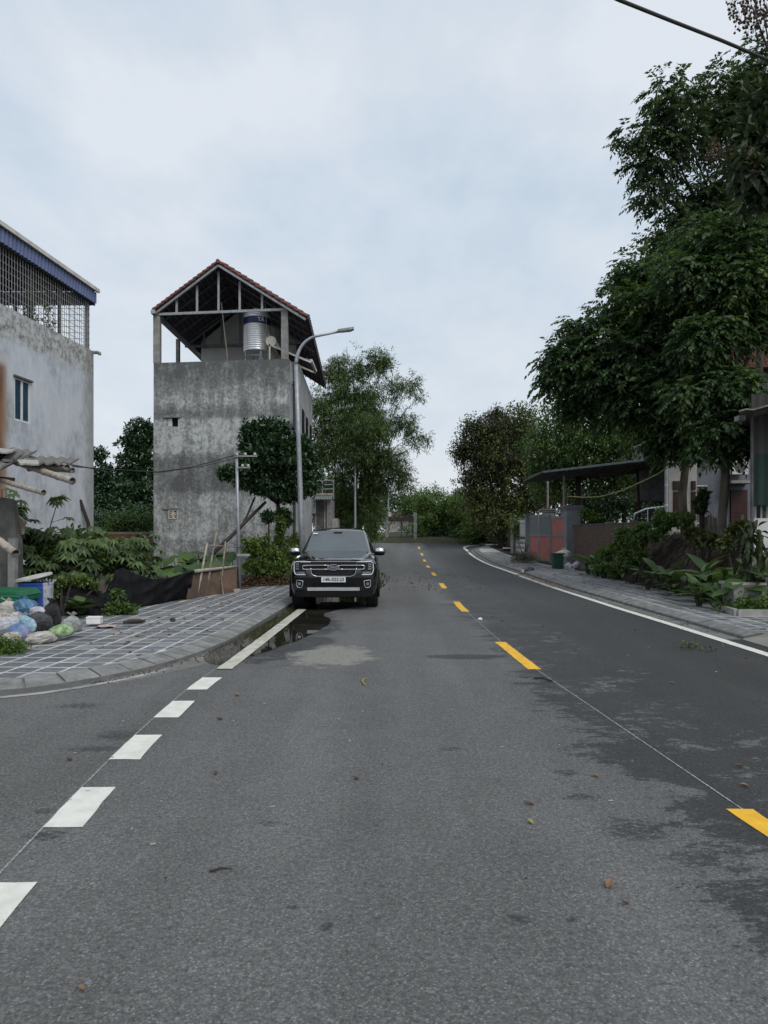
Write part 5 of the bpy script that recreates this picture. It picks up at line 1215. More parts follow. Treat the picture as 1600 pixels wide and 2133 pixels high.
for k in range(3):
    m = MB(); m.box((bxr - .105 + k * .028, 11.085, wz - .34), (.017, .01, .045)); m.build('printed_mark', 'white_print', bdy)
for sg in (0, 1):
    m = MB(); m.tube([(bxr - .6 + sg * .5, 11.66, .22), (bxr - .52 + sg * .5, 11.66, .22)], .12, 14); m.build('wheel', 'tyre', bn)
# barrel
bc = W(75, 0, 12.0); zl = W(0, 1213, 12.0).z
br = empty('plastic_barrel', (bc.x, 12.0, .1), 'blue plastic barrel with tilted cream lid behind the rubbish', 'barrel')
m = MB(); m.lathe((0, 0, 0), [(.245, 0), (.262, .02), (.272, .25), (.276, .27), (.272, .29), (.275, .55), (.279, .57), (.275, .59), (.277, zl - .14), (.285, zl - .12), (.283, zl - .1)], 36); link('barrel_body', m.mesh('barrel_body', 'barrel_blue', smooth='angle'), br)
m = MB(); m.lathe((0, 0, 0), [(.02, .0), (.29, .0), (.30, .012), (.295, .045), (.27, .05), (.25, .035), (.02, .03)], 36); o = link('barrel_lid', m.mesh('barrel_lid', 'lid_cream', smooth='angle'), br, (-.03, 0, zl - .035), (.10, -.20, 0))
# rubbish bags
def bag(px, py, wpx, hpx, d, mat, lab, seed, knot=True, name='rubbish_bag', z0=None, group='rubbish bags heaped beside the bins'):
    """px,py: centre in the photo; wpx,hpx its size"""
    rr = random.Random(seed); rx = wpx / 2 * d / F; rz = hpx / 2 * d / F; c = W(px, py, d); rx *= 1.12
    ry = rx * rr.uniform(.75, .95); m = MB(); nu, nv = 44, 26; rows = []
    ph = [rr.uniform(0, 6.28) for _ in range(12)]; crs = [(rr.uniform(-7, 7), rr.uniform(-7, 7), rr.uniform(-7, 7), rr.uniform(0, 6)) for _ in range(4)]; kx = rr.uniform(-.25, .25); ky = rr.uniform(-.3, .2)
    for j in range(nv + 1):
        v = j / nv; th_ = math.pi * v; row = []
        for i in range(nu + 1):
            a = 2 * math.pi * (i % nu) / nu
            r = math.sin(th_); z = math.cos(th_)
            lump = 1 + .12 * math.sin(2 * a + ph[0] + 2 * v) + .09 * math.sin(3 * a + ph[1] - 5 * v) + .07 * math.sin(5 * a + ph[2] + 7 * v) * math.sin(th_) + .05 * math.sin(7 * a + ph[3]) * math.sin(4 * v + ph[4])
            pl_ = .055 * abs(math.sin(4.5 * a + ph[5] + 3 * v)) + .04 * abs(math.sin(8 * a - 6 * v + ph[6]))         # gathered pleats
            cz_ = sum(abs(math.sin(fx * math.cos(a) * r + fy_ * math.sin(a) * r + fz_ * z + f0)) for fx, fy_, fz_, f0 in crs) / len(crs)
            r2 = max(0, r) ** .8 * (lump - pl_) * (.90 + .22 * cz_)
            zz_ = z * (1 + .08 * math.sin(3 * a + ph[7])) if z > 0 else max(z, -.86 + .05 * math.sin(3 * a + ph[8]))
            if knot and v < .22:
                t = 1 - v / .22; r2 *= (1 - .30 * t); zz_ += .16 * t ** 1.5
            row.append(Vector((c.x + rx * r2 * math.cos(a) + kx * rx * max(0, z), d + ry * r2 * math.sin(a) + ky * ry * max(0, z), c.z + rz * zz_)))
        rows.append(row)
    m.grid(rows)
    o = m.build(name, mat, None, True); tag(o, lab, 'rubbish bag', group)
    if knot:
        top = rows[0][0]; e = MB(); n_ = 7
        for s_ in (-1, 1):
            tip = top + Vector((s_ * rx * .28, rr.uniform(-.05, .05), rz * .30)); e.add([top + Vector((-.012, 0, -.01)), top + Vector((.012, .01, -.01)), tip + Vector((.03, .01, -.02)), tip + Vector((-.01, -.02, .02)), tip + Vector((-.05, .0, -.005))], [(0, 1, 2, 3), (0, 3, 4)])
        e.build('knot', mat, o)
    return o
BG = [(18, 1269, 46, 32, 10.9, 'bag_white', 'dirty white rubbish bag topmost at left, against the green bin', 1),
      (56, 1263, 37, 30, 10.85, 'bag_blue', 'round mid-blue rubbish bag on top of the heap before the barrel', 2),
      (32, 1289, 34, 28, 10.4, 'bag_print', 'printed white rubbish bag in the middle of the heap', 3),
      (82, 1277, 30, 26, 10.7, 'bag_lilac', 'pale lilac rubbish bag between the blue bags and the black bag', 4),
      (108, 1283, 34, 50, 10.75, 'bag_black', 'tall glossy black rubbish bag on the right of the heap', 5),
      (84, 1294, 36, 38, 10.35, 'bag_dark', 'see-through dark grey rubbish bag in the middle of the heap', 6),
      (90, 1312, 38, 32, 10.05, 'bag_black', 'low crumpled black rubbish bag behind the green one', 7),
      (8, 1305, 58, 38, 10.0, 'bag_lavender', 'striped pale lavender rubbish bag at the photo edge', 8),
      (58, 1303, 36, 38, 10.0, 'bag_lightblue', 'shiny light blue rubbish bag in the front of the heap', 9),
      (40, 1321, 44, 40, 9.7, 'bag_bluepink', 'blue rubbish bag with a pink patch showing through', 10),
      (24, 1333, 42, 32, 9.45, 'bag_mixed', 'cream rubbish bag with yellow scraps, nearest to the grass cuttings', 11),
      (85, 1328, 52, 26, 9.55, 'bag_white', 'clear whitish rubbish bag of scraps lying in front', 12),
      (129, 1314, 43, 26, 9.8, 'bag_green', 'light green rubbish bag lying on the pavers', 13),
      (150, 1302, 36, 34, 10.05, 'bag_grey', 'grey crumpled plastic rubbish bag rightmost in the heap', 14),
      (5, 1287, 30, 22, 10.5, 'bag_mixed', 'brownish rubbish bag squeezed under the topmost white one', 15)]
for t in BG: bag(*t, knot=t[7] in (1, 2, 5, 9, 14))
m = MB(); c = G(197, 1303, .1); m.box((c.x, c.y, .19), (.215, .16, .105), (0, .02, .12)); o = m.build('styrofoam_box', 'styrofoam'); tag(o, 'small white styrofoam box lying right of the rubbish heap', 'box')
m2 = MB(); m2.box((c.x, c.y, .235), (.225, .17, .02), (0, .02, .12)); m2.build('box_lid', 'styrofoam', o)
m = MB(); c = G(220, 1307, .1); rows = [[Vector((c.x - .15 + .3 * i / 8, c.y - .12 + .24 * j / 5, .118 + .006 * math.sin(i * 1.1 + j) + .008 * math.cos(j * 1.3))) for i in range(9)] for j in range(6)]
m.grid(rows); k = len(m.v); m.add([v + Vector((0, 0, -.012)) for v in m.v], list(m.f)); tag(m.build('flattened_carton', 'carton', None, True), 'flattened red and white carton lying on the pavers', 'carton')
m = MB(); a = G(258, 1297, .13); c = G(302, 1293, .13); m.tube([a, a.lerp(c, .3) + Vector((0, 0, .01)), a.lerp(c, .7), c], [.028, .034, .036, .024], 7); tag(m.build('wood_stick', 'wood_dark'), 'short dark stick lying on the pavers before the bush', 'stick')
def rock(px, py, r, mat, lab, z=.1, name='stone'):
    c = G(px, py, z); bm = bmesh.new(); bmesh.ops.create_icosphere(bm, subdivisions=2, radius=r)
    for v in bm.verts: v.co *= R.uniform(.78, 1.12); v.co.z *= .7
    me = bpy.data.meshes.new(name); bm.to_mesh(me); bm.free(); me.materials.append(MATS[mat]); return tag(link(name, me, None, (c.x, c.y, z + r * .45)), lab, 'stone')
rock(360, 1294, .055, 'wood_dark', 'small dark lump lying alone on the left pavers')
grp = empty('grass_cuttings', G(14, 1364, .1), 'heap of green grass cuttings at the left photo edge', 'grass heap')
cc = G(8, 1362, .1); foliage('foliage', [(cc.x - .02, cc.y + .12, .11, .20, .20, .07), (cc.x - .25, cc.y + .15, .13, .22, .22, .09)], 520, 'fine', 'leaf_bright', grp, .36, shell=.2)

# shade-net fence
def curtain(name, top, bot, mat, folds, lab, cat, amp=.05, n=130, th=.012, rows_=22):
    m = MB(); rows = []
    for j in range(rows_ + 1):
        v = j / rows_; row = []
        for i in range(n + 1):
            t = i / n; T = interpv(top, t); Bm = interpv(bot, t); p = T.lerp(Bm, v)
            w_ = math.sin(t * folds * 6.28 + 2.2 * v + 1.5 * math.sin(t * 9)) * amp * (.4 + .9 * v) + (abs(math.sin(v * 7 + 3 * math.sin(t * 8) + t * 5)) ** 3) * amp * 1.1 + math.sin(t * folds * 17 + v * 6) * amp * .25
            row.append(p + Vector((w_ * .25, -abs(w_) - .1 * math.sin(v * math.pi), 0)))
        rows.append(row)
    m.grid(rows); o = m.build(name, mat, None, True); md = o.modifiers.new('thick', 'SOLIDIFY'); md.thickness = th
    return tag(o, lab, cat)
def interpv(pl, t):
    k = t * (len(pl) - 1); i = min(int(k), len(pl) - 2); return pl[i].lerp(pl[i + 1], k - i)
top = [W(104, 1212, 12.9), W(150, 1207, 13.0), W(185, 1218, 13.1), W(215, 1236, 13.3), W(228, 1228, 13.5), W(243, 1186, 13.7), W(258, 1182, 13.9), W(285, 1196, 14.2), W(320, 1206, 14.7), W(355, 1203, 15.2), W(385, 1193, 15.7), W(405, 1188, 16.1)]
bot = [G(100, 1281, .1), G(150, 1282, .1), G(185, 1281, .1), G(215, 1279, .1), G(228, 1277, .1), G(243, 1275, .1), G(258, 1272, .1), G(285, 1266, .1), G(320, 1259, .1), G(355, 1252, .1), G(385, 1247, .1), G(400, 1244, .1)]
curtain('shade_net', top, bot, 'net_black', 7, 'black shade netting sagging between stakes along the pavement', 'netting', .07)
m = MB(); a = W(395, 1193, 16.0); c = W(493, 1181, 18.4); m.extrude([G(388, 1248, .1), G(492, 1232, .1), W(492, 1183, 18.3), W(398, 1194, 16.05)], (.01, .03, 0)); tag(m.build('rusty_board', 'rust_board'), 'rusty brown sheet panel standing at the pavement edge', 'panel')
def stake(x0, y0, x1, y1, d0, d1, r, lab, mat='bamboo_dry', name='bamboo_stake', cat='stake'):
    a = W(x0, y0, d0); c = W(x1, y1, d1); m = MB(); m.tube([a, a.lerp(c, .35) + Vector((.01, 0, 0)), a.lerp(c, .7), c], [r, r * .95, r * .9, r * .8], 7); return tag(m.build(name, mat, None, True), lab, cat)
stake(406, 1190, 494, 1180, 16.1, 18.4, .042, 'bamboo rail lying along the top of the rusty panel', name='bamboo_rail', cat='rail')
stake(408, 1250, 432, 1131, 16.3, 16.6, .030, 'short bamboo stake leaning right, leftmost by the rusty panel')
stake(426, 1248, 451, 1107, 16.6, 17.2, .028, 'tall pale stake leaning right above the rusty panel', 'wood_pale')
stake(457, 1240, 470, 1128, 17.4, 17.6, .026, 'upright stake in front of the rusty panel', 'wood_pale')
stake(541, 1216, 522, 1155, 20.6, 20.9, .030, 'bamboo prop leaning left in front of the hedge')
stake(536, 1216, 530, 1168, 20.6, 21.2, .03, 'thin prop standing by the leaning one at the hedge', 'wood_pale')
stake(430, 1136, 500, 1140, 16.7, 18.5, .02, 'thin horizontal cane tied between stakes and slim pole', 'wood_pale', 'cane', 'cane')
stake(442, 1155, 553, 1046, 19.5, 21.8, .06, 'long dark log leaning up to the right against the tree', 'wood_dark', 'leaning_log', 'log')
stake(507, 1090, 531, 1036, 20.9, 21.5, .035, 'short dark log forked off the long leaning one', 'wood_dark', 'leaning_log', 'log')
m = MB(); c = W(460, 1192, 17.1); m.tube([W(452, 1238, 17.2), W(459, 1190, 17.3), W(465, 1238, 17.2)], .02, 6); tag(m.build('stake_tripod', 'wood_pale'), 'small pale crossed stakes in front of the rusty panel', 'stakes')
# slim service pole with insulators
sp_ = G(499, 1228, .1); pole = empty('service_pole', sp_, 'slim grey service pole with insulator arms at the pavement edge', 'pole')
tp = W(493, 952, sp_.y)
m = MB(); m.tube([sp_, sp_.lerp(tp, .5), tp], [.047, .043, .038], 12); m.build('shaft', 'galvanised', pole, True)
for x0, x1, y in ((486, 536, 950), (495, 521, 974)):
    a = W(x0, y, sp_.y - .06); c = W(x1, y, sp_.y - .06); m = MB(); m.beam(a, c, .035, .035); arm = m.build('cross_arm', 'steel_truss', pole)
    for t in ((.15, .5, .9) if x1 > 530 else (.4, .85)):
        p = a.lerp(c, t); m = MB(); m.lathe((p.x, p.y, p.z), [(.02, .02), (.04, .03), (.045, .045), (.022, .055), (.036, .062), (.032, .08), (.01, .09)], 12); m.build('insulator', 'porcelain', arm, True)
m = MB(); c = G(489, 1232, .1); m.box((c.x, c.y, .13), (.30, .22, .07), (0, 0, .1)); tag(m.build('concrete_slab', 'concrete_pale'), 'small pale slab lying at the foot of the slim pole', 'slab')
m = MB(); c = W(497, 1158, sp_.y); m.beam(W(493, 1156, 18.5), W(520, 1156, 18.6), .05, .06); m.build('bracket', 'steel_truss', pole)
# service wires
def wire(pts, r, mat, lab, name='wire', cat='wire', n=24, sag=0):
    q = []
    for a, c in zip(pts, pts[1:]):
        for i in range(n): t = i / n; q.append(Vector(a).lerp(Vector(c), t) + Vector((0, 0, -sag * 4 * t * (1 - t))))
    q.append(Vector(pts[-1])); m = MB(); m.tube(q, r, 6); return tag(m.build(name, mat, None, True), lab, cat)
wire([W(140, 967, 12.4), W(200, 977, 14), W(330, 983, 16.2), W(400, 973, 17.3), W(490, 948, 18.5)], .013, 'cable_black', 'upper dark wire from the shed roof to the slim pole', n=6)
wire([W(150, 972, 12.6), W(330, 984, 16.4), W(420, 972, 17.4), W(496, 953, 18.4)], .010, 'cable_black', 'lower thin wire sagging beside the upper one to the slim pole', n=6)
wire([W(520, 975, 18.6), W(560, 1030, 20), W(610, 1048, 22), W(640, 1035, 24)], .010, 'cable_black', 'thin wire drooping from the slim pole behind the dark tree', n=8)

# ------------------------------------------------------------------ street lamps
def street_lamp(base, lean, hgt, r, lab, reach=1.32):
    b0 = Vector(base); o = empty('street_lamp', b0, lab, 'street lamp', 'street lamps along the left kerb')
    top = b0 + Vector((lean, 0, hgt)); arc = []
    for k in range(11):
        a = math.pi / 2 * k / 10 * .94; arc.append(top + Vector((reach * .52 * (1 - math.cos(a)), 0, reach * .52 * math.sin(a) * 1.22)))
    e = arc[-1]; arc.append(e + Vector((reach * .48, 0, .13)))
    m = MB(); m.tube([b0, b0.lerp(top, .33), b0.lerp(top, .66), top], [r, r * .86, r * .72, r * .60], 14); m.build('shaft', 'galvanised', o, True)
    m = MB(); m.tube(arc, [r * .6 - (r * .22) * i / 11 for i in range(12)], 10); m.build('bracket_arm', 'galvanised', o, True)
    m = MB(); m.tube([b0, b0 + Vector((0, 0, .02))], r * 2.4, 4); m.build('base_plate', 'galvanised', o)
    d = Vector((1, 0, .16)).normalized(); m = MB(); p = arc[-1]
    m.extrude([p + Vector((-.05, -.08, -.02)), p + Vector((.30, -.13, .02)), p + Vector((.42, -.08, .055)), p + Vector((.42, .08, .055)), p + Vector((.30, .13, .02)), p + Vector((-.05, .08, -.02))], (0, 0, .065)); hd = m.build('lamp_head', 'lamp_head', o)
    m = MB(); m.extrude([p + Vector((.05, -.09, -.004)), p + Vector((.34, -.10, .03)), p + Vector((.34, .10, .03)), p + Vector((.05, .09, -.004))], (0, 0, -.012)); m.build('lens', 'window_white', hd)
    return o
street_lamp((W(632, 0, 20.2).x, 20.2, .1), -.21, 6.39, .092, 'near galvanised street lamp with curved arm beside the tall house')
street_lamp((W(740, 0, 38.6).x, 38.6, zg(38.6) + .1), .0, 5.9, .075, 'second street lamp, its head lost in the bamboo', 1.2)
street_lamp((W(809, 0, 66).x, 66, 1.4), .0, 5.6, .085, 'farthest street lamp showing above the end gate', 1.6)

# ------------------------------------------------------------------ low annex behind the tall house
an = empty('white_annex', (-4.2, 31, .08), 'low white-walled annex behind the tall house', 'annex')
p0 = W(603, 0, 27.5); p1 = W(646, 0, 36.5)
m = MB(); m.add([(p0.x, 27.5, 0), (p1.x, 36.5, 0), (p1.x - .2, 36.5, 0), (p0.x - .2, 27.5, 0), (p0.x, 27.5, 2.95), (p1.x, 36.5, 2.95), (p1.x - .2, 36.5, 2.95), (p0.x - .2, 27.5, 2.95)], [(0, 1, 5, 4), (1, 2, 6, 5), (2, 3, 7, 6), (3, 0, 4, 7), (4, 5, 6, 7)]); m.build('wall', 'plaster_white', an)
for t in (.25, .62):
    q = p0.lerp(p1, t); q2 = p0.lerp(p1, t + .12); m = MB(); m.add([(q.x + .012, q.y, .9), (q2.x + .012, q2.y, .9), (q2.x + .012, q2.y, 2.5), (q.x + .012, q.y, 2.5)], [(0, 1, 2, 3)]); m.extrude([v.copy() for v in m.v], (.02, 0, 0)); m.build('slit_window', 'window_dark', an)
gh = empty('gate_lodge', (-3.9, 38, .1), 'small grey brick gate lodge with corrugated awning behind the car', 'lodge')
g0 = W(652, 0, 37); g1 = W(690, 0, 37); zt = W(0, 1040, 37).z
m = MB(); m.box2((g0.x, 37.05, 0), (g1.x, 39.6, zt)); m.build('wall', 'concrete_grey', gh)
m = MB(); m.box2((g0.x + .22, 37.0, .3), (g1.x - .28, 37.045, zt - .15)); m.build('grille_door', 'concrete_dark', gh)
for x in (.12, .62, .78):
    m = MB(); q = g0.lerp(g1, x); m.box2((q.x, 36.98, 0), (q.x + .05, 37.04, zt)); m.build('post', 'concrete_pale', gh)
m = MB(); m.box2((g1.x + .003, 37.8, 0), (g1.x + .28, 39.5, zt - 1.0)); m.build('buttress', 'concrete_pale', gh)
za = W(0, 1040, 36.6).z; m = MB(); rows = [[Vector((W(656, 0, 36.4).x + i * .025, yy, zq + .02 * math.sin(i * 1.57))) for i in range(37)] for yy, zq in ((36.2, za - .02), (37.3, za + .28))]
m.grid(rows); o = m.build('awning', 'canopy_top', gh); m = MB(); m.beam((W(656, 0, 36.4).x, 37.0, za + .3), (W(692, 0, 36.4).x, 37.0, za + .3), .12, .07); m.build('awning_ridge', 'carton', gh)
ac = W(651, 1058, 36.6); m = MB(); m.box((ac.x, 36.8, ac.z), (.28, .25, .52)); o = m.build('air_unit', 'plaster_white', gh)
for k in range(6):
    m = MB(); m.box((ac.x, 36.668, ac.z - .2 + k * .08), (.24, .008, .03)); m.build('air_slat', 'concrete_dark', o)
fr = empty('steel_rack', (W(670, 0, 38).x, 38, zt), 'rusty steel railing on top of the gate lodge', 'railing')
for y in (1002, 1011, 1020):
    m = MB(); m.beam(W(640, y, 38), W(695, y - 2, 38), .05, .05); m.build('rail', 'steel_truss', fr)
for x in (645, 672, 695):
    m = MB(); m.beam(W(x, 1000, 38), W(x, 1040, 38), .05, .05); m.build('post', 'steel_truss', fr)
# red brick wall far left
m = MB(); xl = W(190, 0, 27).x; xr = W(321, 0, 27).x; zt = W(0, 1108, 27).z
m.box2((xl, 27.05, 0), (xr, 27.2, zt)); bw = tag(m.build('brick_boundary_wall', 'brick_mortar'), 'red brick boundary wall between the two left houses', 'brick wall')
m = MB(); rr_ = 0; z = .02
while z < zt - .07:
    x = xl + (rr_ % 2) * .115
    while x < xr - .2: m.box2((x, 27.035, z), (x + .21, 27.09, z + .062)); x += .225
    z += .075; rr_ += 1
o = m.build('bricks', 'brick_red', bw); o['kind'] = 'stuff'
# ------------------------------------------------------------------ right side: gates, wall, carport, houses
gt = empty('metal_gate', (8.3, 35, zg(35) + .09), 'grey framed steel gate with faded red panels on the right', 'gate')
GX = 8.32
def gz(y): return zg(y) + .10
def gpanel(y0, y1, ztop, top_mat, top_rib):
    zb = gz((y0 + y1) / 2); zm_ = 1.44
    m = MB(); m.box2((GX - .03, y0, zb), (GX + .03, y0 + .12, ztop)); leaf = m.build('gate_leaf', 'gate_grey', gt)
    m = MB(); m.box2((GX - .03, y1 - .12, zb), (GX + .03, y1, ztop)); m.build('stile', 'gate_grey', leaf)
    for z in (zb + .05, zm_, ztop - .06):
        m = MB(); m.box2((GX - .035, y0 + .12, z), (GX + .035, y1 - .12, z + .11)); m.build('rail', 'gate_grey', leaf)
    for z0, z1, mt in ((zb + .16, zm_, 'gate_panel_red'), (zm_ + .11, ztop - .06, top_mat)):
        n_ = int((y1 - y0 - .24) / .045); rows = [[], []]
        for i in range(n_ + 1):
            y = y0 + .12 + (y1 - y0 - .24) * i / n_; x = GX - .012 + (.012 if (i // 2) % 2 else 0); rows[0].append(Vector((x, y, z0))); rows[1].append(Vector((x, y, z1)))
        m = MB(); m.grid(rows); m.build('sheet_panel', mt, leaf)
    return leaf
gpanel(31.75, 34.6, 2.36, 'gate_panel_red', 0); gpanel(34.75, 37.2, 2.50, 'gate_panel_grey', 1); gpanel(37.35, 39.7, 2.55, 'gate_panel_grey', 1)
def pillar(y, w, ztop, mat, lab, x=GX, cat='gate pillar', name='gate_pillar'):
    zb = gz(y); o = empty(name, (x, y, zb), lab, cat, 'masonry pillars of the gates')
    m = MB(); m.box2((x - w / 2, y - w / 2, zb), (x + w / 2, y + w / 2, ztop - .16)); m.build('shaft', mat, o)
    m = MB(); m.box2((x - w / 2 - .10, y - w / 2 - .10, ztop - .06), (x + w / 2 + .10, y + w / 2 + .10, ztop)); m.build('cap', mat, o)
    m = MB(); m.box2((x - w / 2 - .05, y - w / 2 - .05, ztop - .16), (x + w / 2 + .05, y + w / 2 + .05, ztop - .061)); m.build('cap_mould', mat, o)
pillar(31.15, .62, 2.82, 'gate_grey', 'widest grey gate pillar beside the brick wall', GX + .08)
pillar(35.4, .50, 2.95, 'gate_grey', 'grey gate pillar behind the middle of the red gate', GX + .95)
pillar(37.6, .50, 2.90, 'gate_grey', 'grey gate pillar behind the far end of the red gate', GX + .55)
pillar(40.05, .34, 2.70, 'gate_grey', 'thin grey gate pillar at the far end of the red gate', GX)
pillar(44.6, .75, 2.55, 'concrete_pale', 'whitish stained pillar beyond the ornamental gate', 8.55)
# ornamental white gate
og = empty('ornamental_gate', (8.4, 42.3, gz(42)), 'pale iron gate with cast leaf panels past the red gate', 'gate')
x = 8.40; zb = gz(42)
for z in (zb + .12, zb + 1.15, zb + 1.95):
    m = MB(); m.box2((x - .02, 40.3, z), (x + .02, 44.2, z + .06)); m.build('rail', 'gate_grey', og)
for k in range(14):
    y = 40.4 + k * .28; m = MB(); m.tube([(x, y, zb + 1.15), (x, y, zb + 2.2)], .03, 6); m.build('baluster', 'window_white', og)
for k in range(9):
    for j in range(3):
        y = 40.6 + k * .42 + (j % 2) * .2; z = zb + .32 + j * .30; s_ = 1 if (k + j) % 2 else -1
        m = MB(); m.extrude([(x - .02, y - .16, z - .03 * s_), (x - .02, y - .02, z - .12), (x - .02, y + .17, z + .05 * s_), (x - .02, y + .02, z + .12)], (.02, 0, 0)); m.build('cast_leaf', 'window_white', og)
# grey side wall past it
m = MB(); m.box2((8.75, 45.1, gz(46)), (8.95, 53, gz(46) + 1.25)); tag(m.build('low_wall', 'concrete_dark'), 'dark low wall beyond the whitish pillar', 'wall')
m = MB(); m.box((8.35, 47.0, gz(47) + .17), (.62, .34, .32)); o = m.build('red_box', 'door_red'); tag(o, 'red and white box on the far right pavement', 'box')
m = MB(); m.box((8.35, 46.99, gz(47) + .2), (.63, .345, .07)); m.build('white_band', 'white_print', o)
# brick retaining wall, every brick standing proud of the mortar
bx0, y0, y1, zt = 8.40, 22.6, 30.8, 1.93
bw = empty('brick_garden_wall', (bx0, 27, .09), 'weathered brown brick garden wall beside the red gate', 'brick wall')
m = MB(); m.box2((bx0, y0, .05), (bx0 + .2, y1, zt - .005)); m.build('mortar_core', 'brick_mortar', bw)
m = MB(); m.box2((bx0 - .04, y0, zt), (bx0 + .24, y1, zt + .045)); m.build('coping', 'concrete_dark', bw)
bms = []
for i in range(3):
    m = MB(); m.box((0, 0, 0), (.03, .205, .062)); bms.append(m.mesh('brick', 'brick_brown_%d' % i))
cand = []; r = 0; z = zt - .04
while z > .45:
    y = y0 + .11 + (r % 2) * .11
    while y < y1 - .1:
        cand.append((y, z)); y += .222
    z -= .078; r += 1
rest = MB()
for k, (y, z) in enumerate(cand[:]):
    xx = bx0 - .008 + R.uniform(-.005, .005)
    if k < 300: link('brick', R.choice(bms), bw, (xx - bx0, y - 27, z - .09), (R.uniform(-.02, .02), 0, R.uniform(-.02, .02)))
    else: rest.cur = R.randrange(3); rest.box((xx, y, z), (.03, .205, .062))
o = rest.build('lower_bricks', ['brick_brown_0', 'brick_brown_1', 'brick_brown_2'], bw); o['kind'] = 'stuff'
# carport roof
cp = empty('carport', (9, 31, .1), 'low carport of grey metal sheet above the gate', 'carport')
P1 = W(1132, 984, 32.0); P2 = W(1445, 947, 24.6); P0 = W(1092, 1003, 37.0); P3 = P2 + (P0 - P1) + Vector((1.2, 0, -.05))
rows = []
for i in range(15):
    t = i / 14; a = P1.lerp(P2, t); c = P0.lerp(P3, t); rows.append([a.lerp(c, j / 40) + Vector((0, 0, .03 * (1 if j % 2 else -1) + .10 * math.sin(math.pi * j / 40))) for j in range(41)])
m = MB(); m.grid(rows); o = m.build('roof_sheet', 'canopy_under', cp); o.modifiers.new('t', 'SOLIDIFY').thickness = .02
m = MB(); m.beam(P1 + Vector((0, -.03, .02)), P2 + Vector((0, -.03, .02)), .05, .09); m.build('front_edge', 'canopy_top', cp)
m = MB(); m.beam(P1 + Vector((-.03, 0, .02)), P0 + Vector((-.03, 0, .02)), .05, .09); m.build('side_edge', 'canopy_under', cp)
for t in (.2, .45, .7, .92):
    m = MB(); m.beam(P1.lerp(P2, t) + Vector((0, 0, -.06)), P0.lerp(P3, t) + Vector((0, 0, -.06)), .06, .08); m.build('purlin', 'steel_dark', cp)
for px, d, zb in ((1175, 32.3, 2.80), (1141, 36.3, 2.9)):
    p = W(px, 0, d); m = MB(); m.tube([(p.x, d, zb), (p.x, d, 4.30)], .055, 8); m.build('post', 'steel_truss', cp)
# pots on the pillar
pt = empty('potted_plants', (9.2, 35.4, 2.95), 'small plants in red pots on a gate pillar', 'potted plants')
m = MB(); m.lathe((9.15, 35.3, 2.95), [(.12, 0), (.17, .28), (.19, .3)], 10); m.build('pot', 'gate_panel_red', pt, True)
m = MB(); m.lathe((8.87, 37.6, 2.9), [(.12, 0), (.17, .28), (.19, .3)], 10); m.build('pot', 'gate_panel_red', pt, True)
foliage('foliage', [(9.15, 35.3, 3.5, .3, .3, .3), (8.87, 37.6, 3.4, .35, .35, .25)], 90, 'cluster', 'leaf_olive', pt, 1.0)
# green bin and bags on the right
c = G(1164, 1185, .1); rb = empty('rubbish_bin', c, 'dark green rubbish bin overflowing with white bags by the gate', 'bin')
m = MB(); bx(m, c.z, c.z + .60, c.x - .22, c.x + .22, c.y, c.y + .44, .035); m.build('bin_body', 'bin_dark_green', rb)
m = MB(); bx(m, c.z + .601, c.z + .66, c.x - .26, c.x + .26, c.y - .04, c.y + .48); m.build('rim', 'bin_dark_green', rb)
bag(1172, 1155, 26, 18, c.y + .2, 'bag_white', 'white bag bulging from the top of the dark green bin', 31, group='rubbish at the right-hand bin')
bag(1186, 1181, 15, 15, c.y - .2, 'bag_lavender', 'white bag on the ground, right beside the dark green bin', 32, group='rubbish at the right-hand bin')
bag(1199, 1178, 14, 14, c.y - .3, 'bag_lilac', 'pale lilac bag on the ground farther from the dark green bin', 33, group='rubbish at the right-hand bin')
bag(1194, 1187, 6, 5, c.y - .9, 'bag_white', 'tiny white scrap bag on the pavers below the lilac one', 34, False, group='rubbish at the right-hand bin')
# dark sack on the kerb
a = W(1088, 1192, 27.6); c = W(1110, 1186, 28.0); m = MB(); m.tube([W(1086, 1193, 27.5), W(1093, 1189, 27.6), W(1101, 1187, 27.8), W(1111, 1186, 28)], [.05, .13, .15, .06], 9); o = m.build('dark_sack', 'bag_dark', None, True); tag(o, 'dark tied sack lying on the right kerb', 'sack')
m = MB(); m.tube([W(1088, 1194, 27.45), W(1090, 1187, 27.5)], [.09, .04], 7); m.build('sack_mouth', 'bag_lilac', o, True)
# square tree pit with a seedling
tpit = empty('tree_pit', (7.15, 35.5, gz(35)), 'square tree pit with a twiggy seedling before the red gate', 'planter')
for x0_, y0_, x1_, y1_ in ((6.6, 34.9, 7.7, 35.0), (6.6, 36.0, 7.7, 36.1), (6.6, 35.0, 6.7, 36.0), (7.6, 35.0, 7.7, 36.0)):
    m = MB(); m.box2((x0_, y0_, gz(35)), (x1_, y1_, gz(35) + .10)); m.build('pit_edge', 'concrete_grey', tpit)
foliage('weeds', [(7.15, 35.5, gz(35) + .15, .5, .5, .15)], 120, 'fine', 'leaf_olive', tpit, .9); m = MB()
for k in range(5): m.tube([(7.15, 35.5, .1), (7.15 + R.uniform(-.1, .1), 35.5, .5), (7.15 + R.uniform(-.4, .4), 35.5 + R.uniform(-.2, .2), R.uniform(.7, 1.3))], .014, 5)
m.build('twigs', 'wood_dark', tpit)
st = empty('pavement_shrub', (8.1, 43.4, gz(43)), 'small leafy tree in front of the ornamental gate', 'shrub')
m = MB(); m.tube([(8.1, 43.4, gz(43)), (8.15, 43.4, 1.2), (8.1, 43.4, 2.1)], [.05, .04, .02], 6); m.build('trunk', 'bark', st)
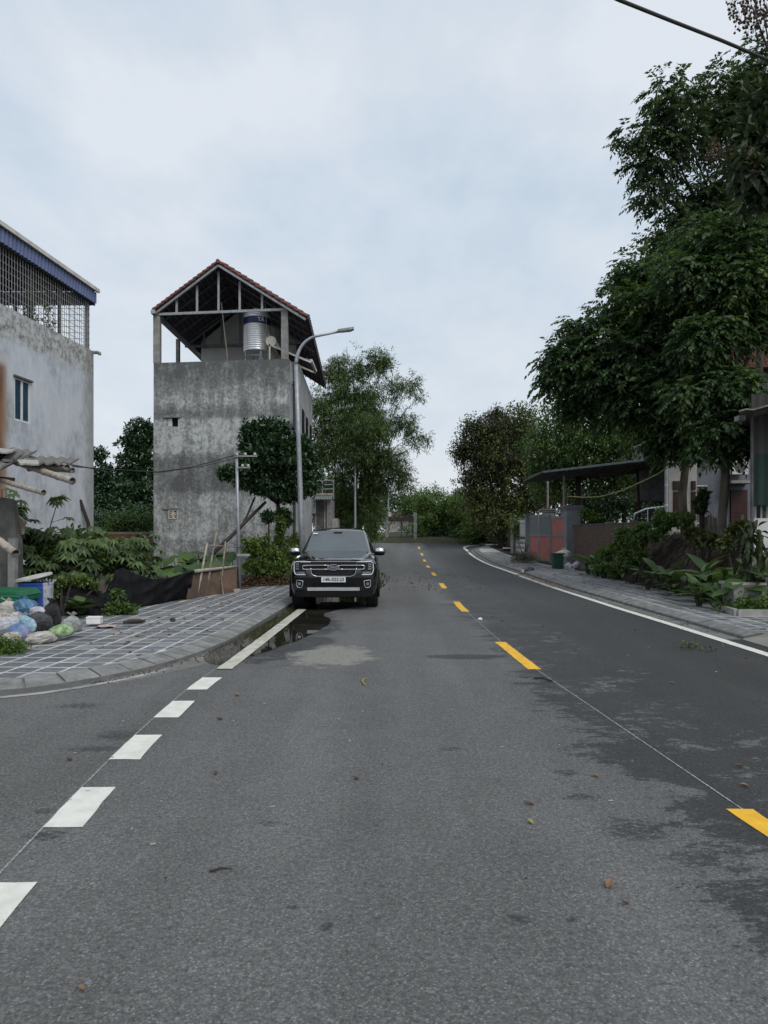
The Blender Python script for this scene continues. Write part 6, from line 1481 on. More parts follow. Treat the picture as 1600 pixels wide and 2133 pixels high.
foliage('crown', [LB(1078, 1085, 10, 43.4), LB(1084, 1098, 12, 43.4), LB(1076, 1105, 9, 43.3), LB(1088, 1110, 8, 43.3)], 160, 'fine', 'leaf_vine', st, 1.2)
# house behind the garden: white porch front, blue-grey two-storey block
wh = empty('garden_house', (13, 28, 1.45), 'blue-grey house with maroon shutters and red tiled roof behind the trees', 'house')
hx0 = W(1393, 0, 25.2).x; hx1 = W(1452, 0, 25.2).x
m = MB(); m.box2((hx0, 25.2, 1.3), (hx1, 25.4, 4.45)); m.box2((hx0 + .02, 25.4, 1.3), (hx0 + .2, 25.6, 4.45)); m.build('porch_wall', 'plaster_white_shaded', wh)
for (xa, xb, ya, yb) in ((1402, 1421, 1020, 1002), (1403, 1421, 1075, 1024), (1440, 1449, 1020, 1002), (1440, 1449, 1085, 1024)):
    a = W(xa, ya, 25.18); c = W(xb, yb, 25.18); m = MB(); m.box2((a.x, 25.16, a.z), (c.x, 25.198, c.z)); sh_ = m.build('shutter', 'shutter_maroon', wh)
    for k in range(7):
        z = a.z + (c.z - a.z) * (k + .5) / 7; m = MB(); m.box2((a.x + .03, 25.145, z - .02), (c.x - .03, 25.158, z + .02)); m.build('louvre', 'shutter_maroon', sh_)
m = MB(); p = W(1388, 0, 25.0); m.tube([(p.x, 25.0, 1.4), (p.x, 25.0, 4.2)], .06, 8); m.build('drain_pipe', 'galvanised', wh)
for z in (1.9, 2.6, 3.3):
    m = MB(); m.tube([(p.x, 25.0, z), (p.x, 25.0, z + .04)], .068, 8); m.build('pipe_collar', 'plaster_white', wh)
bx1 = W(1452, 0, 25.6).x
m = MB(); m.slab([(bx1, 25.6), (22, 25.6), (22, 32), (bx1 + 3.4, 32)], 1.2, 7.6); m.build('main_wall', 'plaster_greyblue', wh)
for y in (1012, 1066, 1090):
    a = W(1452, y, 25.55); c = W(1474, y, 25.55); m = MB(); m.box2((a.x, 25.55, a.z - .02), (c.x, 25.598, a.z + .02)); m.build('string_course', 'plaster_white', wh)
a = W(1524, 1100, 25.5); c = W(1558, 1020, 25.5); m = MB(); m.box2((a.x, 25.53, 1.3), (c.x, 25.598, c.z)); dr = m.build('door', 'door_red', wh)
for z in (2.2, 2.35):
    m = MB(); m.box2((a.x + .1, 25.515, z), (c.x - .1, 25.528, z + .03)); m.build('door_panel', 'shutter_maroon', dr)
a = W(1512, 1008, 25.3); c = W(1562, 1002, 25.3); m = MB(); m.box2((a.x, 24.9, a.z), (c.x, 25.6, c.z)); m.build('door_canopy', 'concrete_grey', wh)
a = W(1523, 988, 25.2); c = W(1556, 961, 25.2); m = MB(); m.box2((a.x, 25.1, a.z), (c.x, 25.5, c.z)); au = m.build('air_conditioner', 'plaster_white', wh)
m = MB(); cc = (a + c) / 2; m.tube([(cc.x, 25.09, cc.z), (cc.x, 25.08, cc.z)], .19, 20); m.build('fan_grille', 'concrete_dark', au)
m = MB(); m.tube([(cc.x, 25.075, cc.z), (cc.x, 25.07, cc.z)], .025, 8); m.build('fan_hub', 'plaster_white', au)
a = W(1449, 911, 25.0); c = W(1478, 884, 25.0); m = MB(); m.box2((a.x, 24.9, a.z), (c.x, 25.6, c.z)); m.build('balcony_block', 'plaster_greyblue', wh)
a = W(1449, 911, 24.9); m = MB(); m.box2((a.x - .05, 24.85, a.z - .07), (c.x + .05, 25.6, a.z)); m.build('balcony_edge', 'plaster_white', wh)
m = MB(); m.add([(bx1 - .6, 25.0, 7.55), (22.6, 25.0, 7.55), (22.6, 32.6, 7.55), (bx1 + 3.0, 32.6, 7.55), (bx1 + 2.4, 28.8, 9.6), (20, 28.8, 9.6)], [(0, 1, 5, 4), (1, 2, 5), (2, 3, 4, 5), (3, 0, 4), (0, 3, 2, 1)]); rf = m.build('roof', 'roof_tile_red', wh)
m = MB()
for k in range(22):
    t = k / 22.0; z = 7.55 + 2.05 * t + .03; y = 25.0 + 3.8 * t; m.beam((bx1 - .6 + 3.0 * t, y, z), (22.6 - 2.6 * t, y, z), .05, .04)
m.build('tile_courses', 'roof_tile_red', rf)
# grey back block glimpsed above the carport
m = MB(); a = W(1340, 0, 30).x; c = W(1384, 0, 30).x; m.box2((a, 30, 3), (c, 31, W(0, 925, 30).z)); o = m.build('grey_outbuilding', 'concrete_grey'); tag(o, 'grey outbuilding wall glimpsed above the carport roof', 'outbuilding')
m = MB(); m.box2((a - .06, 29.94, W(0, 930, 30).z), (c + .06, 31.06, W(0, 924, 30).z)); m.build('parapet', 'concrete_pale', o)
# handrail in the garden
hr = empty('garden_railing', (10, 24.5, 1.45), 'thin steel handrail in the shade beside the porch', 'railing')
m = MB(); m.tube([W(1320, 1085, 24.3), W(1322, 1070, 24.3), W(1345, 1060, 24.4), W(1392, 1054, 24.6)], .03, 6); m.build('rail', 'galvanised', hr, True)
m = MB(); m.tube([W(1349, 1060, 24.4), W(1349, 1092, 24.4)], .02, 6); m.build('post', 'galvanised', hr)
wire([W(1182, 1034, 28), W(1215, 1036, 27), W(1250, 1035, 26), W(1300, 1021, 24.6), W(1370, 988, 22.4), W(1442, 938, 20.0)], .020, 'hose_yellow', 'yellow hose hanging from the gate to the tree trunk', 'hose', 'hose', n=8)
# near house at the right edge with drop curtain
nh = empty('curtained_house', (9.3, 16.5, .1), 'house with green drop curtain and corrugated eave at the right edge', 'house')
nx = W(1566, 0, 15.0).x
m = MB(); m.box2((nx + .16, 15.2, 0), (15, 15.4, W(0, 1079, 15).z)); zw_ = W(0, 1079, 15).z; m.add([(nx + .16, 15.4, 0), (nx + .45, 15.4, 0), (nx + 3.75, 20.5, 0), (nx + 3.45, 20.5, 0), (nx + .16, 15.4, zw_), (nx + .45, 15.4, zw_), (nx + 3.75, 20.5, zw_), (nx + 3.45, 20.5, zw_)], [(0, 3, 2, 1), (4, 5, 6, 7), (0, 1, 5, 4), (1, 2, 6, 5), (2, 3, 7, 6), (3, 0, 4, 7)]); m.build('white_wall', 'plaster_white', nh)
m = MB(); zc0 = W(0, 1052, 15).z; zc1 = W(0, 945, 15).z; zc2 = W(0, 860, 15).z
for z0, z1, mt in ((zc0, zc1, 'curtain_green'), (zc1, zc2 + .4, 'curtain_brown')):
    rows = [[Vector((nx + .03 * i, 15.0 + .02 * math.sin(i * .9), z)) for i in range(0, 180)] for z in (z0, z1)]; m = MB(); m.grid(rows); m.build('drop_curtain', mt, nh)
    rows = [[Vector((nx + .031 * i + .02 * math.sin(i * .9), 15.02 + .05 * i, z)) for i in range(0, 110)] for z in (z0, z1)]; m = MB(); m.grid(rows); m.build('drop_curtain', mt, nh)
for k in range(16):
    m = MB(); m.box2((nx + .2 + k * .13, 15.25, zc0 - .35), (nx + .235 + k * .13, 15.28, zc0 + .05)); m.build('grille_bar', 'galvanised', nh)
m = MB(); m.tube([(nx - .05, 14.9, 1.2), (nx - .05, 14.9, zc2 + .1)], .03, 8); m.build('corner_pipe', 'concrete_dark', nh)
e0 = W(1518, 862, 14.6); e1 = W(1610, 824, 13.0); rows = []
for i in range(60):
    t = i / 59; p = Vector((e0.x + 9 * t, 14.3, e0.z + 4.2 * t * .36)); rows.append([Vector((p.x, 14.2, p.z + .02 * math.sin(i * 2.1))), Vector((p.x + 3.6, 20.5, p.z + .02 * math.sin(i * 2.1)))])
m = MB(); m.grid(rows); o = m.build('eave_sheet', 'asbestos', nh); o.modifiers.new('t', 'SOLIDIFY').thickness = .03
m = MB(); m.beam((e0.x + .3, 14.3, e0.z + .04), (e0.x + 6, 14.3, e0.z + .92), .05, .10); m.build('eave_beam', 'wood_dark', nh)
m = MB(); p = W(1541, 872, 14.6); m.box((p.x, 14.6, p.z), (.13, .2, .10)); m.build('floodlight', 'concrete_grey', nh)
m = MB(); m.box((p.x - .01, 14.49, p.z - .01), (.09, .03, .07)); m.build('floodlight_glass', 'window_dark', nh)
# planter at the right edge
pe = empty('planter_bed', (7.2, 13.5, .1), 'concrete-edged bed of green ground cover at the right edge', 'planter')
q0 = G(1489, 1267, .1); q1 = G(1536, 1283, .1); q2 = Vector((9.2, q1.y - .02, .1)); q3 = Vector((9.2, q0.y + .5, .1))
for a, c in ((q0, q1), (q1, q2)):
    m = MB(); m.beam(a + Vector((0, 0, .04)), c + Vector((0, 0, .04)), .10, .15); m.build('edging', 'concrete_pale', pe)
foliage('ground_cover', [(q1.x + .35 + .22 * k, q1.y + .28 + .1 * (k % 3), .22, .30, .28, .20) for k in range(9)] + [(q1.x + .2, q1.y + .6, .2, .3, .4, .2)], 520, 'cluster', 'leaf_bright', pe, .55, shell=.3)
m = MB(); bx(m, .12, .62, q1.x + .18, q1.x + .85, q1.y + .50, q1.y + 1.0, .05); bx(m, .6205, .67, q1.x + .15, q1.x + .88, q1.y + .47, q1.y + 1.03); m.build('concrete_trough', 'concrete_pale', pe)
# stones at the bank
rock(1375, 1222, .21, 'stone_maroon', 'maroon boulder at the foot of the earth bank', .1, 'boulder')
m = MB(); a = G(1400, 1222, .12); c = G(1421, 1212, .16); m.beam(a + Vector((0, 0, .05)), c + Vector((0, 0, .06)), .09, .06); tag(m.build('broken_curb_piece', 'concrete_pale'), 'broken pale slab propped beside the maroon boulder', 'slab')
# ------------------------------------------------------------------ trees
def tree(name, lab, base, fork, r0, lobes, n, style, leaf, bark='bark', size=1.0, every=1, shell=.45, cat='tree', group=None, rough=.3, extra=None):
    t = empty(name, base, lab, cat, group)
    b0 = Vector(base); f = Vector(fork); mid = b0.lerp(f, .5) + Vector((R.uniform(-.1, .1), R.uniform(-.1, .1), 0))
    trunk(t, [b0 + Vector((0, 0, -.15)), mid, f], [r0, r0 * .86, r0 * .7], bark)
    limbs(t, f, lobes, r0 * .5, bark, every)
    foliage('crown', clumps(lobes, 9, .42, .8) + list(lobes)[::2], n, style, leaf, t, size, shell, rough)
    if extra: extra(t)
    return t
BK = 'broad trees on the raised garden at right'
# A: trunk at 1430, left part of the big canopy
LA = [LB(1180, 745, 48, 20), LB(1225, 690, 52, 20), LB(1158, 790, 30, 20), LB(1290, 640, 60, 20), LB(1300, 740, 80, 19.5), LB(1240, 780, 60, 19.8), LB(1370, 660, 80, 19.5), LB(1390, 770, 90, 19), LB(1330, 830, 70, 19.3), LB(1260, 840, 50, 20), LB(1205, 830, 36, 20.5), LB(1420, 860, 62, 19), LB(1390, 905, 42, 19.2), LB(1450, 700, 80, 20), LB(1340, 570, 55, 20.5), LB(1400, 920, 34, 18.8)]
pa = W(1427, 1085, 20); tree('broad_tree', 'broad tree with pale bare trunk left of the red door, wide low canopy', (pa.x, 20, 1.42), W(1432, 930, 20), .135, LA, 6000, 'pinnate', 'leaf_pinnate', size=1.05, group=BK)
# B: trunk at 1505
LBl = [LB(1500, 820, 70, 17), LB(1480, 890, 48, 16.8), LB(1530, 860, 40, 17), LB(1465, 930, 32, 16.8), LB(1535, 915, 34, 16.9), LB(1440, 800, 60, 17.2), LB(1480, 700, 70, 17.3), LB(1590, 640, 80, 17.5), LB(1520, 600, 90, 17.6), LB(1440, 590, 80, 17.6), LB(1620, 560, 80, 17.6), LB(1470, 520, 80, 18), LB(1560, 500, 90, 18)]
pb = W(1500, 1100, 17); tree('broad_tree', 'broad tree with brown leaning trunk nearest the red door', (pb.x, 17, 1.38), W(1511, 905, 17), .115, LBl, 6000, 'pinnate', 'leaf_pinnate', size=1.0, group=BK)
m = None
# C: tallest, behind
LC = [LB(1395, 190, 44, 22), LB(1370, 245, 52, 22), LB(1325, 285, 34, 22), LB(1335, 345, 38, 22), LB(1390, 320, 60, 22), LB(1360, 400, 40, 22), LB(1445, 270, 60, 22.3), LB(1440, 400, 70, 22.3), LB(1500, 200, 66, 22.6), LB(1545, 150, 50, 22.8), LB(1590, 120, 50, 23), LB(1540, 280, 90, 22.8), LB(1610, 220, 90, 23), LB(1500, 440, 90, 22.5), LB(1600, 400, 100, 23), LB(1410, 480, 56, 22.0), LB(1380, 500, 34, 21.6), LB(1430, 510, 60, 21.2), LB(1395, 440, 30, 22.0), LB(1440, 540, 70, 22.4), LB(1530, 560, 90, 22.6), LB(1390, 570, 46, 22.4)]
pc = W(1583, 1040, 23); tree('broad_tree', 'tallest tree, its airy crown rising highest at right', (pc.x, 23, 1.42), W(1580, 700, 23), .14, LC, 4600, 'pinnate', 'leaf_pinnate_dark', 'bark_dark', size=1.08, group=BK)
# fruiting tree at the upper right corner, close by
LD = [LB(1585, 290, 60, 9.5), LB(1560, 350, 40, 9.3), LB(1610, 380, 60, 9.6), LB(1620, 220, 60, 9.5), LB(1590, 30, 40, 9.5), LB(1640, 100, 60, 9.6), LB(1565, 10, 26, 9.4)]
ld = empty('fruit_tree', (6.6, 9.9, .1), 'fruit tree leaning in at the upper right corner with brown fruit clusters', 'tree')
trunk(ld, [(6.75, 10.0, 0), (6.7, 9.9, 3.5), (6.2, 9.7, 6.0)], [.14, .12, .08], 'bark_dark'); limbs(ld, (6.2, 9.7, 6.0), LD, .04, 'bark_dark')
foliage('crown', LD[:4], 420, 'cluster', 'leaf_longan', ld, 1.15, .4); 
def berries(name, lobes, n, r, parent, mat):
    P, u = lobe_points(lobes, n, .3, .3); bm = bmesh.new(); bmesh.ops.create_icosphere(bm, subdivisions=1, radius=1); bv = [v.co.copy() for v in bm.verts]; bf = [tuple(v.index for v in f.verts) for f in bm.faces]; bm.free(); m = MB()
    for p in P:
        q = Vector(p); k = r * R.uniform(.8, 1.15); m.add([q + v * k for v in bv], bf)
        m.tube([q, q + Vector((R.uniform(-.03, .03), R.uniform(-.03, .03), .10))], .002, 3, False)
    o = m.build(name, mat, parent, True, False); o['kind'] = 'stuff'
berries('fruit_clusters', [LB(1490, 320, 24, 9.2), LB(1545, 330, 26, 9.2), LB(1570, 360, 22, 9.2), LB(1555, 30, 40, 9.4), LB(1585, 55, 34, 9.4), LB(1525, 8, 16, 9.4), LB(1590, 10, 40, 9.4)], 420, .017, ld, 'fruit_brown')
# mid-distance trees behind the carport
LM = [LB(1165, 880, 40, 37), LB(1140, 930, 44, 37), LB(1200, 930, 60, 38), LB(1180, 970, 56, 38), LB(1250, 900, 60, 38), LB(1290, 950, 60, 38), LB(1230, 990, 60, 39), LB(1125, 985, 36, 38), LB(1330, 910, 60, 38), LB(1320, 990, 55, 39), LB(1150, 1010, 40, 40)]
pm = W(1205, 0, 38); tree('garden_tree', 'feathery green tree standing behind the carport roof', (pm.x, 38, .2), W(1205, 1000, 38), .22, LM, 3000, 'fine', 'leaf_mid', 'bark_dark', size=1.75, group='trees behind the gates')
LM2 = [LB(1300, 1030, 50, 44), LB(1250, 1045, 50, 44), LB(1360, 1020, 60, 44), LB(1340, 940, 70, 45), LB(1410, 960, 70, 45), LB(1220, 1050, 40, 44), LB(1180, 1040, 44, 45), LB(1400, 1040, 60, 44)]
pm = W(1300, 0, 44); tree('garden_tree', 'dark tree deep in the garden behind the brick wall', (pm.x, 44, .3), W(1300, 1060, 44), .2, LM2, 1900, 'fine', 'leaf_glossy_dark', 'bark_dark', size=2.0, group='trees behind the gates')
for i, (px, d) in enumerate(((1206, 33.5), (1330, 30), (1352, 33))):
    m = MB(); p = W(px, 0, d); r_ = .17 if i == 0 else .07; m.tube([(p.x, d, .1), (p.x + .05, d, 2), (p.x - .05, d, 4.4)], [r_, r_ * .9, r_ * .8], 9)
    tag(m.build('bare_garden_tree', 'bark_dark', None, True), ('thick shaded trunk under the carport beside the big pillar', 'thin bare trunk in the dark garden, left one', 'thin bare trunk in the dark garden, right one')[i], 'tree')
# vine-hung tree by the bend
LV = [LB(950, 938, 8, 49), LB(964, 908, 8, 49), LB(972, 884, 8, 49), LB(990, 878, 8, 49), LB(1030, 862, 12, 49.5), LB(1015, 900, 34, 49), LB(975, 935, 22, 49), LB(960, 940, 14, 49), LB(975, 900, 14, 49), LB(992, 890, 14, 49), LB(1040, 880, 30, 50), LB(1010, 950, 44, 49.5), LB(1050, 930, 44, 50), LB(1000, 970, 22, 49)]
LV2 = [LB(1080, 880, 34, 51), LB(1110, 890, 30, 51), LB(1090, 930, 50, 51), LB(1050, 985, 60, 50.5), LB(1000, 1010, 40, 50), LB(1030, 1050, 52, 50), LB(1090, 1010, 60, 50.5), LB(990, 1050, 34, 50), LB(1060, 1085, 48, 50), LB(1110, 1050, 44, 50), LB(1125, 960, 40, 51)]
pv = W(1050, 0, 50); vt_ = tree('vine_hung_tree', 'olive tree smothered in hanging dead brown vines at the bend', (pv.x, 50, zg(50)), W(1050, 1000, 50), .25, LV2, 3000, 'fine', 'leaf_olive', 'bark_dark', size=2.1)
foliage('vine_leaves', clumps(LV, 6, .5, .8), 900, 'fine', 'leaf_olive', vt_, 1.8, .3)
foliage('dead_vines', clumps(LV, 7, .34, 1.0), 800, 'fine', 'leaf_dead', vt_, 1.7, .3)
foliage('hanging_strands', [LB(955, 945, 10, 49), LB(980, 975, 16, 49), LB(1000, 985, 20, 49), LB(1020, 940, 40, 49), LB(990, 920, 24, 49), LB(950, 945, 8, 49), LB(965, 955, 10, 49)], 230, 'hang', 'leaf_dead', vt_, 1.3, .3)
# hedge and bushes closing the road
def bush(px, py, rpx, d, n, leaf, lab, style='fine', size=1.8, extra=(), name='bush', group='bushes closing the end of the road', stem='wood_dark'):
    p = W(px, py, d); z = zg(d) if p.x < 7.4 or d > 31 else zr(p.x, d)
    o = empty(name, (p.x, d, z), lab, 'bush', group); lb = [LB(px, py, rpx, d)] + [LB(*e) for e in extra]
    foliage('foliage', clumps(lb, 7, .45), n, style, leaf, o, size, .4)
    m = MB()
    for l in lb: m.tube([(p.x, d, z), ((p.x + l[0]) / 2, (d + l[1]) / 2, max(z, (z + l[2]) / 2)), tuple(l[:3])], [.05, .035, .015], 5)
    m.build('stems', stem, o); return o
bush(905, 1075, 36, 60, 700, 'leaf_hedge', 'leafy green bush just right of the end gate', size=2.0, extra=((885, 1050, 26, 60), (880, 1095, 26, 59)))
bush(955, 1075, 40, 59, 800, 'leaf_hedge', 'bushy green shrub in the middle of the road end', size=2.0, extra=((940, 1055, 28, 60), (975, 1095, 30, 58)))
bush(1000, 1090, 36, 56, 700, 'leaf_vine', 'yellowish green bush at the right of the road end', size=1.9, extra=((1030, 1100, 30, 55), (985, 1108, 22, 55)))
bush(880, 1040, 24, 70, 400, 'leaf_mid', 'pale treetop showing behind the end bushes', size=2.4, extra=((905, 1038, 20, 70), (860, 1050, 24, 70)))
bush(985, 1045, 26, 68, 400, 'leaf_dead', 'dark dead-brown shrub line on top of the end bushes', size=2.2, extra=((965, 1042, 20, 68), (1005, 1040, 20, 68)))
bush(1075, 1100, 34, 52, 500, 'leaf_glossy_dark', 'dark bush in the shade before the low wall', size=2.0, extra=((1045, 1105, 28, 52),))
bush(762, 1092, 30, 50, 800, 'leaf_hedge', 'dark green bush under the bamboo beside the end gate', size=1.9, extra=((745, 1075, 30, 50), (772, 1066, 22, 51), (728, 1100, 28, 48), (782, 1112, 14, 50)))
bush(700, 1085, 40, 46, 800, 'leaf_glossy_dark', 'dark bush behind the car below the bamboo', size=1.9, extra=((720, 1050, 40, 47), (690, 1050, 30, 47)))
# low earth bank across the road end
m = MB(); rows = [[Vector((x, y, 0.75 + zz_ + .08 * math.sin(x * 1.7 + y))) for x in [-6 + .5 * i for i in range(32)]] for y, zz_ in ((55.4, -.06), (56, .22), (57, .45), (60, .6))]
m.grid(rows); tag(m.world('end_bank', 'ground_scrub', True), kind='structure')
for k, (px, py, r_, d, lab) in enumerate(((890, 1105, 22, 62, 'low dark bush at the foot of the right gatepost'), (930, 1108, 24, 62, 'low dark bush in the middle of the end bank'), (970, 1112, 20, 61, 'low dark bush on the right of the end bank'), (1010, 1112, 20, 58, 'low dark bush where the kerb curves away'))):
    bush(px, py, r_, d, 330, 'leaf_glossy_dark', lab, size=1.9, extra=((px + 14, py - 8, r_ * .8, d + 4), (px - 12, py - 14, r_, d + 6)))
bush(940, 1080, 60, 78, 900, 'leaf_glossy_dark', 'broad dark thicket behind the end bushes', size=2.6, extra=((870, 1085, 50, 80), (1000, 1075, 50, 78), (820, 1095, 40, 96)))
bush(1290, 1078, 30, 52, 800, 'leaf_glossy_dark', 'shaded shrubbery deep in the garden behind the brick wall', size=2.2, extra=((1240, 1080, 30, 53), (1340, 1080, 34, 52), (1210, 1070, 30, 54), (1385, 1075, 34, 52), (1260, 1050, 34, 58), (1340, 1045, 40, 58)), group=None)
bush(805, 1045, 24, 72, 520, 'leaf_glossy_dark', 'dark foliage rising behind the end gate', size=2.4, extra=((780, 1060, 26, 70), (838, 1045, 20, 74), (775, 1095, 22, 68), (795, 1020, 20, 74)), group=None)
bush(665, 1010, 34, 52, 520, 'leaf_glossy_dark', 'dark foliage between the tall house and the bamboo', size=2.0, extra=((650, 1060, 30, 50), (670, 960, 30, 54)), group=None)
bush(210, 1085, 30, 36, 700, 'leaf_glossy_dark', 'dark shrubs behind the brick wall at left', size=1.5, extra=((255, 1085, 30, 36), (300, 1080, 30, 36), (195, 1050, 24, 38)), group=None)
# end gate
eg = empty('end_gate', (1.4, 57, .9), 'pair of old gateposts with a sagging dark beam at the road end', 'gate')
for px in (806, 865):
    p = W(px, 0, 57); m = MB(); m.box2((p.x - .13, 56.87, .7), (p.x + .13, 57.13, W(0, 1068, 57).z)); m.build('gatepost', 'concrete_grey', eg)
a = W(806, 1082, 57); c = W(866, 1081, 57); m = MB(); m.beam(a, c, .16, .34); m.build('beam', 'wood_dark', eg)
for y in (1067, 1110, 1119):
    m = MB(); m.beam(W(800 if y < 1100 else 780, y, 57), W(868, y - 1, 57), .05, .05); m.build('rail', 'steel_dark', eg)
m = MB(); m.beam(W(836, 1066, 57), W(836, 1125, 57), .07, .07); m.build('mid_post', 'steel_dark', eg)
a = W(812, 1071, 56.8); m = MB(); m.box((a.x, 56.8, a.z), (.25, .05, .35)); m.build('notice', 'plaster_white', eg)
fh = empty('far_house', (2, 85, 1.6), 'far house with dull red roof glimpsed through the end gate', 'house')
a = W(812, 1095, 85); c = W(862, 1080, 85); m = MB(); m.box2((a.x, 85, 1.2), (c.x, 90, 3.4)); m.build('wall', 'concrete_pale', fh)
m = MB(); m.add([(a.x - .4, 84.6, 3.35), (c.x + .4, 84.6, 3.35), (c.x + .4, 90.4, 3.35), (a.x - .4, 90.4, 3.35), (a.x - .4, 87.5, 4.3), (c.x + .4, 87.5, 4.3)], [(0, 1, 5, 4), (2, 3, 4, 5), (3, 0, 4), (1, 2, 5)]); m.build('roof', 'roof_brown', fh)
# bamboo clump
LBm = [LB(735, 775, 34, 41), LB(700, 790, 24, 41), LB(785, 760, 26, 41), LB(805, 765, 16, 41), LB(720, 830, 46, 41), LB(770, 820, 40, 41), LB(825, 815, 24, 41), LB(855, 815, 16, 41), LB(863, 840, 13, 41), LB(690, 880, 44, 40.5), LB(745, 890, 50, 40.5), LB(800, 880, 30, 40.5), LB(835, 895, 24, 40.5), LB(865, 910, 18, 40.5), LB(880, 925, 11, 40.5), LB(665, 850, 26, 41), LB(660, 920, 32, 40.5), LB(710, 960, 56, 40), LB(770, 950, 46, 40), LB(820, 945, 26, 40), LB(840, 975, 20, 40), LB(725, 1020, 56, 40), LB(780, 1010, 48, 40), LB(825, 1003, 24, 40), LB(845, 1015, 12, 40), LB(700, 1060, 40, 40), LB(765, 905, 30, 38.8), LB(745, 925, 24, 38.8), LB(790, 915, 22, 38.9), LB(752, 1060, 40, 40)]
bc_ = W(735, 0, 41); bb = empty('bamboo_clump', (bc_.x, 41, zg(41)), 'tall arching bamboo clump behind the car', 'bamboo')
for i, lb in enumerate(LBm[:22]):
    c = Vector(lb[:3]); s_ = Vector((bc_.x + R.uniform(-1.1, .9), 41 + R.uniform(-.7, .7), .1)); top = Vector(((s_.x * .55 + c.x * .45), (s_.y + c.y) / 2, max(c.z * .95, s_.z + 2)))
    m = MB(); q = [s_.lerp(top, t) * (1 - t) + top.lerp(c, t) * t for t in [k / 8 for k in range(9)]]; m.tube(q, [.05 - .04 * k / 8 for k in range(9)], 6); m.build('culm', 'bamboo_green', bb, True)
LBj = [(a_ + R.uniform(-.25, .25), b_ + (.7 if c_ < 5.5 else -.6), c_ + R.uniform(-.45, .45), d_ * R.uniform(.8, 1.15), e_ * .8, f_ * R.uniform(.9, 1.3)) for a_, b_, c_, d_, e_, f_ in LBm]
foliage('leaves', LBj + [(x1, y1, z1, q1, q2, q3 * 1.5) for x1, y1, z1, q1, q2, q3 in clumps(LBj, 5, .34, .95)], 8600, 'bamboo', 'leaf_bamboo', bb, .95, .2, .55)
# dark round tree in front of the tall house
LJ = [LB(545, 905, 42, 21.6), LB(580, 900, 36, 21.4), LB(525, 925, 26, 21.5), LB(590, 945, 50, 21.2), LB(545, 960, 50, 21.2), LB(500, 975, 26, 21.4), LB(470, 985, 18, 21.5), LB(500, 1000, 22, 21.3), LB(620, 930, 32, 21.6), LB(635, 970, 36, 21.8), LB(600, 1000, 46, 21.4), LB(550, 1005, 40, 21.1), LB(640, 1010, 26, 22), LB(610, 1030, 20, 21.6), LB(530, 1010, 16, 21.2)]
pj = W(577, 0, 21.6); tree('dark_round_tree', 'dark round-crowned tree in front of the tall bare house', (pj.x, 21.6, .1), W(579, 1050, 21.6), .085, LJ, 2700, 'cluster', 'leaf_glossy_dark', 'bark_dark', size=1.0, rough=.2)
bush(560, 1075, 16, 21.3, 170, 'leaf_glossy_dark', 'dark low shoots round the trunk of the dark tree', 'cluster', .9, ((590, 1070, 14, 21.3), (600, 1085, 10, 21.4)), 'shoots', None)
bush(583, 1085, 12, 21.0, 150, 'leaf_vine', 'yellow-green creeper climbing the dark tree trunk', 'cluster', .7, ((582, 1105, 12, 21), (580, 1125, 10, 21)), 'creeper', None)
# vine hedge
hd = empty('vine_hedge', (-3.1, 21.5, .1), 'light green vine-covered hedge between slim pole and car', 'hedge')
HL = [LB(520, 1135, 18, 20), LB(540, 1155, 24, 20.4), LB(565, 1160, 26, 20.8), LB(590, 1160, 26, 21.3), LB(612, 1155, 22, 22), LB(530, 1180, 22, 20.1), LB(558, 1190, 24, 20.4), LB(585, 1190, 24, 20.8), LB(604, 1185, 20, 21.4), LB(612, 1130, 16, 23), LB(545, 1130, 14, 20.5), LB(590, 1135, 16, 22)]
foliage('foliage', HL, 1250, 'cluster', 'leaf_vine', hd, .72, .45); m = MB()
for l in HL[::2]: m.tube([(l[0], l[1], .1), (l[0] + .05, l[1], l[2])], .02, 5)
m.build('stems', 'wood_dark', hd)
m = MB(); c = G(545, 1219, .1)
lt = empty('leaf_heap', (c.x, c.y, .1), 'heap of brown leaf litter swept to the pavement edge by the hedge', 'leaf heap')
foliage('litter', [(c.x, c.y, .12, .55, .35, .08), (c.x + .5, c.y + .4, .12, .4, .3, .06)], 260, 'fine', 'litter_brown', lt, .8, .2)
# background trees between the left houses
L1 = [LB(290, 895, 30, 44), LB(270, 920, 26, 44), LB(305, 930, 34, 44), LB(280, 960, 40, 44), LB(300, 990, 44, 44), LB(318, 900, 20, 44), LB(255, 1000, 40, 44)]
p = W(285, 0, 44); tree('background_tree', 'dark tall tree against the sky left of the tall house', (p.x, 44, .2), W(285, 1000, 44), .2, L1, 1300, 'cluster', 'leaf_glossy_dark', 'bark_dark', 1.7, group='dark trees between the two left houses')
L2 = [LB(205, 950, 20, 40), LB(215, 985, 22, 40), LB(220, 1020, 40, 40), LB(260, 1030, 44, 40), LB(300, 1035, 40, 40), LB(215, 1065, 36, 38), LB(260, 1075, 40, 38), LB(300, 1080, 36, 38), LB(185, 1000, 30, 41)]
p = W(230, 0, 40); tree('background_tree', 'dark spreading tree just right of the pale house corner', (p.x, 40, .2), W(230, 1040, 40), .2, L2, 1900, 'cluster', 'leaf_glossy_dark', 'bark_dark', 1.5, group='dark trees between the two left houses')
bush(265, 1090, 22, 30, 260, 'leaf_mid', 'lighter green bush above the red brick wall', 'fine', 1.2, ((240, 1095, 18, 30), (300, 1085, 16, 30)), group=None)

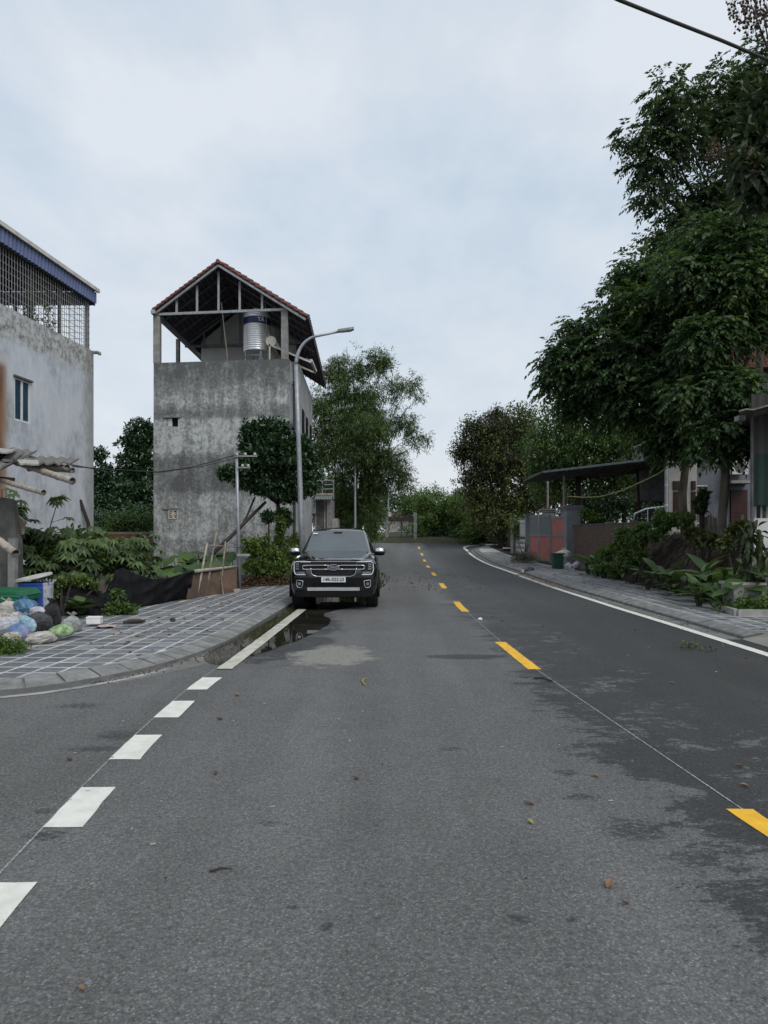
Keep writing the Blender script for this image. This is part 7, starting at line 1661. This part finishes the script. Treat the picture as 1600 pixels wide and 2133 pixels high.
# ------------------------------------------------------------------ broad-leaved plants: every big leaf is its own piece
def palmate(n=7, L_=.16, w=.056, petiole=.0):
    m = MB()
    for k in range(n):
        a = (k - (n - 1) / 2) * (4.3 / n); l = L_ * (1 - .12 * abs(k - (n - 1) / 2) / n * 2); d = Vector((math.sin(a), math.cos(a), 0)); s_ = Vector((d.y, -d.x, 0))
        z = [0, .006, -.02, -.075]
        m.add([Vector((0, 0, 0)), d * l * .5 + s_ * w * .5 + Vector((0, 0, z[2])), d * l + Vector((0, 0, z[3])), d * l * .5 - s_ * w * .5 + Vector((0, 0, z[2])), d * l * .5 + Vector((0, 0, z[1]))], [(0, 1, 4), (1, 2, 4), (2, 3, 4), (3, 0, 4)])
    return m
def blade(L_, w, droop=.3, n=6, heart=0.0, fold=.12):
    m = MB(); rows = []
    for i in range(n + 1):
        t = i / n; ww = w * (math.sin(math.pi * min(1, t * .93 + .07)) ** .75) * (1.15 - .45 * t); y = L_ * t; z = -droop * L_ * t * t
        rows.append([Vector((-ww, y - heart * ww * (1 - t), z + fold * ww)), Vector((-ww * .5, y, z + .02 * w)), Vector((0, y, z - .03 * w)), Vector((ww * .5, y, z + .02 * w)), Vector((ww, y - heart * ww * (1 - t), z + fold * ww))])
    m.grid(rows); return m
def heartleaf(L_, w):
    m = MB(); n = 20; c = Vector((0, L_ * .30, -.02)); pts = []
    for k in range(n):
        a = 2 * math.pi * k / n; r = 1 - .55 * math.exp(-((a - math.pi) / .28) ** 2) + .35 * math.exp(-((min(a, 2 * math.pi - a)) / .35) ** 2)
        x = math.sin(a) * w * r * .9; y = L_ * .34 + math.cos(a) * L_ * .5 * r; pts.append(Vector((x, y, -.10 * (x / w) ** 2 * w * 2 - .25 * max(0, y - L_ * .4) + R.uniform(-.012, .012))))
    m.add([c] + pts, [(0, 1 + k, 1 + (k + 1) % n) for k in range(n)]); return m
PAL = [palmate(k).mesh('leaf', 'leaf_cassava', fixn=False) for k in (6, 7, 8)]
def put_leaf(me, root, p, az, pitch, s=1.0, roll=0.0):
    link('leaf', me, root, Vector(p) - base_of(root), (pitch, roll, az), (s, s, s))
def cassava(px, d, ztop_px, n, spread, lab, s=1.0):
    p = W(px, 0, d); z0 = .09; zt = W(0, ztop_px, d).z; o = empty('cassava_plant', (p.x, d, z0), lab, 'plant', 'palmate-leaved plants beside the shed')
    m = MB(); tops = []
    for k in range(3):
        e = Vector((p.x + R.uniform(-.6, .6) * spread, d + R.uniform(-.3, .3), z0 + (zt - z0) * R.uniform(.75, .95))); b0 = Vector((p.x + R.uniform(-.1, .1), d + R.uniform(-.1, .1), z0))
        m.tube([b0, b0.lerp(e, .5) + Vector((R.uniform(-.06, .06), 0, .05)), e], [.018, .014, .008], 5); tops.append((b0, e))
    for k in range(n):
        b0, e = tops[k % 3]; t = R.uniform(.35, 1.0); st_ = b0.lerp(e, t); az = R.uniform(0, 6.28); L_ = R.uniform(.14, .34) * spread
        lp_ = st_ + Vector((-math.sin(az) * L_, math.cos(az) * L_, R.uniform(-.02, .16))); m.tube([st_, lp_], .005, 3, False)
        put_leaf(R.choice(PAL), o, lp_, az, R.uniform(-.7, -.05), s * R.uniform(.8, 1.4), R.uniform(-.3, .3))
    m.build('stems', 'stem_green', o)
cassava(45, 13.6, 1010, 36, 1.0, 'tall palmate-leaved plant rising right behind the shed corner', 1.25)
cassava(88, 13.9, 1052, 38, 1.2, 'palmate-leaved plant second from the shed, top at wall mid-height', 1.25)
cassava(125, 13.6, 1090, 34, 1.2, 'dense low palmate-leaved plant above the blue barrel', 1.2)
cassava(165, 14.2, 1085, 36, 1.2, 'palmate-leaved plant before the pale house corner', 1.2)
cassava(205, 14.6, 1088, 38, 1.3, 'palmate-leaved plant just right of the pale house corner', 1.25)
cassava(245, 14.9, 1105, 38, 1.3, 'palmate-leaved plant in front of the red brick wall', 1.25)
cassava(275, 15.4, 1130, 28, 1.1, 'rightmost palmate-leaved plant at the peak of the netting', 1.1)
cassava(15, 14.4, 995, 34, 1.0, 'palmate-leaved plant glimpsed under the shed roof edge', 1.3)
foliage_root = empty('undergrowth', W(170, 1180, 14.3), 'dark undergrowth below the palmate-leaved plants', 'undergrowth')
foliage('foliage', [LB(90, 1170, 30, 14), LB(130, 1165, 34, 14), LB(170, 1160, 36, 14.3), LB(210, 1160, 34, 14.6), LB(250, 1160, 32, 15), LB(285, 1170, 24, 15.3), LB(60, 1130, 26, 14.2), LB(100, 1130, 24, 14.3), LB(150, 1130, 30, 14.6), LB(200, 1135, 28, 15)], 900, 'cluster', 'leaf_hedge', foliage_root, .95, .3)
# taro bed below the tall house
TL = [heartleaf(.62, .27).mesh('leaf', 'leaf_taro', fixn=False, smooth=True) for _ in range(3)]
for k, (px, py, d) in enumerate([(312, 1178, 17.5), (335, 1166, 18.5), (360, 1158, 19), (385, 1150, 19.5), (410, 1148, 20), (436, 1158, 19.8), (460, 1152, 20.3), (330, 1188, 17), (352, 1182, 17.3), (378, 1176, 17.8), (400, 1172, 18.3), (424, 1180, 17.6), (448, 1178, 18), (472, 1172, 18.8), (490, 1178, 19), (300, 1192, 16.8), (322, 1198, 16.4), (365, 1192, 16.8), (390, 1190, 17), (480, 1150, 20.5)]):
    if k % 5 == 0:
        p = W(px, 0, d); tr0 = empty('taro_plant', (p.x, d, .09), ['big-leaved taro above the netting near the brick wall', 'big-leaved taro right under the lower vent block', 'big-leaved taro left of the leaning stakes', 'low big-leaved taro at the netting edge'][k // 5], 'plant', 'taro plants below the tall house'); stm = MB()
    p = W(px, py, d); b0 = Vector((p.x + R.uniform(-.2, .2), d + .2, .09)); stm.tube([b0, b0.lerp(p, .6) + Vector((0, .08, .1)), p], .012, 4, False)
    put_leaf(R.choice(TL), tr0, p, math.pi + R.uniform(-1.0, 1.0), R.uniform(-.65, .15), R.uniform(.7, 1.05))
    put_leaf(R.choice(TL), tr0, p + Vector((R.uniform(-.25, .25), R.uniform(-.1, .3), R.uniform(-.15, .05))), math.pi + R.uniform(-1.6, 1.6), R.uniform(-.6, .3), R.uniform(.5, .85), R.uniform(-.5, .5))
    if k % 5 == 4: stm.build('stems', 'stem_green', tr0)
# lobed-leaf plant and small bush in front of the netting
def lobed(L_=.34):
    m = MB(); n = 16; pts = []
    for i in range(n + 1):
        t = i / n; w = L_ * .44 * math.sin(math.pi * min(1, t + .05)) * (.55 + .45 * (1 if i % 2 else .3)); pts.append((t, w))
    rows = [[Vector((-w, t * L_, -.15 * L_ * t * t - .05 * w)), Vector((0, t * L_, -.15 * L_ * t * t)), Vector((w, t * L_, -.15 * L_ * t * t - .05 * w))] for t, w in pts]; m.grid(rows); return m
LO = lobed().mesh('leaf', 'leaf_lobed', fixn=False)
c = G(168, 1286, .1); lo = empty('lobed_leaf_plant', (c.x, c.y, .1), 'low plant with large lobed leaves before the netting', 'plant')
for k in range(16):
    a = k * 2.4; put_leaf(LO, lo, (c.x + R.uniform(-.05, .05), c.y + R.uniform(-.05, .05), .15 + R.uniform(0, .25)), a, R.uniform(-.1, .75), R.uniform(.7, 1.15))
bush(248, 1262, 24, 12.9, 210, 'leaf_hedge', 'small twiggy bush in front of the black netting', 'cluster', .5, ((230, 1275, 18, 12.8), (270, 1268, 18, 12.9), (245, 1240, 14, 12.9)), 'small_bush', None)
bush(128, 1215, 12, 12.7, 150, 'leaf_vine', 'creeper running over the top of the netting behind the barrel', 'cluster', .5, ((150, 1207, 12, 12.8), (175, 1212, 12, 12.9), (200, 1222, 10, 13), (112, 1240, 9, 12.6)), 'net_creeper', None)
# ginger-like plants on the bank
GL_ = [blade(.62, .105, .35).mesh('leaf', 'leaf_ginger', fixn=False, smooth=True), blade(.5, .10, .5).mesh('leaf', 'leaf_ginger', fixn=False, smooth=True)]
def ginger(px, py, d, n, s, lab, up=.9):
    n = int(n * 1.5); s *= 1.22
    p = W(px, py, d); z0 = max(.1, zr(p.x, d)) if p.x > 7.38 else .1; o = empty('broad_leaf_plant', (p.x, d, z0), lab, 'plant', 'broad-leaved plants on the earth bank'); m = MB()
    for k in range(n):
        az = R.uniform(0, 6.28); h_ = R.uniform(.05, .55) * s; q = Vector((p.x + R.uniform(-.12, .12) * s, d + R.uniform(-.12, .12), z0 + h_)); m.tube([(p.x + R.uniform(-.05, .05), d, z0 - .05), q], .012, 4, False)
        put_leaf(R.choice(GL_), o, q, az, R.uniform(.15, 1.15) * up, s * R.uniform(.7, 1.1), R.uniform(-.3, .3))
    m.build('stems', 'stem_green', o)
ginger(1245, 1160, 24.5, 12, 1.25, 'broad-leaved plant nearest the green bin, before the brick wall')
ginger(1225, 1172, 25.5, 9, .9, 'small broad-leaved plant low beside the white bags')
ginger(1290, 1150, 22.5, 12, 1.0, 'broad-leaved plant climbing the far slope of the bank')
ginger(1375, 1165, 18.6, 10, .85, 'broad-leaved plant with pale upright leaves above the maroon boulder')
ginger(1412, 1180, 16.8, 14, .95, 'bright broad-leaved plant right of the maroon boulder')
ginger(1470, 1170, 15.2, 18, 1.05, 'largest spreading broad-leaved plant in the middle of the bank')
ginger(1500, 1150, 15.0, 12, .95, 'broad-leaved plant with a tall yellow-green leaf near the trough')
ginger(1350, 1190, 18.5, 9, .7, 'yellowing low plant at the foot of the bank')
ginger(1455, 1225, 14.4, 9, .75, 'low broad leaves over the clods left of the trough')
HP = [heartleaf(.30, .14).mesh('leaf', 'leaf_lobed', fixn=False, smooth=True)]
for k, (px, py, d, n, lab) in enumerate(((1520, 1225, 13.6, 22, 'round-leaved green plant in front of the concrete trough'), (1585, 1205, 13.4, 22, 'large round-leaved plant behind the trough at the photo edge'))):
    p = W(px, py, d); o = empty('round_leaf_plant', (p.x, d, .15), lab, 'plant'); m = MB()
    for i in range(n):
        q = Vector((p.x + R.uniform(-.32, .32), d + R.uniform(-.3, .3), p.z + R.uniform(-.30, .25))); m.tube([(p.x, d, .12), q], .007, 3, False); put_leaf(HP[0], o, q, math.pi + R.uniform(-1.5, 1.5), R.uniform(-.9, -.1), R.uniform(.8, 1.5 + .5 * k))
    m.build('stems', 'stem_green', o)
# young tree in the trough
c = W(1562, 1260, 13.3); yt = empty('young_tree', (c.x, 13.3, .5), 'young dark-leaved tree growing out of the concrete trough', 'tree')
m = MB(); tops = [W(1560, 1100, 13.3), W(1585, 1130, 13.3), W(1540, 1120, 13.4), W(1590, 1180, 13.2), W(1570, 1085, 13.2)]
for t in tops: b0 = Vector((c.x + R.uniform(-.03, .03), 13.3, .45)); m.tube([b0, b0.lerp(t, .5) + Vector((0, 0, .1)), t], [.02, .015, .006], 6)
m.build('trunk', 'wood_dark', yt)
YLf = blade(.24, .042, .45, 5).mesh('leaf', 'leaf_pot', fixn=False, smooth=True)
for k in range(120):
    t = R.choice(tops); b0 = Vector((c.x, 13.3, .45)); q = b0.lerp(t, R.uniform(.55, 1.02)) + Vector((R.gauss(0, .10), R.gauss(0, .10), R.gauss(0, .08))); put_leaf(YLf, yt, q, R.uniform(0, 6.28), R.uniform(-1.2, .3), R.uniform(.8, 1.3), R.uniform(-.4, .4))
lit = empty('bank_litter', (8.2, 18, 1.0), 'brown dead leaves and roots strewn over the earth bank', 'leaf litter')
PL_ = []
for _ in range(2600):
    y = R.uniform(14, 23.5); x = R.uniform(7.42, 9.3); PL_.append((x, y, zr(x, y) + R.uniform(.0, .05)))
PL_ = np.array(PL_); DL = nrm(NR.normal(size=PL_.shape) * np.array([1, 1, .35])); SL_ = nrm(np.cross(DL, nrm(NR.normal(size=PL_.shape) * .5 + np.array([0, 0, 1.0]))))
leaf_object('dead_leaves', PL_, DL, SL_, NR.uniform(.05, .14, len(PL_)), NR.uniform(.02, .05, len(PL_)), 'litter_brown', lit, .2, 'stuff')
m = MB()
for _ in range(90):
    y = R.uniform(14.5, 22); x = R.uniform(7.8, 9.0); q = [Vector((x, y, zr(x, y) + .03))]; a = R.uniform(0, 6.28)
    for k in range(4): x += math.cos(a) * .16; y += math.sin(a) * .16; a += R.uniform(-.6, .6); q.append(Vector((x, y, zr(max(7.4, x), y) + R.uniform(.0, .09))))
    m.tube(q, [.014, .012, .010, .008, .004], 5, False)
m.build('roots', 'wood_dark', lit)
# creeper mass on the bank below the trunks
bm_ = empty('bank_creeper', (8.3, 20.5, 1.2), 'green creeper mass covering the bank below the pale trunk', 'creeper')
CL = [LB(1290, 1140, 22, 21.5), LB(1310, 1120, 24, 21.3), LB(1340, 1100, 24, 21), LB(1375, 1088, 26, 20.6), LB(1410, 1085, 24, 20), LB(1330, 1130, 24, 20.5), LB(1365, 1115, 20, 20.2), LB(1270, 1158, 18, 22), LB(1300, 1155, 16, 21), LB(1432, 1080, 18, 19.6)]
foliage('foliage', clumps(CL, 6, .5), 1300, 'cluster', 'leaf_hedge', bm_, .8, .45)
bush(1318, 1172, 16, 20.6, 190, 'leaf_hedge', 'leafy weeds on the bank above the brown litter', 'cluster', .9, ((1298, 1180, 12, 21), (1340, 1160, 12, 20)), 'weeds', 'weeds on the earth bank')
bush(1262, 1185, 12, 23.2, 150, 'leaf_hedge', 'low weeds at the bank foot beside the white bags', 'cluster', .9, ((1245, 1188, 9, 23.5), (1280, 1190, 9, 22.5)), 'weeds', 'weeds on the earth bank')
bush(1462, 1120, 14, 17, 200, 'leaf_olive', 'dry olive weeds between the two trunks on the bank', 'cluster', .9, ((1440, 1110, 12, 17.5), (1485, 1125, 14, 16.5)), 'weeds', 'weeds on the earth bank')
bush(1530, 1110, 16, 15.4, 230, 'leaf_olive', 'dark olive weeds right of the leaning trunk', 'cluster', .9, ((1548, 1095, 14, 15.2), (1515, 1130, 12, 15.3)), 'weeds', 'weeds on the earth bank')
bush(1235, 1080, 16, 29, 160, 'leaf_bright', 'bright shrub peeping over the brick wall by the pillar', 'cluster', 1.0, ((1222, 1070, 12, 29), (1250, 1090, 10, 29)), group=None)
bush(1462, 1045, 11, 18.6, 130, 'leaf_pinnate', 'leafy shoot between the two bare trunks', 'cluster', .9, ((1457, 1060, 9, 18.6), (1468, 1028, 7, 18.6)), 'shoot', None)
m = MB(); p = W(1474, 1085, 18.6)
for k in range(14):
    x = 1466 + k * 2.4; a = W(x, 1110, 18.6); c = W(x + R.uniform(-3, 3), 1075 + R.uniform(-6, 4), 18.6); m.beam(a, c, .03, .02)
tag(m.build('stick_fence', 'wood_pale'), 'short fence of pale sticks between the two trunks', 'fence')

# ------------------------------------------------------------------ overhead cable and litter on the road
wire([Vector((-3, 1.8, 8.2)), W(1180, -50, 4.4), W(1290, 0, 4.6), W(1400, 44, 4.9), W(1500, 83, 5.15), W(1600, 125, 5.4), W(1900, 260, 6.1), Vector((9.0, 11, 5.6))], .0125, 'cable_black', 'thick dark overhead cable crossing the upper right corner', 'overhead_cable', 'cable', n=5)
def curl(px, py, L_, w, az, mat, lab, name='fallen_leaf', cat='leaf', z=.004):
    L_ *= .85; w *= .8
    c = G(px, py, 0); m = blade(L_, w, -.25, 6, 0, .9); o = tag(link(name, m.mesh(name, mat, fixn=False, smooth=True), None, (c.x, c.y, z + .004), (0, 0, az)), lab, cat); o.modifiers.new('t', 'SOLIDIFY').thickness = .002; return o
curl(1266, 1852, .075, .02, -.6, 'leaf_tan', 'curled tan leaf lying alone in the right foreground')
curl(1310, 1885, .035, .008, 1.4, 'leaf_brown', 'small reddish leaf below the curled tan leaf')
curl(175, 2065, .03, .012, 1.2, 'leaf_tan', 'tiny orange-brown leaf at the bottom left')
curl(498, 1450, .06, .02, 1.3, 'leaf_tan', 'orange leaf right of the farthest white dashes')
curl(463, 1500, .06, .018, 1.5, 'leaf_brown', 'dull brown leaf right of the white dashes')
curl(450, 1615, .05, .016, .3, 'leaf_brown', 'crumpled brown leaf beside the middle white dashes')
curl(150, 1585, .06, .016, 1.2, 'leaf_brown', 'pale leaf left of the white dashes')
curl(747, 1625, .045, .014, 1.1, 'leaf_brown', 'small dark leaf in the middle of the lane')
curl(1110, 1718, .05, .012, .4, 'leaf_greenyellow', 'yellow-green leaf left of the damp patches')
curl(1113, 1678, .075, .012, 1.5, 'leaf_brown', 'dark narrow leaf above the yellow-green one')
curl(1247, 1620, .05, .014, .9, 'leaf_tan', 'pale bent leaf at the edge of the damp patches')
curl(1279, 1440, .05, .016, .7, 'leaf_tan', 'pale leaf on the dark lane near the middle dash')
curl(1405, 1425, .06, .014, .9, 'leaf_tan', 'thin tan leaf farther right on the dark lane')
curl(1560, 1640, .06, .018, 1.3, 'leaf_tan', 'orange leaf on the dark lane near the right edge')
curl(1548, 1598, .07, .014, 1.5, 'leaf_brown', 'brown leaf above the orange one near the right edge')
m = MB(); a = G(436, 1815, .008); c = G(486, 1810, .012); m.tube([a, a.lerp(c, .5) + Vector((0, .012, .004)), c], [.006, .005, .002], 6); tag(m.build('twig', 'wood_dark'), 'thin dark twig lying in the left foreground', 'twig')
m = MB(); a = G(1112, 1412, .012); c = G(1150, 1418, .012); m.tube([a, a.lerp(c, .5) + Vector((0, .03, .01)), c], .011, 6); tag(m.build('twig', 'wood_dark'), 'brown twig lying just past the middle yellow dash', 'twig')
m = MB(); q = [G(765, 1412, .01), G(757, 1415, .012), G(755, 1419, .012), G(758, 1424, .012), G(763, 1427, .01)]; m.tube(q, [.003, .008, .009, .008, .003], 6); tag(m.build('fruit_peel', 'yellow_peel', None, True), 'curved yellow peel lying in the middle of the road', 'peel')
c = G(1446, 1353, 0); lt = empty('leaf_sprig', (c.x, c.y, .004), 'small heap of olive leaves on the dark right lane', 'leaves'); foliage('leaves', [(c.x, c.y, .02, .15, .12, .02)], 9, 'fine', 'leaf_olive', lt, .55, .2)
rock(1000, 1292, .045, 'styrofoam', 'small white scrap on the road by the centre dashes', 0, 'paper_scrap')
c = G(1455, 1400, 0)
# scattered grit, mud crumbs and leaf scraps
m = MB()
def crumb(x, y, r): m.box((x, y, zg(y) + r * .35), (r * 2, r * R.uniform(1, 2.2), r), (R.uniform(-.4, .4), R.uniform(-.4, .4), R.uniform(0, 3)), .6)
for _ in range(260):
    px = R.gauss(880, 60); py = R.uniform(1190, 1232)
    if px < 795: continue
    g = G(px, py); crumb(g.x, g.y, R.uniform(.006, .022))
for _ in range(420): crumb(R.uniform(-3.5, 5), R.uniform(2, 30), R.uniform(.002, .007))
for _ in range(260): y = R.uniform(7.4, 12); x = interp([(b_, a_) for a_, b_ in LKF[3:]], y) + abs(R.gauss(0, .12)) + .02; crumb(x, y, R.uniform(.004, .014))
for _ in range(200): y = R.uniform(11, 34); x = interp([(b_, a_) for a_, b_ in RKF], y) - abs(R.gauss(0, .12)) - .03; crumb(x, y, R.uniform(.005, .018))
for _ in range(60): crumb(R.uniform(2.0, 5), R.uniform(8, 26), R.uniform(.006, .02))
tag(m.world('grit', 'soil'), 'mud crumbs and grit scattered over the road', 'grit', kind='stuff')
m = MB()
for _ in range(150):
    y = R.uniform(2, 26); x = R.uniform(-2.4, 5.2); s_ = R.uniform(.006, .017); m.box((x, y, .004), (s_ * 2, s_, .003), (0, 0, R.uniform(0, 3)))
tag(m.world('pale_scraps', 'concrete_pale'), 'tiny pale scraps and chips scattered over the road', 'scraps', kind='stuff')
m = MB()
for _ in range(200):
    y = R.uniform(10.8, 40); x = R.uniform(5.8, 7.35); s_ = R.uniform(.01, .035); m.box((x, y, zg(y) + .108), (s_ * 2.4, s_, .006), (R.uniform(-.3, .3), 0, R.uniform(0, 3)))
for _ in range(90):
    y = R.uniform(8.5, 18); x = R.uniform(-4.2, -2.7); s_ = R.uniform(.008, .03)
    if x > lin_x(y): m.box((x, y, .108), (s_ * 2.6, s_, .006), (R.uniform(-.3, .3), 0, R.uniform(0, 3)))
tag(m.world('leaf_scraps', 'leaf_brown'), 'dark leaf scraps scattered over both pavements', 'leaf scraps', kind='stuff')
